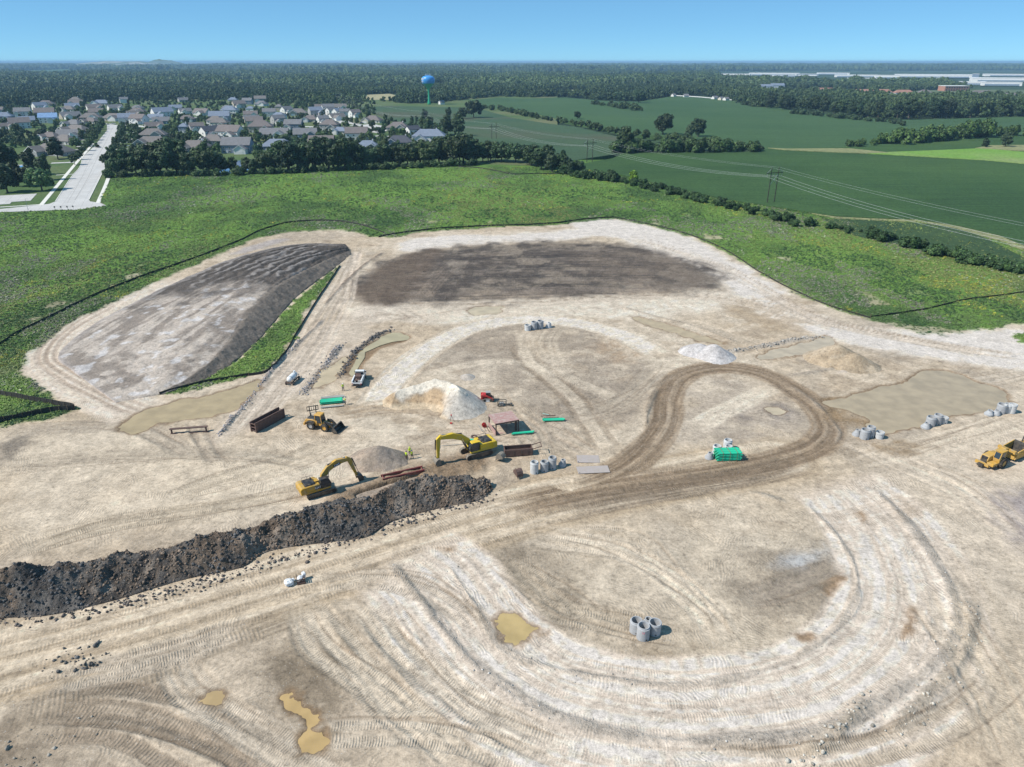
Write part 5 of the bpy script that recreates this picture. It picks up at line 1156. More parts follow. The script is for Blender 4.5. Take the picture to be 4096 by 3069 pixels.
# ------------------------------------------------------------------ water tower
M_TBLUE = paint('tower_blue', (0.05, 0.29, 0.70), 0.35, dirt=0.05); M_TGREEN = paint('tower_green', (0.03, 0.36, 0.20), 0.4, dirt=0.05)
b = P(1717, 418); TW = empty('water_tower', (b.x, b.y, -0.5)); tag(TW, 'blue water tower on a flared green stem beyond the fields', 'water tower')
MB().lathe([(0, 0), (3.2, 0), (2.6, 2.5), (2.05, 7), (1.6, 12), (1.45, 16), (1.5, 22), (2.4, 24.6), (5.2, 28), (8.4, 31.2), (9.6, 32.6)], 32).build('stem', M_TGREEN, TW, True)
MB().lathe([(9.6, 32.6), (10.5, 34.6), (10.9, 37), (10.8, 39.4), (9.8, 41.6), (8.2, 43.0), (5.5, 44.0), (0, 44.6)], 32).build('tank', M_TBLUE, TW, True)
mb = MB()
for k in range(24):
    a = 2 * math.pi * k / 24; c = Vector((4.6 * math.cos(a), 4.6 * math.sin(a), 44.1)); mb.tube(c, c + Vector((0, 0, 1.3)), 0.06, n=4)
    a2 = 2 * math.pi * (k + 1) / 24; mb.tube(c + Vector((0, 0, 1.3)), Vector((4.6 * math.cos(a2), 4.6 * math.sin(a2), 45.4)), 0.06, n=4)
mb.build('railing', M_TBLUE, TW)
for k in range(7):
    a = -2.6 + k * 0.36; MB().tube((4.3 * math.cos(a), 4.3 * math.sin(a), 44), (4.3 * math.cos(a), 4.3 * math.sin(a), 47.2 + 0.6 * (k % 2)), 0.13, n=5).build('antenna', M_TRIM, TW)
M_LET = paint('white_lettering', (0.85, 0.85, 0.85), 0.5, dirt=0.0)
def text_mesh(body, size, ext):
    cu = bpy.data.curves.new('letter', 'FONT'); cu.body = body; cu.size = size; cu.extrude = ext; cu.align_x = 'CENTER'; cu.align_y = 'CENTER'; cu.offset = size * .015
    tmp = bpy.data.objects.new('letter', cu); COL.objects.link(tmp); dg = bpy.context.evaluated_depsgraph_get(); me = bpy.data.meshes.new_from_object(tmp.evaluated_get(dg)); bpy.data.objects.remove(tmp); me.materials.clear(); return me
def letters(txt, a0, z, size, R, step):
    for k, ch in enumerate(txt):
        a = a0 + k * step; link('letter', text_mesh(ch, size, .06), M_LET, TW, (R * math.cos(a), R * math.sin(a), z), (math.pi / 2, 0, a + math.pi / 2))
letters('ANT', math.radians(200), 39.2, 4.2, 10.95, math.radians(16)); letters('RIE', math.radians(199), 35.6, 3.2, 10.95, math.radians(13))

# ------------------------------------------------------------------ pole pairs and power lines
M_WOOD = paint('dark_pole_wood', (0.045, 0.038, 0.033), 0.9, dirt=0.1); M_INS = paint('insulator', (0.30, 0.32, 0.33), 0.5, dirt=0.0); M_WIRE = paint('aluminium_wire', (0.55, 0.58, 0.58), 0.5, 0.3, dirt=0.0)
PAIRS = [((1358, 428), 372), ((1697, 500), 446), ((1976, 557), 494), ((2358, 650), 557), ((3082, 812), 670)]
base = [P(*q[0]) for q in PAIRS]; tops = [hz(b_.x, b_.y, q[1]) for b_, q in zip(base, PAIRS)]
e5 = P(4096, 914, 14); last = base[-1] + (Vector((e5.x, e5.y, 0)) - base[-1]) * 1.55
base.append(last); tops.append(tops[-1])
names = ['farthest wooden pole pair beside the last estate houses', 'wooden pole pair standing in the thin crop field', 'wooden pole pair behind the grey corner house', 'wooden pole pair in the thicket of the hedgerow', 'nearest tall wooden pole pair at the edge of the crop field']
att = []
for i, b_ in enumerate(base):
    d = (base[min(i + 1, 5)] - base[max(i - 1, 0)]).normalized(); n_ = Vector((-d.y, d.x, 0)); n_ = n_ if n_.x > 0 else -n_
    h = tops[i]; ws = [b_ + n_ * o for o in (-4.6, 0, 4.6)]
    att.append([Vector((q.x, q.y, h - 4.4)) for q in ws] + [Vector((b_.x, b_.y, h)) + n_ * o for o in (-2.2, 2.2)])
    if i == 5: continue
    r = empty('pole_pair', (b_.x, b_.y, 0)); tag(r, names[i], 'utility pole', 'wooden pole pairs of the power line')
    for s in (-2.2, 2.2): MB().tube(n_ * s + Vector((0, 0, -1)), n_ * s + Vector((0, 0, h)), 0.24, 0.17, 9).build('pole', M_WOOD, r)
    MB().bar(n_ * -5 + Vector((0, 0, h - 2.6)), n_ * 5 + Vector((0, 0, h - 2.6)), 0.22, 0.3).build('crossarm', M_WOOD, r)
    mb = MB(); mb.bar(n_ * -2.2 + Vector((0, 0, h - 3)), n_ * 2.2 + Vector((0, 0, h - 8.5)), 0.12); mb.bar(n_ * 2.2 + Vector((0, 0, h - 3)), n_ * -2.2 + Vector((0, 0, h - 8.5)), 0.12); mb.build('cross_brace', M_INS, r)
    for s in (-1, 1): MB().bar(n_ * s * 2.2 + Vector((0, 0, h - 0.4)), n_ * s * 4.7 + Vector((0, 0, h - 2.5)), 0.12).build('brace', M_INS, r)
    for o in (-4.6, 0, 4.6): MB().lathe([(0.05, 0), (0.14, -0.3), (0.05, -0.45), (0.14, -0.8), (0.05, -0.95), (0.14, -1.3), (0.04, -1.8)], 8, n_ * o + Vector((0, 0, h - 2.7))).build('insulator', M_INS, r)
WN = ['near conductor of the power line sagging over the crop field', 'middle conductor of the power line sagging over the crop field', 'far conductor of the power line sagging over the crop field', 'lower left thin shield wire along the pole tops', 'upper right thin shield wire along the pole tops']
for k in range(5):
    mb = MB()
    for i in range(5):
        a, c = att[i][k], att[i + 1][k]; n = 14; sag = (4.2 if k < 3 else 2.2) * ((c - a).length / 200) ** 1.2; pr = a
        for j in range(1, n + 1):
            f = j / n; q = a.lerp(c, f) - Vector((0, 0, sag * 4 * f * (1 - f))); mb.tube(pr, q, 0.036 if k < 3 else 0.022, n=4, cap=False); pr = q
    tag(mb.build('power_line_wire', M_WIRE), WN[k], 'power line', 'wires of the power line')
# ------------------------------------------------------------------ warehouses
M_WH = paint('white_cladding', (0.88, 0.87, 0.85), 0.7, dirt=0.03, scale=0.02); M_WHB = paint('blue_grey_cladding', (0.26, 0.33, 0.42), 0.7, dirt=0.06, scale=0.02); M_WROOF = paint('membrane_roof', (0.86, 0.85, 0.83), 0.8, dirt=0.04, scale=0.02); M_RBRICK = paint('red_brick', (0.42, 0.21, 0.15), 0.85, dirt=0.1, scale=0.1)
WHS = [(2873, 2997, 305, 296, M_WH, 'white'), (2998, 3188, 302, 293, M_WH, 'white'), (3188, 3270, 304, 296, M_WHB, 'blue-grey'), (3270, 3392, 299, 293.5, M_WH, 'white'), (3343, 3500, 309, 300, M_WH, 'white'), (3090, 3175, 314, 303, M_WHB, 'blue-grey'), (3073, 3090, 314, 304, M_RBRICK, 'red'), (3390, 3505, 328, 313, M_WHB, 'blue-grey'), (3500, 3593, 314, 301, M_WH, 'white'), (3596, 3876, 311, 299, M_WH, 'white'), (3710, 3784, 322, 312, M_WH, 'white'), (3891, 3911, 318, 296, M_WHB, 'pale tall'), (3909, 4180, 327, 313, M_WH, 'white'), (3844, 3935, 340, 328, M_WH, 'white'), (3938, 4075, 343, 330, M_WH, 'white'), (3960, 4200, 306, 300, M_WH, 'white')]
cn = 0
for x0, x1, yb, yt, m_, wd in sorted(WHS, key=lambda q: q[0]):
    cn += 1; a, c = P(x0, yb), P(x1, yb); w = c.x - a.x; h = max(9.0, hz((a.x + c.x) / 2, a.y, yt) ); dpt = min(260, max(30, w * 0.35))
    h = min(h, 40)
    r = empty('warehouse', ((a.x + c.x) / 2, a.y, -0.5), math.radians(-24)); tag(r, '%s %s warehouse from the left in the distant industrial park' % (ordn(cn), wd), 'warehouse', 'distant warehouses')
    MB().box((0, dpt / 2, h / 2), (w, dpt, h)).build('wall', m_, r)
    MB().box((0, dpt / 2, h + 0.3), (w + 1, dpt + 1, 1.0)).build('roof', M_WROOF, r)
    MB().box((0, -0.3, 3), (w * 0.86, 0.6, 4.5)).build('dock_door_row', M_WHB if m_ is M_WH else M_WH, r)
a, c = P(3777, 366), P(3873, 366); w = c.x - a.x; r = empty('brick_building', ((a.x + c.x) / 2, a.y, -0.5)); tag(r, 'red brick office block with two rows of windows beyond the wood', 'building')
h = hz(a.x, a.y, 344); MB().box((0, 15, h / 2), (w, 30, h)).build('wall', M_RBRICK, r); MB().box((0, 15, h + .3), (w + 1, 31, .8)).build('roof', M_WROOF, r)
for z in (0.32, 0.72):
    for k in range(9): MB().box(((k - 4) * w / 9.5, -0.1, h * z), (w / 15, 0.5, h * 0.2)).build('window', M_GLASS, r)

# ------------------------------------------------------------------ cars, markers, lamp at the road end
M_TYRE = paint('tyre_rubber', (0.028, 0.027, 0.026), 0.9, dirt=0.3); M_RIM = paint('rim_grey', (0.35, 0.35, 0.35), 0.5)
def car(x, y, rz, c, label):
    r = empty('parked_car', (x, y, 0.0), rz); tag(r, label, 'car', 'cars parked in the estate')
    m_ = paint('car_paint_%s' % label[:6], c, 0.3, dirt=0.05)
    MB().prism([(-2.25, .35), (2.2, .35), (2.25, .75), (1.1, .95), (-2.2, 1.0)], -.9, .9).build('body', m_, r)
    MB().prism([(-1.9, .98), (1.0, .94), (.35, 1.45), (-1.5, 1.48)], -.78, .78).build('cabin', M_GLASS, r)
    MB().box((-.6, 0, 1.49), (1.6, 1.4, .05)).build('roof', m_, r)
    for sx in (-1.4, 1.35):
        for sy in (-.8, .8): MB().tube((sx, sy - .1, .33), (sx, sy + .1, .33), .33, n=12).build('wheel', M_TYRE, r)
for px, py, rz, c, lab in ((455, 497, 0, (.7, .7, .7), 'white car parked at the top end of the concrete road'), (1447, 494, .2, (.16, .18, .36), 'dark blue car parked on the drive near the court'), (318, 598, 2.0, (.06, .06, .07), 'black car parked on the left verge of the road'), (392, 590, 0, (.72, .72, .72), 'white car standing in a drive left of the road'), (255, 606, 0, (.03, .03, .03), 'black car beside the nearest taupe house'), (545, 527, 0, (.05, .05, .06), 'dark car on a drive right of the road'), (905, 512, 0, (.08, .03, .03), 'dark red car by the middle street')):
    b = P(px, py); car(b.x, b.y, rz, c, lab)
M_SIGN = paint('sign_back', (0.10, 0.10, 0.11), 0.6)
for i, (px, py) in enumerate(((221, 841), (246, 840), (271, 838), (294, 837))):
    b = P(px, py); r = empty('road_end_marker', (b.x, b.y, zat(b.x, b.y))); tag(r, '%s dark diamond marker from the left at the closed road end' % ordn(i + 1), 'sign', 'diamond markers at the road end')
    MB().box((0, 0, .6), (.09, .09, 1.6)).build('post', M_INS, r)
    MB().box((0, -.05, 1.65), (.75, .04, .75), Matrix.Rotation(math.pi / 4, 3, 'Y')).build('diamond_plate', M_SIGN, r)
b = P(113, 842); r = empty('street_lamp', (b.x, b.y, 0)); tag(r, 'thin grey street lamp beside the cross street', 'street lamp')
MB().tube((0, 0, 0), (0, 0, 5.5), .09, .06, 8).build('post', M_INS, r); MB().bar((0, 0, 5.4), (.9, 0, 5.6), .07).build('arm', M_INS, r); MB().box((1.0, 0, 5.6), (.5, .25, .14)).build('lamp_head', M_TRIM, r)
# ------------------------------------------------------------------ heaps of soil, sand and gravel
M_HEAP = soil_material('heap_soil', treads=False)
def polysd(x, y, poly):
    p = np.array([(q[0], q[1]) for q in poly]); ins = np.zeros(x.shape, bool); d = np.full(x.shape, 1e9)
    for a, b_ in zip(p, np.roll(p, -1, 0)):
        e = b_ - a; L2 = (e ** 2).sum() + 1e-9
        ins ^= ((a[1] > y) != (b_[1] > y)) & (x < (b_[0] - a[0]) * (y - a[1]) / (b_[1] - a[1] + 1e-12) + a[0])
        t_ = np.clip(((x - a[0]) * e[0] + (y - a[1]) * e[1]) / L2, 0, 1); d = np.minimum(d, np.hypot(x - a[0] - t_ * e[0], y - a[1] - t_ * e[1]))
    return np.where(ins, d, -d)
def linedist(x, y, pts):
    d = np.full(x.shape, 1e9); side = np.zeros(x.shape); zz = np.zeros(x.shape)
    for a, b_ in zip(pts[:-1], pts[1:]):
        ex, ey = b_[0] - a[0], b_[1] - a[1]; L2 = ex * ex + ey * ey
        t_ = np.clip(((x - a[0]) * ex + (y - a[1]) * ey) / L2, 0, 1); dd = np.hypot(x - a[0] - t_ * ex, y - a[1] - t_ * ey); m_ = dd < d
        d[m_] = dd[m_]; side[m_] = np.sign(ex * (y - a[1]) - ey * (x - a[0]))[m_]; zz[m_] = (a[2] + (b_[2] - a[2]) * t_)[m_]
    return d, side, zz
def heap(name, x0, x1, y0, y1, res, zfun, cfun, label, cat='pile', clodv=0.6):
    xs = np.arange(x0, x1, res); ys = np.arange(y0, y1, res); X, Y = np.meshgrid(xs, ys); Z = zfun(X, Y)
    Z = np.where(Z < 0.0, np.maximum(Z * 1.0, -0.5), Z); C = cfun(X, Y, Z)
    me = grid_mesh(name, np.stack([X.ravel(), Y.ravel(), Z.ravel()], 1), len(ys), len(xs), {'soil': np.clip(C.reshape(-1, 3), 0, 1), 'clod': np.full(X.size, clodv)})
    return tag(link(name, me, M_HEAP), label, cat)
def mixc(a, b_, t_): return np.array(a) * (1 - t_[..., None]) + np.array(b_) * t_[..., None]

# sand pile with a dug-out face
ap = D(992, 838, 4.0); R_ = [D(868, 838, 3.0), D(905, 826, 3.7), D(940, 818, 4.1), D(970, 824, 4.2), ap]
bowl = D(888, 902)
def z_sand(X, Y):
    d, s, zr = linedist(X, Y, [tuple(q) for q in R_]); n = fbm(X, Y, 3.0, 3, 500) - 0.5
    z = zr - 0.72 * d + n * 0.7
    dc = np.hypot(X - ap.x + 0.2, Y - ap.y + 0.8); z = np.maximum(z, 3.9 - 0.66 * dc + n * 0.25)
    z = np.where(d < 1.6, z + (fbm(X, Y, 1.5, 2, 501) - 0.4) * 0.5, z)
    rb = np.hypot((X - bowl.x) / 1.25, Y - bowl.y) + n * 1.5; zb = 0.12 + np.maximum(0, rb - 5.5) * 0.80
    z = np.where((X < ap.x - 2.2 + (Y - ap.y) * 0.25), np.minimum(z, zb), z)
    return z - 0.15
def c_sand(X, Y, Z):
    n = fbm(X, Y, 2.0, 3, 503); rb = np.hypot((X - bowl.x) / 1.25, Y - bowl.y)
    c = mixc((0.43, 0.39, 0.345), (0.50, 0.455, 0.395), n); d, s, zr = linedist(X, Y, [tuple(q) for q in R_])
    c = mixc(c, (0.57, 0.515, 0.435), sstep(2.2, 0.8, d + (n - .5) * 2))
    left = sstep(ap.x - 1.5, ap.x - 4.0, X + (n - 0.5) * 2.5); t_ = left * sstep(1.0, 2.2, d + (n - .5) * 1.5)
    c = mixc(c, (0.37, 0.265, 0.165), t_ * 0.95); c = mixc(c, (0.25, 0.175, 0.105), t_ * sstep(0.55, 0.7, fbm(X, Y, 2.5, 3, 504)) * 0.7)
    c = mixc(c, (0.50, 0.405, 0.29), sstep(0.7, 0.2, Z) * left * 0.7)
    c = mixc(c, (0.30, 0.29, 0.28), sstep(0.6, 0.72, fbm(X, Y, 1.6, 3, 505)) * sstep(ap.x, ap.x + 2, X) * sstep(1.5, 3, Z) * 0.7)
    return c
heap('sand_pile', -34, 2, 120, 152, 0.16, z_sand, c_sand, 'large pale sand pile with a brown dug-out face', clodv=0.45)

def cone(name, apx, apz, h, slope, cols, label, seed, stretch=1.0, extra=()):
    cs = [(D(*apx, apz), h, stretch)] + [(D(*e[0], e[1]), e[1], e[2]) for e in extra]
    r = h / slope * max(c[2] for c in cs) + 6; c0 = cs[0][0]
    def zf(X, Y):
        n = fbm(X, Y, 3, 3, seed) - 0.5; z = np.full(X.shape, -9.0)
        for c, hh, st in cs: z = np.maximum(z, hh - slope * np.sqrt(((X - c.x) / st) ** 2 + (Y - c.y) ** 2 + 0.25) + n * 0.7)
        return z - 0.12
    def cf(X, Y, Z):
        n = fbm(X, Y, 1.8, 3, seed + 1); c = mixc(cols[0], cols[1], sstep(0.3, 0.7, n)); return mixc(c, cols[2], sstep(0.55, 0.7, fbm(X * 0.6, Y, 2.5, 3, seed + 2)) * 0.7)
    return heap(name, c0.x - r, c0.x + r, c0.y - r, c0.y + r, 0.2, zf, cf, label)
cone('gravel_pile', (814, 962), 3.0, 3.0, 0.62, ((0.34, 0.265, 0.205), (0.27, 0.22, 0.175), (0.24, 0.20, 0.17)), 'brown gravel pile between the two excavators', 520, 1.25)
cone('gravel_pile', (1545, 742), 3.2, 3.2, 0.60, ((0.47, 0.44, 0.425), (0.42, 0.39, 0.38), (0.52, 0.49, 0.47)), 'pale grey gravel pile above the brown haul loop', 530, 1.0, (((1510, 738), 2.8, 1.0),))
cone('sand_pile', (1812, 742), 4.2, 4.2, 0.60, ((0.36, 0.28, 0.195), (0.31, 0.24, 0.165), (0.40, 0.325, 0.24)), 'brown sand pile at the muddy pool on the right', 540, 1.1, (((1845, 760), 3.4, 1.2),))
cone('soil_pile', (1008, 806), 1.0, 1.0, 0.5, ((0.40, 0.36, 0.32), (0.34, 0.30, 0.26), (0.45, 0.41, 0.37)), 'small grey dirt mound behind the sand pile', 550)

def loft(name, curves, n, rows, zn, cfun, label, clodv, mat=M_HEAP, cat='pile'):
    cs = [resample(smooth_poly([tuple(D(*q)) for q in c], 5), n) for c in curves]; V = []; T = []
    for a in range(len(cs) - 1):
        m_ = rows[a]
        for k in range(m_ + (1 if a == len(cs) - 2 else 0)):
            f = k / m_; V.append(cs[a] * (1 - f) + cs[a + 1] * f); T.append(np.full(n, a + f))
    V = np.array(V); T = np.array(T); X, Y, Z = V[..., 0], V[..., 1], V[..., 2].copy()
    U = np.repeat(np.linspace(0, 1, n)[None], len(V), 0); Z = zn(X, Y, Z, T, U); C = cfun(X, Y, Z, T, U)
    me = grid_mesh(name, np.stack([X.ravel(), Y.ravel(), Z.ravel()], 1), len(V), n, {'soil': np.clip(C.reshape(-1, 3), 0, 1), 'clod': np.full(X.size, clodv)})
    return tag(link(name, me, mat), label, cat), (X, Y, Z)

# flat-topped topsoil stockpile
SL = [(250, 872), (150, 802), (118, 764), (200, 698), (300, 645), (420, 590), (520, 552), (640, 527), (748, 530)]
SC = [(340, 853, 0.2), (398, 818, 1.0), (452, 774, 2.0), (496, 721, 2.7), (532, 666, 3.1), (582, 620, 3.1), (648, 583, 2.6), (711, 555, 1.5), (757, 541, 0.4)]
SR = [(346, 855), (425, 828), (495, 792), (556, 738), (592, 698), (640, 644), (680, 612), (718, 584), (760, 548)]
def zs(X, Y, Z, T, U):
    e = np.minimum(T, 2 - T); n = fbm(X, Y, 4, 3, 560) - .5
    tp = T < 1; lat = sstep(0, 0.25, e)
    fur = np.abs(np.sin(T * 26 + n * 3)) * sstep(0.45, 0.75, U)          # furrows towards the far end
    Z = Z + np.where(tp, Z * 0 + n * 0.5 + 0.9 * fur * lat + 0.35 * (fbm(X, Y, 1.4, 3, 562) - .5) * lat, n * 0.7 + 0.5 * (fbm(X, Y, 1.2, 3, 563) - .5))
    Z = Z - 0.8 * np.exp(-((T - 1.0) / 0.14) ** 2) * np.clip(Z / 2.0, 0, 1)
    return np.where((e < 0.02) | (U < 0.003) | (U > 0.997), -0.5, Z + 0.08)
def cs_(X, Y, Z, T, U):
    n = fbm(X, Y, 5, 4, 565); d = X * 0.62 + Y * 0.79; p = -X * 0.79 + Y * 0.62
    st = fbm(X * 1.0 - Y * 0.10, Y * 0.13 + X * 0.05, 2.4, 5, 566, 0.55); q_ = sstep(0.10, 0.34, U); st = st * q_ + fbm(X, Y, 6, 4, 564) * (1 - q_) - 0.03 * (1 - q_)
    c = mixc((0.36, 0.305, 0.26), (0.45, 0.39, 0.335), n)
    c = mixc(c, (0.175, 0.145, 0.122), sstep(0.47, 0.60, st) * 0.75)
    c = mixc(c, (0.55, 0.53, 0.53), sstep(0.62, 0.75, fbm(X, Y, 3, 3, 567)) * 0.6)
    far = sstep(0.40, 0.58, U + (n - .5) * 0.25 - 0.12 * (T - 0.5)); c = mixc(c, (0.078, 0.066, 0.058), far * 0.95)
    c = mixc(c, (0.48, 0.445, 0.43), far * sstep(0.66, 0.76, st) * 0.35)
    fl = np.abs(np.sin(T * 26 + (fbm(X, Y, 4, 3, 560) - .5) * 3)); c = mixc(c, (0.42, 0.385, 0.365), far * sstep(0.80, 0.97, fl) * sstep(0.40, 0.65, fbm(X, Y, 9, 3, 568)) * 0.40)
    c = mixc(c, mixc((0.115, 0.098, 0.085), (0.17, 0.145, 0.122), fbm(X, Y, 2.5, 3, 569)), sstep(0.93, 1.10, T + (n - .5) * .12))  # side beyond the crest darker: its shade is put into the colour
    return mixc(c, (0.36, 0.32, 0.30), sstep(0.10, 0.0, T) * 0.7)
loft('soil_stockpile', [SL, SC, SR], 420, [110, 40], zs, cs_, 'broad topsoil stockpile with furrowed top and dark steep side', 0.8)

# long dark spoil bank beside the haul road
SN = [(-120, 1352), (0, 1336), (100, 1331), (250, 1297), (400, 1252), (520, 1227), (580, 1192), (700, 1172), (790, 1160), (850, 1126), (950, 1098), (1030, 1082), (1066, 1056)]
SK = [(-120, 1268, 2.0), (0, 1248, 2.2), (120, 1228, 2.5), (250, 1216, 1.9), (380, 1186, 2.3), (520, 1156, 2.0), (620, 1118, 2.6), (720, 1098, 2.1), (790, 1082, 2.4), (850, 1056, 2.6), (930, 1038, 2.2), (1010, 1040, 1.5), (1062, 1050, 0.3)]
SKw = [D(*q) for q in SK]; SF = [(q.x - 1.6, q.y + 3.4) for q in SKw]; SF[-1] = (D(1062, 1046).x, D(1062, 1046).y)
def inv(x, y): a, b_ = proj(x, y); return (a / K, b_ / K)
SFp = [inv(*q) for q in SF]
def zk(X, Y, Z, T, U):
    e = np.minimum(T, 2 - T); env = sstep(0, 0.4, e)
    lump = fbm(X, Y, 5.5, 3, 570) - .45; cl = fbm(X, Y, 1.5, 4, 571) - .5; rid = 1 - np.abs(2 * fbm(X, Y, 3.0, 3, 572) - 1)
    Z = Z * (0.75 + 0.35 * np.sin(np.clip(e, 0, 1) * 1.57)) + env * (lump * 3.0 + cl * 1.2 + (rid - .6) * 1.0)
    return np.where((e < 0.012) | (U > 0.998), -0.6, Z + 0.1 + 0.25 * cl)
def ck(X, Y, Z, T, U):
    n = 0.5 * fbm(X, Y, 9, 4, 575) + 0.5 * fbm(X, Y, 2.6, 4, 578); m_ = fbm(X, Y, 1.6, 4, 576)
    c = mixc((0.060, 0.054, 0.050), (0.124, 0.113, 0.103), sstep(0.35, 0.75, m_)); c = mixc(c, (0.140, 0.105, 0.078), sstep(0.42, 0.58, n) * 0.85)
    return mixc(c, (0.27, 0.225, 0.185), sstep(0.60, 0.70, fbm(X, Y, 4.2, 4, 577)) * 0.55)
sp_o, (SX, SY, SZ) = loft('spoil_bank', [SN, SK, SFp], 760, [70, 26], zk, ck, 'long dark clumpy spoil bank beside the haul road', 1.4)
# clods lying on the bank
def clods(name, cx, cy, cz, size, cols, parent, seed):
    g = np.random.default_rng(seed); n = len(cx); v, f = ICO1; nv = len(v)
    V = v[None] * size[:, None, None] * g.uniform(0.6, 1.25, (n, nv, 1)) * g.uniform(0.7, 1.2, (n, 1, 3)) + np.stack([cx, cy, cz], 1)[:, None]
    Fc = (f[None] + (np.arange(n) * nv)[:, None, None]).reshape(-1, 3)
    me = bpy.data.meshes.new(name); me.vertices.add(n * nv); me.vertices.foreach_set('co', V.astype(np.float32).ravel()); me.loops.add(Fc.size); me.loops.foreach_set('vertex_index', Fc.astype(np.int32).ravel())
    me.polygons.add(len(Fc)); me.polygons.foreach_set('loop_start', np.arange(0, Fc.size, 3, dtype=np.int32)); me.update(calc_edges=True)
    a = me.attributes.new('soil', 'FLOAT_COLOR', 'POINT'); cc = np.repeat(np.concatenate([cols, np.ones((n, 1))], 1), nv, 0); a.data.foreach_set('color', cc.astype(np.float32).ravel())
    a = me.attributes.new('clod', 'FLOAT', 'POINT'); a.data.foreach_set('value', np.full(n * nv, 0.5, np.float32))
    o = link(name, me, M_HEAP, parent); tag(o, kind='stuff'); return o
g = np.random.default_rng(5); k = g.integers(0, SX.size, 7000); keep = SZ.ravel()[k] > 0.1; k = k[keep]
sz = 0.05 + 0.22 * g.random(len(k)) ** 3.5; br = (fbm(SX.ravel()[k], SY.ravel()[k], 7, 4, 575) > 0.53)[:, None]
clods('clods', SX.ravel()[k], SY.ravel()[k], SZ.ravel()[k] + sz * 0.3, sz, np.where(br, np.array((0.17, 0.13, 0.10)), np.array((0.09, 0.088, 0.088))) * g.uniform(0.6, 1.5, (len(k), 1)), sp_o, 6)
# stones along the windrows
def stones_along(pts2212, n, spread, smin, smax, base, seed):
    g = np.random.default_rng(seed); p = resample(smooth_poly([tuple(D(*q))[:2] for q in pts2212], 5), n); p += g.normal(0, spread, p.shape)
    z = np.array([zat(x, y) for x, y in p]); s = smin + (smax - smin) * g.random(n) ** 3
    return p[:, 0], p[:, 1], z + s * 0.25, s, np.array(base) * g.uniform(0.6, 1.35, (n, 1))
parts = [stones_along([(830, 1205), (900, 1285), (960, 1365), (1040, 1450), (1180, 1540), (1380, 1595), (1600, 1600), (1800, 1570), (1960, 1480), (2050, 1400), (2060, 1300), (2010, 1200), (1950, 1120), (1880, 1050)], 240, 0.8, 0.04, 0.15, (0.46, 0.43, 0.40), 1),
         stones_along([(965, 1215), (1020, 1300), (1080, 1395), (1180, 1440), (1400, 1478), (1560, 1470), (1720, 1420), (1830, 1330), (1850, 1240)], 90, 0.5, 0.04, 0.14, (0.44, 0.41, 0.37), 2),
         stones_along([(1530, 770), (1620, 755), (1720, 735), (1775, 728)], 300, 0.55, 0.10, 0.34, (0.32, 0.30, 0.275), 3),
         stones_along([(655, 855), (680, 815), (710, 780), (735, 745)], 260, 0.6, 0.1, 0.35, (0.27, 0.26, 0.265), 4),
         stones_along([(735, 815), (750, 785), (780, 750), (810, 728), (845, 712)], 320, 0.5, 0.1, 0.4, (0.12, 0.115, 0.115), 5),
         stones_along([(470, 945), (540, 860), (600, 785), (650, 735)], 300, 0.4, 0.1, 0.3, (0.33, 0.31, 0.31), 6),
         stones_along([(1880, 1500), (1800, 1590), (1700, 1640)], 80, 1.0, 0.06, 0.35, (0.42, 0.39, 0.34), 7),
         stones_along([(150, 1420), (170, 1430), (200, 1410)], 60, 1.2, 0.1, 0.35, (0.13, 0.125, 0.12), 8),
         stones_along([(-20, 1340), (250, 1305), (520, 1234), (700, 1180), (850, 1132), (1060, 1070)], 1300, 0.8, 0.04, 0.30, (0.14, 0.12, 0.11), 9),
         stones_along([(2100, 1290), (2080, 1420), (1990, 1520), (1900, 1590)], 130, 1.4, 0.06, 0.25, (0.40, 0.37, 0.32), 10),
         stones_along([(0, 1640), (140, 1600)], 50, 2, 0.06, 0.3, (0.3, 0.27, 0.23), 11)]
o = clods('rubble', *[np.concatenate([q[k_] for q in parts]) for k_ in range(5)], None, 9); tag(o, 'loose stones and clods strewn along the soil ridges', 'rubble', kind='stuff')

# ------------------------------------------------------------------ silt fences
M_SILT = paint('black_silt_fabric', (0.028, 0.028, 0.027), 0.85, dirt=0.4, dirtcol=(0.10, 0.09, 0.075)); M_STAKE = paint('stake_wood', (0.22, 0.16, 0.10), 0.9)
def silt(px, label, K_=True, h=0.62):
    c = resample(smooth_poly([tuple((D if K_ else P)(*q))[:2] for q in px], 6), max(20, len(px) * 14)); n = len(c)
    z = np.array([zat(x, y) for x, y in c]); hh = h * (0.85 + 0.25 * fbm(c[:, 0], c[:, 1], 4, 2, 9)); lean = (fbm(c[:, 0], c[:, 1], 7, 2, 19) - .5) * 0.6
    v = []; f = []
    for i in range(n):
        for o_ in (-0.03, 0.03): v += [(c[i, 0], c[i, 1] + o_, z[i] - 0.3), (c[i, 0] + lean[i] * .3, c[i, 1] + o_ + lean[i], z[i] + hh[i])]
    for i in range(n - 1):
        a = i * 4; b_ = a + 4; f += [(a, b_, b_ + 1, a + 1), (a + 2, a + 3, b_ + 3, b_ + 2), (a + 1, b_ + 1, b_ + 3, a + 3)]
    r = empty('silt_fence', (c[0, 0], c[0, 1], 0)); tag(r, label, 'fence', 'black silt fences round the site')
    me = bpy.data.meshes.new('fabric'); me.from_pydata([(q[0] - c[0, 0], q[1] - c[0, 1], q[2]) for q in v], [], f); me.update(); link('fabric', me, M_SILT, r)
    mb = MB()
    for i in range(0, n, 3): mb.box((c[i, 0] - c[0, 0] + lean[i] * .3, c[i, 1] - c[0, 1] - 0.08 + lean[i] * .6, z[i] + 0.5), (0.05, 0.05, 1.4))
    tag(mb.build('stakes', M_STAKE, r), kind='stuff')
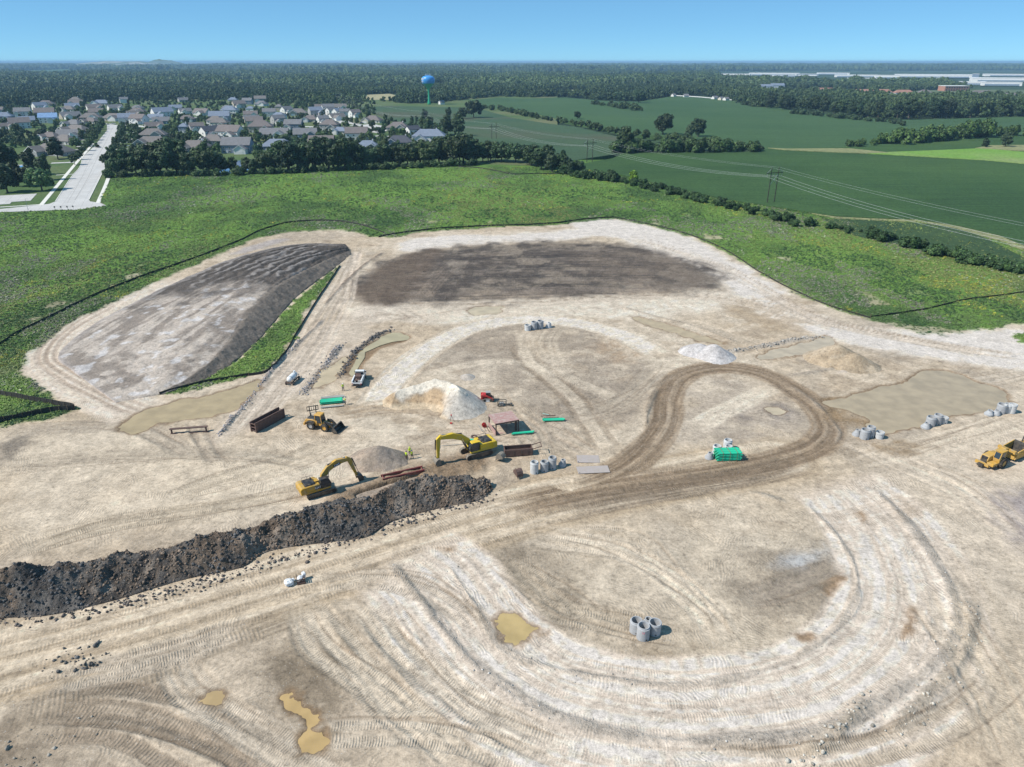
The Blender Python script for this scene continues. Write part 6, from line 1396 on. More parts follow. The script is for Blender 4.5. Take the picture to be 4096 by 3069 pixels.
silt([(-60, 775), (0, 745), (40, 720), (120, 680), (220, 632), (330, 590), (430, 556), (520, 520), (560, 500), (620, 483), (680, 478), (740, 480), (790, 490), (832, 505)], 'long curving black silt fence in the meadow left of the stockpile')
silt([(818, 513), (860, 506), (940, 496), (1020, 491), (1100, 488), (1200, 483), (1260, 475), (1330, 471)], 'black silt fence along the far edge of the bare site')
silt([(1332, 471), (1400, 485), (1480, 505), (1560, 538), (1640, 588), (1720, 632), (1800, 665), (1880, 688)], 'black silt fence along the right edge of the bare site', h=0.5)
silt([(345, 853), (430, 830), (520, 815), (577, 804), (612, 770), (640, 722), (690, 642), (735, 575)], 'black silt fence round the weed strip below the stockpile')
silt([(-10, 854), (70, 868), (163, 884), (100, 892), (-10, 916)], 'V-shaped black silt fence at the left edge', h=1.2)
silt([(1834, 668), (1900, 672), (1980, 684), (2048, 698), (2150, 697), (2270, 698)], 'short black silt fence at the far edge of the meadow', False)
silt([(3480, 1270), (3700, 1240), (3850, 1205), (3960, 1190), (4096, 1172), (4300, 1140)], 'black silt fence crossing the meadow on the right', False, 0.5)
# ------------------------------------------------------------------ machines and materials on the site
M_CAT = paint('excavator_yellow', (0.52, 0.30, 0.03), 0.55, dirt=0.65); M_KOM = paint('bright_machine_yellow', (0.68, 0.46, 0.02), 0.45, dirt=0.45); M_VOL = paint('loader_orange_yellow', (0.62, 0.34, 0.06), 0.45, dirt=0.4); M_SCR = paint('worn_scraper_yellow', (0.56, 0.33, 0.06), 0.6, dirt=0.55)
M_BLK = paint('black_panel', (0.022, 0.022, 0.025), 0.45, dirt=0.35); M_STEEL = paint('dark_steel', (0.085, 0.08, 0.078), 0.55, 0.5, dirt=0.5); M_SHOE = paint('track_steel', (0.20, 0.18, 0.155), 0.7, 0.2, dirt=0.8); M_CHROME = paint('piston_chrome', (0.6, 0.6, 0.6), 0.25, 0.9, dirt=0.05)
M_RUST = paint('rusty_steel', (0.115, 0.072, 0.062), 0.85, 0.1, dirt=0.55, dirtcol=(0.23, 0.15, 0.115)); M_DRED = paint('dark_red_steel', (0.20, 0.045, 0.045), 0.6, dirt=0.4); M_RED = paint('machine_red', (0.50, 0.022, 0.025), 0.4, dirt=0.2); M_GRN = paint('green_plastic_pipe', (0.012, 0.50, 0.29), 0.45, dirt=0.18)
M_GPIPE = paint('grey_plastic_pipe', (0.34, 0.34, 0.33), 0.6); M_WHT = paint('white_paint', (0.78, 0.79, 0.80), 0.35, dirt=0.15); M_BAG = paint('white_woven_bag', (0.74, 0.74, 0.74), 0.9, dirt=0.12)
def conc_mat(nm, c):
    if nm in _simple: return _simple[nm]
    t = NT(nm); n = t.noise(1.2, 5, .65, t.obj()); n2 = t.noise(9, 3, .6, t.obj()); cc = t.mix(t.ramp(n, [(.3, 0.0), (.7, 1.0)]), tuple(v * .82 for v in c), tuple(v * 1.12 for v in c)); cc = t.mix(.35, cc, t.ramp(n2, [(.3, .6), (.7, 1.15)]), 'MULTIPLY'); t.bump(n2, .4, .01); _simple[nm] = t.fin(cc, .85); return _simple[nm]
M_CONCR = conc_mat('cast_concrete', (0.40, 0.41, 0.425)); M_CONCL = conc_mat('pale_concrete', (0.56, 0.57, 0.575))
def gz(x, y): return zat(x, y)
def put(name, px, py, rz, label, cat, group=None, sink=0.0):
    b_ = P(px, py); r = empty(name, (b_.x, b_.y, gz(b_.x, b_.y) - sink), rz); return tag(r, label, cat, group)
XZ = Matrix(((1, 0, 0), (0, 1, 0), (0, 0, 1)))

def stadium(L, h, n=8):
    r = h / 2; p = []
    for i in range(n + 1): a = -math.pi / 2 + math.pi * i / n; p.append((L / 2 - r + r * math.cos(a), r + r * math.sin(a)))
    for i in range(n + 1): a = math.pi / 2 + math.pi * i / n; p.append((-L / 2 + r + r * math.cos(a), r + r * math.sin(a)))
    return p
def crawler(parent, L, h, w, y, mat=None):
    st = stadium(L, h, 8); lp = np.array(st + [st[0]]); n = int(2 * L / 0.26); q = resample(lp, n + 1)
    mb = MB()
    for i in range(n):
        a = Vector((q[i][0], y, q[i][1])); b_ = Vector((q[i + 1][0], y, q[i + 1][1])); d = (b_ - a)
        M = d.to_track_quat('X', 'Y').to_matrix(); mb.box((a + b_) / 2, (d.length * 0.86, 0.07, w) if False else (d.length * 0.86, w, 0.07), Matrix((d.normalized(), (0, 1, 0), d.normalized().cross(Vector((0, 1, 0))))).transposed())
    t_ = mb.build('track', M_SHOE, parent)
    MB().prism([(x * 0.88, 0.07 + (z - h / 2) * 0.80 + h / 2 - 0.07) for x, z in st], y - w * 0.32, y + w * 0.32).build('track_frame', mat or M_STEEL, t_)
    for sx in (-1, 1): MB().tube((sx * (L / 2 - h / 2), y - w * .36, h / 2), (sx * (L / 2 - h / 2), y + w * .36, h / 2), h * .36, n=14).build('sprocket', M_BLK, t_)
    return t_
def cyl(parent, a, b_, r):
    a, b_ = Vector(a), Vector(b_); m_ = a.lerp(b_, 0.58); o = MB().tube(a, m_, r, n=10).build('cylinder', M_STEEL, parent); MB().tube(m_, b_, r * .55, n=8).build('rod', M_CHROME, o)
def thick(path, hs):
    """side outline of a tapered, bent beam through path points with half heights"""
    up, dn = [], []
    for i, p in enumerate(path):
        a = Vector(path[max(0, i - 1)]); c = Vector(path[min(len(path) - 1, i + 1)]); d = (c - a).normalized(); n = Vector((-d.y, d.x)); q = Vector(p)
        up.append(tuple(q + n * hs[i])); dn.append(tuple(q - n * hs[i]))
    return up + dn[::-1]
def bucket(parent, c, ang, s=1.0, w=1.5, mat=None, name='bucket', teeth=True):
    """curved bucket hanging at c in the XZ plane, mouth turned by ang"""
    M = Matrix.Rotation(-ang, 3, 'Y'); o = Vector((c[0], 0, c[1])); pr = [(-.15, .1), (.25, .15), (.75, -.1), (.95, -.55), (.8, -1.0), (.4, -1.35), (-.15, -1.5)]; mb = MB()
    pts = [Vector((x * s, 0, z * s)) for x, z in pr]; inn = [p * 0.93 + Vector((-0.03, 0, -.02)) for p in pts]
    v = []; n = len(pts)
    for y in (-w / 2, w / 2): v += [M @ (p + Vector((0, y, 0))) + o for p in pts] + [M @ (p + Vector((0, y, 0))) + o for p in inn]
    f = []
    for i in range(n - 1): f += [(i, i + 1, 2 * n + i + 1, 2 * n + i), (n + i, 3 * n + i, 3 * n + i + 1, n + i + 1)]
    f += [(0, 2 * n, 3 * n, n), (n - 1, 2 * n - 1, 4 * n - 1, 3 * n - 1)]
    mb.add(v, f)
    for y in (-w / 2, w / 2 - .05): mb.prism([(p.x, p.z) for p in pts], y, y + .05, Matrix.Identity(3)) if False else mb.add([M @ (p + Vector((0, yy, 0))) + o for yy in (y, y + .05) for p in pts], [tuple(range(n)), tuple(range(2 * n - 1, n - 1, -1))])
    b_ = mb.build(name, mat or M_STEEL, parent)
    if teeth:
        e = pts[-1]
        for k in range(5):
            y = -w / 2 + w * (k + .5) / 5; MB().bar(M @ (e + Vector((0, y, 0))) + o, M @ (e + Vector((-.3 * s, y, -.10 * s))) + o, .12, .08).build('tooth', M_SHOE, b_)
    return b_
def text_on(parent, body, size, loc, rot, mat, name='logo'):
    me = text_mesh(body, size, 0.006)
    return link(name, me, mat, parent, loc, rot)

def excavator(c, hd, boom, stick, bk, mat, hood, label, logo, cabside=-1, s=1.0, dirty_track=True):
    r = empty('excavator', (c[0], c[1], gz(c[0], c[1]) - 0.02), hd); tag(r, label, 'excavator')
    TL, TH, TW_ = 4.9 * s, 1.0 * s, 0.62 * s
    for y in (-1.32 * s, 1.32 * s): crawler(r, TL, TH, TW_, y)
    MB().box((0, 0, .62 * s), (1.9 * s, 2.2 * s, .45 * s)).build('car_body', M_STEEL, r)
    MB().tube((0, 0, .8 * s), (0, 0, 1.12 * s), .75 * s, n=20).build('slew_ring', M_BLK, r)
    ho = MB(); ho.box((-.55 * s, 0, 1.32 * s), (4.3 * s, 2.85 * s, .34 * s)); ho.build('platform', mat, r, bevel=.04)
    MB().prism([(-3.35 * s, 1.2 * s), (-2.5 * s, 1.15 * s), (-2.5 * s, 2.45 * s), (-3.1 * s, 2.45 * s), (-3.4 * s, 2.2 * s)], -1.42 * s, 1.42 * s).build('counterweight', mat, r, bevel=.06)
    for y in (-1.0, 1.0): MB().box((-1.35 * s, y * s, 1.95 * s), (2.3 * s, .78 * s, .95 * s)).build('side_panel', mat, r, bevel=.04)
    MB().box((-1.65 * s, 0, 2.50 * s), (1.75 * s, 2.2 * s, .30 * s), taper=(.9, .9)).build('engine_hood', hood, r, bevel=.04)
    MB().box((-.35 * s, .3 * s, 2.2 * s), (.7 * s, 1.1 * s, .5 * s)).build('tank_box', mat, r, bevel=.03)
    MB().tube((-1.1 * s, .6 * s, 2.6 * s), (-1.1 * s, .6 * s, 3.05 * s), .08 * s, n=8).build('exhaust', M_BLK, r)
    mb = MB()
    for y in (-1.15, 1.15):
        mb.bar((-2.4 * s, y * s, 2.95 * s), (-.6 * s, y * s, 2.95 * s), .04)
        for x in (-2.4, -1.5, -.6): mb.bar((x * s, y * s, 2.4 * s), (x * s, y * s, 2.95 * s), .04)
    mb.build('handrail', M_BLK, r)
    cy = cabside * .92 * s
    cb = MB().prism([(.0, 1.45 * s), (1.65 * s, 1.45 * s), (1.75 * s, 2.0 * s), (1.35 * s, 3.0 * s), (.0, 3.0 * s)], cy - .48 * s, cy + .48 * s).build('cab', M_BLK, r, bevel=.03)
    MB().prism([(-.06 * s, 2.98 * s), (1.40 * s, 2.98 * s), (1.3 * s, 3.1 * s), (.02 * s, 3.1 * s)], cy - .52 * s, cy + .52 * s).build('cab_roof', hood if logo else mat, cb)
    MB().prism([(.12 * s, 2.1 * s), (1.55 * s, 2.1 * s), (1.28 * s, 2.88 * s), (.12 * s, 2.88 * s)], cy + cabside * .49 * s, cy + cabside * .51 * s).build('window', M_GLASS, cb)
    MB().add([(1.78 * s, cy - .4 * s, 2.0 * s), (1.78 * s, cy + .4 * s, 2.0 * s), (1.42 * s, cy + .4 * s, 2.9 * s), (1.42 * s, cy - .4 * s, 2.9 * s)], [(0, 1, 2, 3)]).build('windscreen', M_GLASS, cb)
    nb = len(boom); mid = nb // 2
    bo = MB().prism(thick(boom, [.28 * s] + [.50 * s] * (nb - 2) + [.30 * s]), -.27 * s, .27 * s).build('boom', mat, r, bevel=.03)
    so = MB().prism(thick(stick, [.26 * s, .40 * s, .30 * s, .17 * s][:len(stick)] if len(stick) == 4 else [.28 * s, .38 * s, .18 * s]), -.20 * s, .20 * s).build('stick', mat, r, bevel=.03)
    b0, bm_, bt = Vector(boom[0]), Vector(boom[mid]), Vector(boom[-1])
    for y in (-.42 * s, .42 * s): cyl(r, (b0.x + .75 * s, y, 1.35 * s), (bm_.x, y, bm_.y - .1 * s), .13 * s)
    st0 = Vector(stick[0]); cyl(r, (bm_.x - .1 * s, 0, bm_.y + .62 * s), (st0.x - .05 * s, 0, st0.y + .12 * s), .13 * s)
    s1, s2 = Vector(stick[1]), Vector(stick[-1]); dn = (s2 - s1).normalized(); nn = Vector((-dn.y, dn.x)); nn = nn if nn.x > 0 else -nn
    p1 = s1 + nn * .5 * s; p2 = s2 - dn * .5 * s + nn * .5 * s; cyl(r, (p1.x, 0, p1.y), (p2.x, 0, p2.y), .11 * s)
    MB().bar((p2.x, .1, p2.y), (bk[0] + .25 * s, .1, bk[1] + .1 * s), .1).build('bucket_link', M_STEEL, r)
    bucket(r, bk[:2], bk[2], bk[3], 1.45 * s, M_STEEL if logo else M_SHOE)
    if logo:
        a, b2 = Vector(boom[mid]), Vector(boom[-1]); m_ = a.lerp(b2, .42); an = math.atan2(b2.y - a.y, b2.x - a.x)
        for sy in (-1, 1):
            pl = MB().box((0, 0, 0), (1.25 * s, .012, .5 * s), Matrix.Rotation(-an, 3, 'Y')).build('decal', M_BLK, r, loc=(m_.x, sy * .285 * s, m_.y))
            text_on(pl, 'CAT', .5 * s, (0, sy * .012, 0), (math.pi / 2, -an if sy < 0 else an, 0 if sy < 0 else math.pi), M_LET)
            pl = MB().box((0, 0, 0), (.95 * s, .012, .6 * s)).build('decal', M_BLK, r, loc=(-.55 * s, sy * 1.41 * s, 1.9 * s))
            text_on(pl, 'CAT', .5 * s, (0, sy * .012, 0), (math.pi / 2, 0, 0 if sy < 0 else math.pi), M_LET)
    return r
HD = math.radians(33)
excavator((-31.9, 99.9), HD, [(.45, 1.75), (1.0, 3.1), (1.9, 4.05), (3.4, 4.75), (5.3, 4.75)], [(4.95, 5.05), (5.55, 4.55), (6.6, 1.1)], (6.6, 1.15, math.radians(12), 0.95), M_CAT, M_BLK, 'yellow-brown excavator with black engine covers digging at the near end of the trench', True)
excavator((-6.5, 112.4), HD + math.pi - math.radians(5), [(.9, 1.75), (1.7, 3.2), (2.9, 4.25), (4.6, 4.95), (6.9, 5.15)], [(6.6, 5.45), (7.25, 4.9), (7.45, 1.1)], (7.45, 1.15, math.radians(-12), 1.0), M_KOM, M_BLK, 'bright yellow excavator reaching into the trench beside the steel shed', False, cabside=1, s=1.06)

# wheel loader
def wheel(parent, c, r_, w, rim=None, n=22):
    mb = MB(); mb.lathe([(r_ * .55, -w / 2), (r_ * .92, -w / 2), (r_, -w * .32), (r_, w * .32), (r_ * .92, w / 2), (r_ * .55, w / 2)], n, closed=True)
    for k in range(16):
        a = 2 * math.pi * k / 16; mb.box((r_ * math.cos(a), r_ * math.sin(a), 0), (.1 * r_, .14 * r_, w * .9), Matrix.Rotation(a, 3, 'Z'))
    M = Matrix.Rotation(math.pi / 2, 4, 'X'); o = mb.build('wheel', M_TYRE, parent, loc=c, rot=(math.pi / 2, 0, 0))
    MB().lathe([(0, -w * .3), (r_ * .3, -w * .34), (r_ * .56, -w * .42), (r_ * .56, w * .42), (r_ * .3, w * .34), (0, w * .3)], 16).build('rim', rim or M_RIM, o)
    return o
def loader():
    r = put('wheel_loader', 1285, 1712, math.radians(-17), 'orange-yellow wheel loader with its black bucket lowered', 'wheel loader')
    for sx, rim in ((-1.55, M_RIM), (1.45, M_VOL)):
        for sy in (-1.05, 1.05): wheel(r, (sx, sy, .78), .78, .62, rim)
    MB().prism([(-3.0, .75), (-.3, .75), (-.3, 1.75), (-1.0, 1.95), (-2.6, 1.95), (-3.05, 1.6)], -.75, .75).build('engine_body', M_VOL, r, bevel=.05)
    MB().box((-1.75, 0, 2.02), (1.7, 1.35, .22), taper=(.92, .9)).build('engine_hood', M_BLK, r, bevel=.04)
    MB().box((-3.05, 0, .95), (.35, 2.1, .6)).build('counterweight', M_VOL, r, bevel=.05)
    for sy in (-1.08, 1.08): MB().prism([(-2.5, 1.0), (-2.3, 1.6), (-1.9, 1.75), (-1.1, 1.75), (-.7, 1.5), (-.8, 1.4), (-1.15, 1.62), (-1.85, 1.62), (-2.2, 1.5)], sy - .32, sy + .32).build('fender', M_STEEL, r)
    cb = MB().prism([(-.75, 1.4), (.65, 1.4), (.75, 1.8), (.5, 2.95), (-.7, 2.95)], -.7, .7).build('cab', M_GLASS, r, bevel=.03)
    MB().box((-.08, 0, 3.03), (1.55, 1.6, .2), taper=(.9, .9)).build('cab_roof', M_VOL, cb, bevel=.04)
    mb = MB()
    for sx, tx in ((-.72, -.7), (.7, .5)):
        for sy in (-.7, .7): mb.bar((sx, sy, 1.4), (tx, sy, 2.95), .1)
    mb.build('cab_pillar', M_VOL, cb)
    MB().prism([(-.2, .7), (2.3, .55), (2.3, 1.15), (1.2, 1.55), (-.2, 1.45)], -.55, .55).build('front_frame', M_VOL, r, bevel=.04)
    for sy in (-.62, .62): MB().prism(thick([(1.2, 1.75), (2.3, 1.5), (3.35, .55)], [.16, .22, .14]), sy - .1, sy + .1).build('lift_arm', M_BLK, r)
    cyl(r, (1.0, 0, 1.5), (2.9, 0, 1.25), .12); MB().bar((2.6, 0, 1.75), (3.3, 0, 1.0), .16).build('tilt_link', M_BLK, r)
    bk = MB(); w = 3.0; pts = [(4.55, .06), (3.55, .06), (3.25, .35), (3.2, .8), (3.45, 1.25), (3.7, 1.3)]
    for (x0, z0), (x1, z1) in zip(pts[:-1], pts[1:]): bk.bar(((x0 + x1) / 2 - 0, -w / 2, 0), ((x0 + x1) / 2, w / 2, 0), .01) if False else bk.add([(x0, -w / 2, z0), (x1, -w / 2, z1), (x1, w / 2, z1), (x0, w / 2, z0), (x0, -w / 2, z0 + .05), (x1 + .04, -w / 2, z1 + .05), (x1 + .04, w / 2, z1 + .05), (x0, w / 2, z0 + .05)], [(0, 1, 2, 3), (7, 6, 5, 4), (0, 4, 5, 1), (2, 6, 7, 3), (1, 5, 6, 2), (0, 3, 7, 4)])
    for sy in (-w / 2, w / 2 - .05): bk.prism(pts, sy, sy + .05)
    b_ = bk.build('bucket', M_STEEL, r); MB().box((4.6, 0, .05), (.3, w + .06, .06)).build('cutting_edge', M_SHOE, b_)
    MB().tube((-2.3, .3, 2.1), (-2.3, .3, 2.75), .07, n=8).build('exhaust', M_BLK, r)
loader()
r = put('fork_carriage', 1252, 1650, math.radians(22), 'black pallet fork carriage standing behind the wheel loader', 'fork attachment')
mb = MB(); mb.bar((-1.1, 0, .45), (1.1, 0, .45), .14); mb.bar((-1.1, 0, 1.35), (1.1, 0, 1.35), .14)
for k in range(6): mb.bar((-1.1 + k * .44, 0, .4), (-1.1 + k * .44, 0, 1.4), .10)
mb.build('frame', M_BLK, r)
for x in (-.6, .6):
    MB().bar((x, -.05, .08), (x, -1.3, .08), .14, .08).build('fork', M_STEEL, r); MB().box((x, -.05, .7), (.16, .1, 1.3)).build('shank', M_STEEL, r)

# white service truck seen from behind
r = put('service_truck', 1428, 1552, math.radians(91), 'white service truck loaded with gear, seen from behind', 'truck')
# local +X forward (away), origin at rear
MB().box((3.2, 0, .75), (6.4, .9, .3)).build('chassis', M_BLK, r)
MB().prism([(3.7, .75), (6.5, .75), (6.55, 1.35), (5.5, 1.5), (4.95, 2.25), (3.75, 2.3)], -1.0, 1.0).build('cab', M_WHT, r, bevel=.06)
MB().box((3.69, 0, 1.9), (.04, 1.6, .5)).build('rear_window', M_GLASS, r); MB().add([(4.98, -.85, 2.2), (4.98, .85, 2.2), (5.52, .85, 1.52), (5.52, -.85, 1.52)], [(0, 1, 2, 3)]).build('windscreen', M_GLASS, r)
for sy in (-1.0, 1.0):
    MB().box((4.5, sy * 1.005, 1.85), (1.1, .03, .5)).build('side_window', M_GLASS, r); MB().box((5.0, sy * 1.2, 1.75), (.12, .25, .3)).build('mirror', M_BLK, r)
    MB().box((1.75, sy * .98, 1.25), (3.4, .28, .75)).build('bed_side', M_WHT, r, bevel=.03)
MB().box((1.75, 0, .92), (3.5, 1.9, .12)).build('bed_floor', M_STEEL, r); MB().box((.05, 0, 1.05), (.1, 2.2, .35)).build('tailgate', M_WHT, r); MB().box((-.15, 0, .6), (.25, 2.2, .2)).build('bumper', M_BLK, r)
mb = MB(); mb.box((2.4, 0, 1.5), (1.3, 1.2, .9)); mb.box((3.2, .2, 1.5), (.5, 1.2, 1.0)); mb.tube((1.2, -.5, 1.3), (1.2, .5, 1.3), .3, n=12); mb.build('compressor', M_RUST, r)
mb = MB(); mb.box((.7, -.45, 1.2), (.8, .5, .45)); mb.tube((.4, .3, 1.15), (1.2, .5, 1.2), .1); mb.bar((.3, .6, 1.2), (1.9, .3, 1.5), .1); mb.build('gear', M_GPIPE, r)
mb = MB()
for sy in (-.9, .9): mb.bar((3.55, sy, 1.6), (3.55, sy, 2.4), .08)
mb.bar((3.55, -.9, 2.4), (3.55, .9, 2.4), .08); mb.build('headache_rack', M_BLK, r)
for sx in (1.3, 5.6):
    for sy in (-.88, .88): wheel(r, (sx, sy, .42), .42, .3)
for sy in (-.95, .95): MB().box((-.02, sy, .95), (.06, .14, .25)).build('tail_light', M_RED, r)

# white tank trailer
r = put('tank_trailer', 1166, 1532, math.radians(82), 'white fuel tank trailer parked beside the rutted road', 'tank trailer')
pf = [(0, -1.85), (.35, -1.8), (.6, -1.55), (.66, -1.2), (.66, 1.2), (.6, 1.55), (.35, 1.8), (0, 1.85)]
MB().lathe(pf, 22).build('tank', M_WHT, r, True, loc=(.7, 0, 1.35), rot=(0, math.pi / 2, 0))
mb = MB()
for sy in (-.5, .5): mb.bar((-1.3, sy, .62), (3.0, sy, .62), .12, .16); mb.bar((3.0, sy, .62), (4.1, 0, .55), .1)
for x in (-.6, .7, 1.9): mb.bar((x, -.6, .62), (x, .6, .62), .12)
mb.build('chassis', M_BLK, r); MB().tube((2.0, 0, 1.9), (2.0, 0, 2.25), .22, n=12).build('hatch', M_WHT, r)
for k in (-.5, 1.6): MB().lathe([(.68, -.04), (.70, -.04), (.70, .04), (.68, .04)], 20, closed=True).build('tank_band', M_STEEL, r, loc=(k, 0, 1.35), rot=(0, math.pi / 2, 0))
for sx in (-.75, 2.3):
    for sy in (-.85, .85): wheel(r, (sx, sy, .4), .4, .26)
MB().box((-1.35, 0, .75), (.1, 1.7, .18)).build('rear_bar', M_RUST, r)

# compact track loader and its trencher attachment
r = put('compact_track_loader', 1951, 1602, math.radians(3), 'red compact track loader beside the sand pile', 'track loader')
for y in (-.72, .72): crawler(r, 2.0, .78, .40, y, M_WHT if y < 0 else M_BLK)
MB().prism([(-1.3, .55), (-.4, .55), (-.35, 1.65), (-1.1, 1.7), (-1.35, 1.3)], -.5, .5).build('engine_cover', M_RED, r, bevel=.04)
MB().prism([(-.4, .5), (.75, .5), (.8, .95), (.5, 1.98), (-.35, 1.98)], -.46, .46).build('cab', M_BLK, r, bevel=.03); MB().box((.1, 0, 2.02), (1.0, 1.0, .1)).build('cab_roof', M_GPIPE, r)
for y in (-.68, .68):
    MB().prism(thick([(-1.3, 1.5), (-.2, 1.35), (.9, .75), (1.15, .35)], [.13, .17, .14, .1]), y - .1, y + .1).build('lift_arm', M_RED, r); MB().prism([(-1.45, .7), (-1.1, .7), (-1.1, 1.6), (-1.4, 1.55)], y - .13, y + .13).build('arm_tower', M_RED, r)
MB().box((1.25, 0, .5), (.12, 1.2, .6)).build('coupler', M_BLK, r)
r = put('steel_cage_attachment', 2008, 1620, math.radians(-3), 'black steel cage attachment lying in front of the red track loader', 'attachment')
mb = MB()
for y in (-.55, .55):
    for z in (.1, 1.1): mb.bar((-.85, y, z), (.85, y, z), .09)
    for x in (-.85, 0, .85): mb.bar((x, y, .1), (x, y, 1.1), .09)
for x in (-.85, .85):
    for z in (.1, 1.1): mb.bar((x, -.55, z), (x, .55, z), .09)
mb.build('cage', M_BLK, r); MB().box((-.1, 0, .45), (.9, .8, .6)).build('motor', M_GPIPE, r, bevel=.04)
mb = MB(); mb.bar((.9, 0, .3), (2.1, 0, .25), .22); mb.tube((1.9, -.4, .28), (1.9, .4, .28), .26, n=12); mb.bar((-1.1, .3, .9), (-.8, .9, .9), .1); mb.build('digging_bar', M_STEEL, r)

# scraper
r = put('motor_scraper', 3975, 1856, math.radians(208), 'worn yellow motor scraper driving at the right edge', 'scraper')
MB().prism([(-1.2, .9), (2.6, .9), (2.75, 1.5), (2.4, 2.15), (.4, 2.25), (-1.2, 1.9)], -1.15, .15).build('engine_hood', M_SCR, r, bevel=.06)
MB().prism([(2.62, 1.0), (2.78, 1.0), (2.7, 2.0), (2.5, 2.05)], -1.0, 0).build('radiator_grille', M_BLK, r)
MB().box((2.95, -.5, .7), (.3, 2.3, .5)).build('push_bumper', M_SCR, r); MB().box((3.35, -.5, .55), (.5, .9, .5)).build('push_plate', M_STEEL, r)
cb = MB().prism([(-.3, 1.1), (1.35, 1.1), (1.45, 1.9), (1.15, 3.2), (-.3, 3.2)], .18, 1.35).build('cab', M_SCR, r, bevel=.05)
MB().add([(1.47, .3, 1.95), (1.47, 1.22, 1.95), (1.2, 1.22, 3.0), (1.2, .3, 3.0)], [(0, 1, 2, 3)]).build('windscreen', M_GLASS, cb)
MB().prism([(.05, 2.0), (1.1, 2.0), (.95, 3.0), (.05, 3.0)], 1.355, 1.37).build('side_window', M_GLASS, cb); MB().box((.45, .76, 3.26), (1.7, 1.35, .14)).build('cab_roof', M_SCR, cb)
MB().box((2.2, .75, 1.0), (1.4, 1.1, .5)).build('step', M_SCR, r, bevel=.04)
for sy in (-1.35, 1.35): wheel(r, (.2, sy, .95), .95, .75, M_SCR); wheel(r, (-8.3, sy, .95), .95, .75, M_SCR)
MB().prism(thick([(-.8, 1.6), (-1.8, 2.4), (-3.0, 2.2)], [.35, .4, .3]), -.35, .35).build('gooseneck', M_SCR, r)
for sy in (-1.35, 1.35):
    MB().prism(thick([(-2.8, 2.1), (-4.0, 1.6), (-6.0, 1.3)], [.22, .22, .2]), sy - .14, sy + .14).build('draft_arm', M_SCR, r)
    MB().prism([(-3.6, .5), (-7.4, .5), (-7.6, 2.3), (-4.2, 1.9)], sy * 1.0 - .08, sy * 1.0 + .08).build('bowl_side', M_SCR, r)
MB().box((-3.0, 0, 2.2), (.5, 3.0, .4)).build('cross_tube', M_SCR, r)
mb = MB(); mb.box((-5.5, 0, .55), (3.8, 2.6, .15)); mb.prism([(-7.3, .5), (-7.5, .5), (-7.7, 2.4), (-7.5, 2.4)], -1.3, 1.3); mb.build('bowl', M_STEEL, r)
MB().prism([(-3.5, .5), (-4.2, .6), (-4.3, 1.7), (-3.6, 1.4)], -1.25, 1.25).build('apron', M_SCR, r)
cyl(r, (-2.9, -.8, 2.4), (-4.2, -.8, 1.6), .14); cyl(r, (-2.9, .8, 2.4), (-4.2, .8, 1.6), .14)
MB().box((-8.6, 0, 1.6), (1.9, 1.5, 1.2)).build('rear_engine', M_SCR, r, bevel=.06); MB().tube((-8.3, -.4, 2.2), (-8.6, -.4, 3.6), .12, n=8).build('exhaust_stack', M_STEEL, r)
MB().bar((-9.6, -1.3, .7), (-9.6, 1.3, .7), .3).build('rear_bumper', M_SCR, r)

# ---- trench shields, plates, shed
def corner(name, a, b_, label, cat='trench box'):
    A, B = P(*a), P(*b_); r = empty(name, ((A.x + B.x) / 2, (A.y + B.y) / 2, min(gz(A.x, A.y), gz(B.x, B.y)) - .02), math.atan2(B.y - A.y, B.x - A.x)); tag(r, label, cat); return r, (B - A).length
r, L = corner('trench_box', (1025, 1733), (1140, 1671), 'tall rusty trench box standing on its edge left of the loader')
for y in (0, 1.35):
    w_ = MB(); w_.box((0, y, 1.02), (L, .12, 2.0)); w_.box((0, y, 2.02), (L, .2, .1)); w_.box((0, y, .06), (L, .2, .1)); w_.build('side_wall', M_RUST, r)
for x in (-L / 2 + .1, L / 2 - .1):
    for z in (.35, 1.0, 1.75): MB().tube((x, .05, z), (x, 1.3, z), .09, n=10).build('spreader', M_RUST, r)
    for y in (0, 1.35): MB().box((x, y, 1.0), (.22, .24, 2.05)).build('end_post', M_RUST, r)
for x in (-L * .2, L * .25): MB().box((x, 1.22, 1.85), (.15, .15, .2)).build('lug', M_RUST, r)
r, L = corner('trench_shield', (680, 1738), (832, 1727), 'low rusty trench shield lying like a bench near the muddy pond')
MB().box((0, .3, 1.14), (L, .62, .14)).build('upper_wall', M_RUST, r); MB().box((0, .2, .1), (L, .5, .16)).build('lower_wall', M_RUST, r)
for x in (-L / 2 + .3, L / 2 - .35):
    for y in (.08, .5): MB().tube((x, y, .1), (x, y, 1.1), .1, n=10).build('spreader', M_RUST, r)
TRd = (P(1760, 1880) - P(1535, 1930)); ta = math.atan2(TRd.y, TRd.x)
A, B = P(1532, 1925), P(1695, 1882); cc = (A + B) / 2; r = empty('trench_box', (cc.x, cc.y, 0), ta); tag(r, 'dark red trench box sunk in the trench between the excavators', 'trench box'); L = (B - A).length
for y in (-.2, 1.05):
    w_ = MB(); w_.box((0, y, -.75), (L, .1, 2.3)); w_.tube((-L / 2, y, .42), (L / 2, y, .42), .13, n=10); w_.build('side_wall', M_DRED, r)
for x in (-L / 2 + .25, L / 2 - .25):
    for z in (.3, -.8): MB().tube((x, -.2, z), (x, 1.05, z), .09, n=10).build('spreader', M_DRED, r)
r, L = corner('trench_shield_shed', (1985, 1741), (2074, 1725), 'pink-red steel shed frame with a flat roof casting a dark shadow', 'steel shed'); W_ = 4.2
M_PINK = paint('faded_red_steel', (0.38, 0.22, 0.20), 0.85, dirt=0.9, dirtcol=(0.46, 0.39, 0.34))
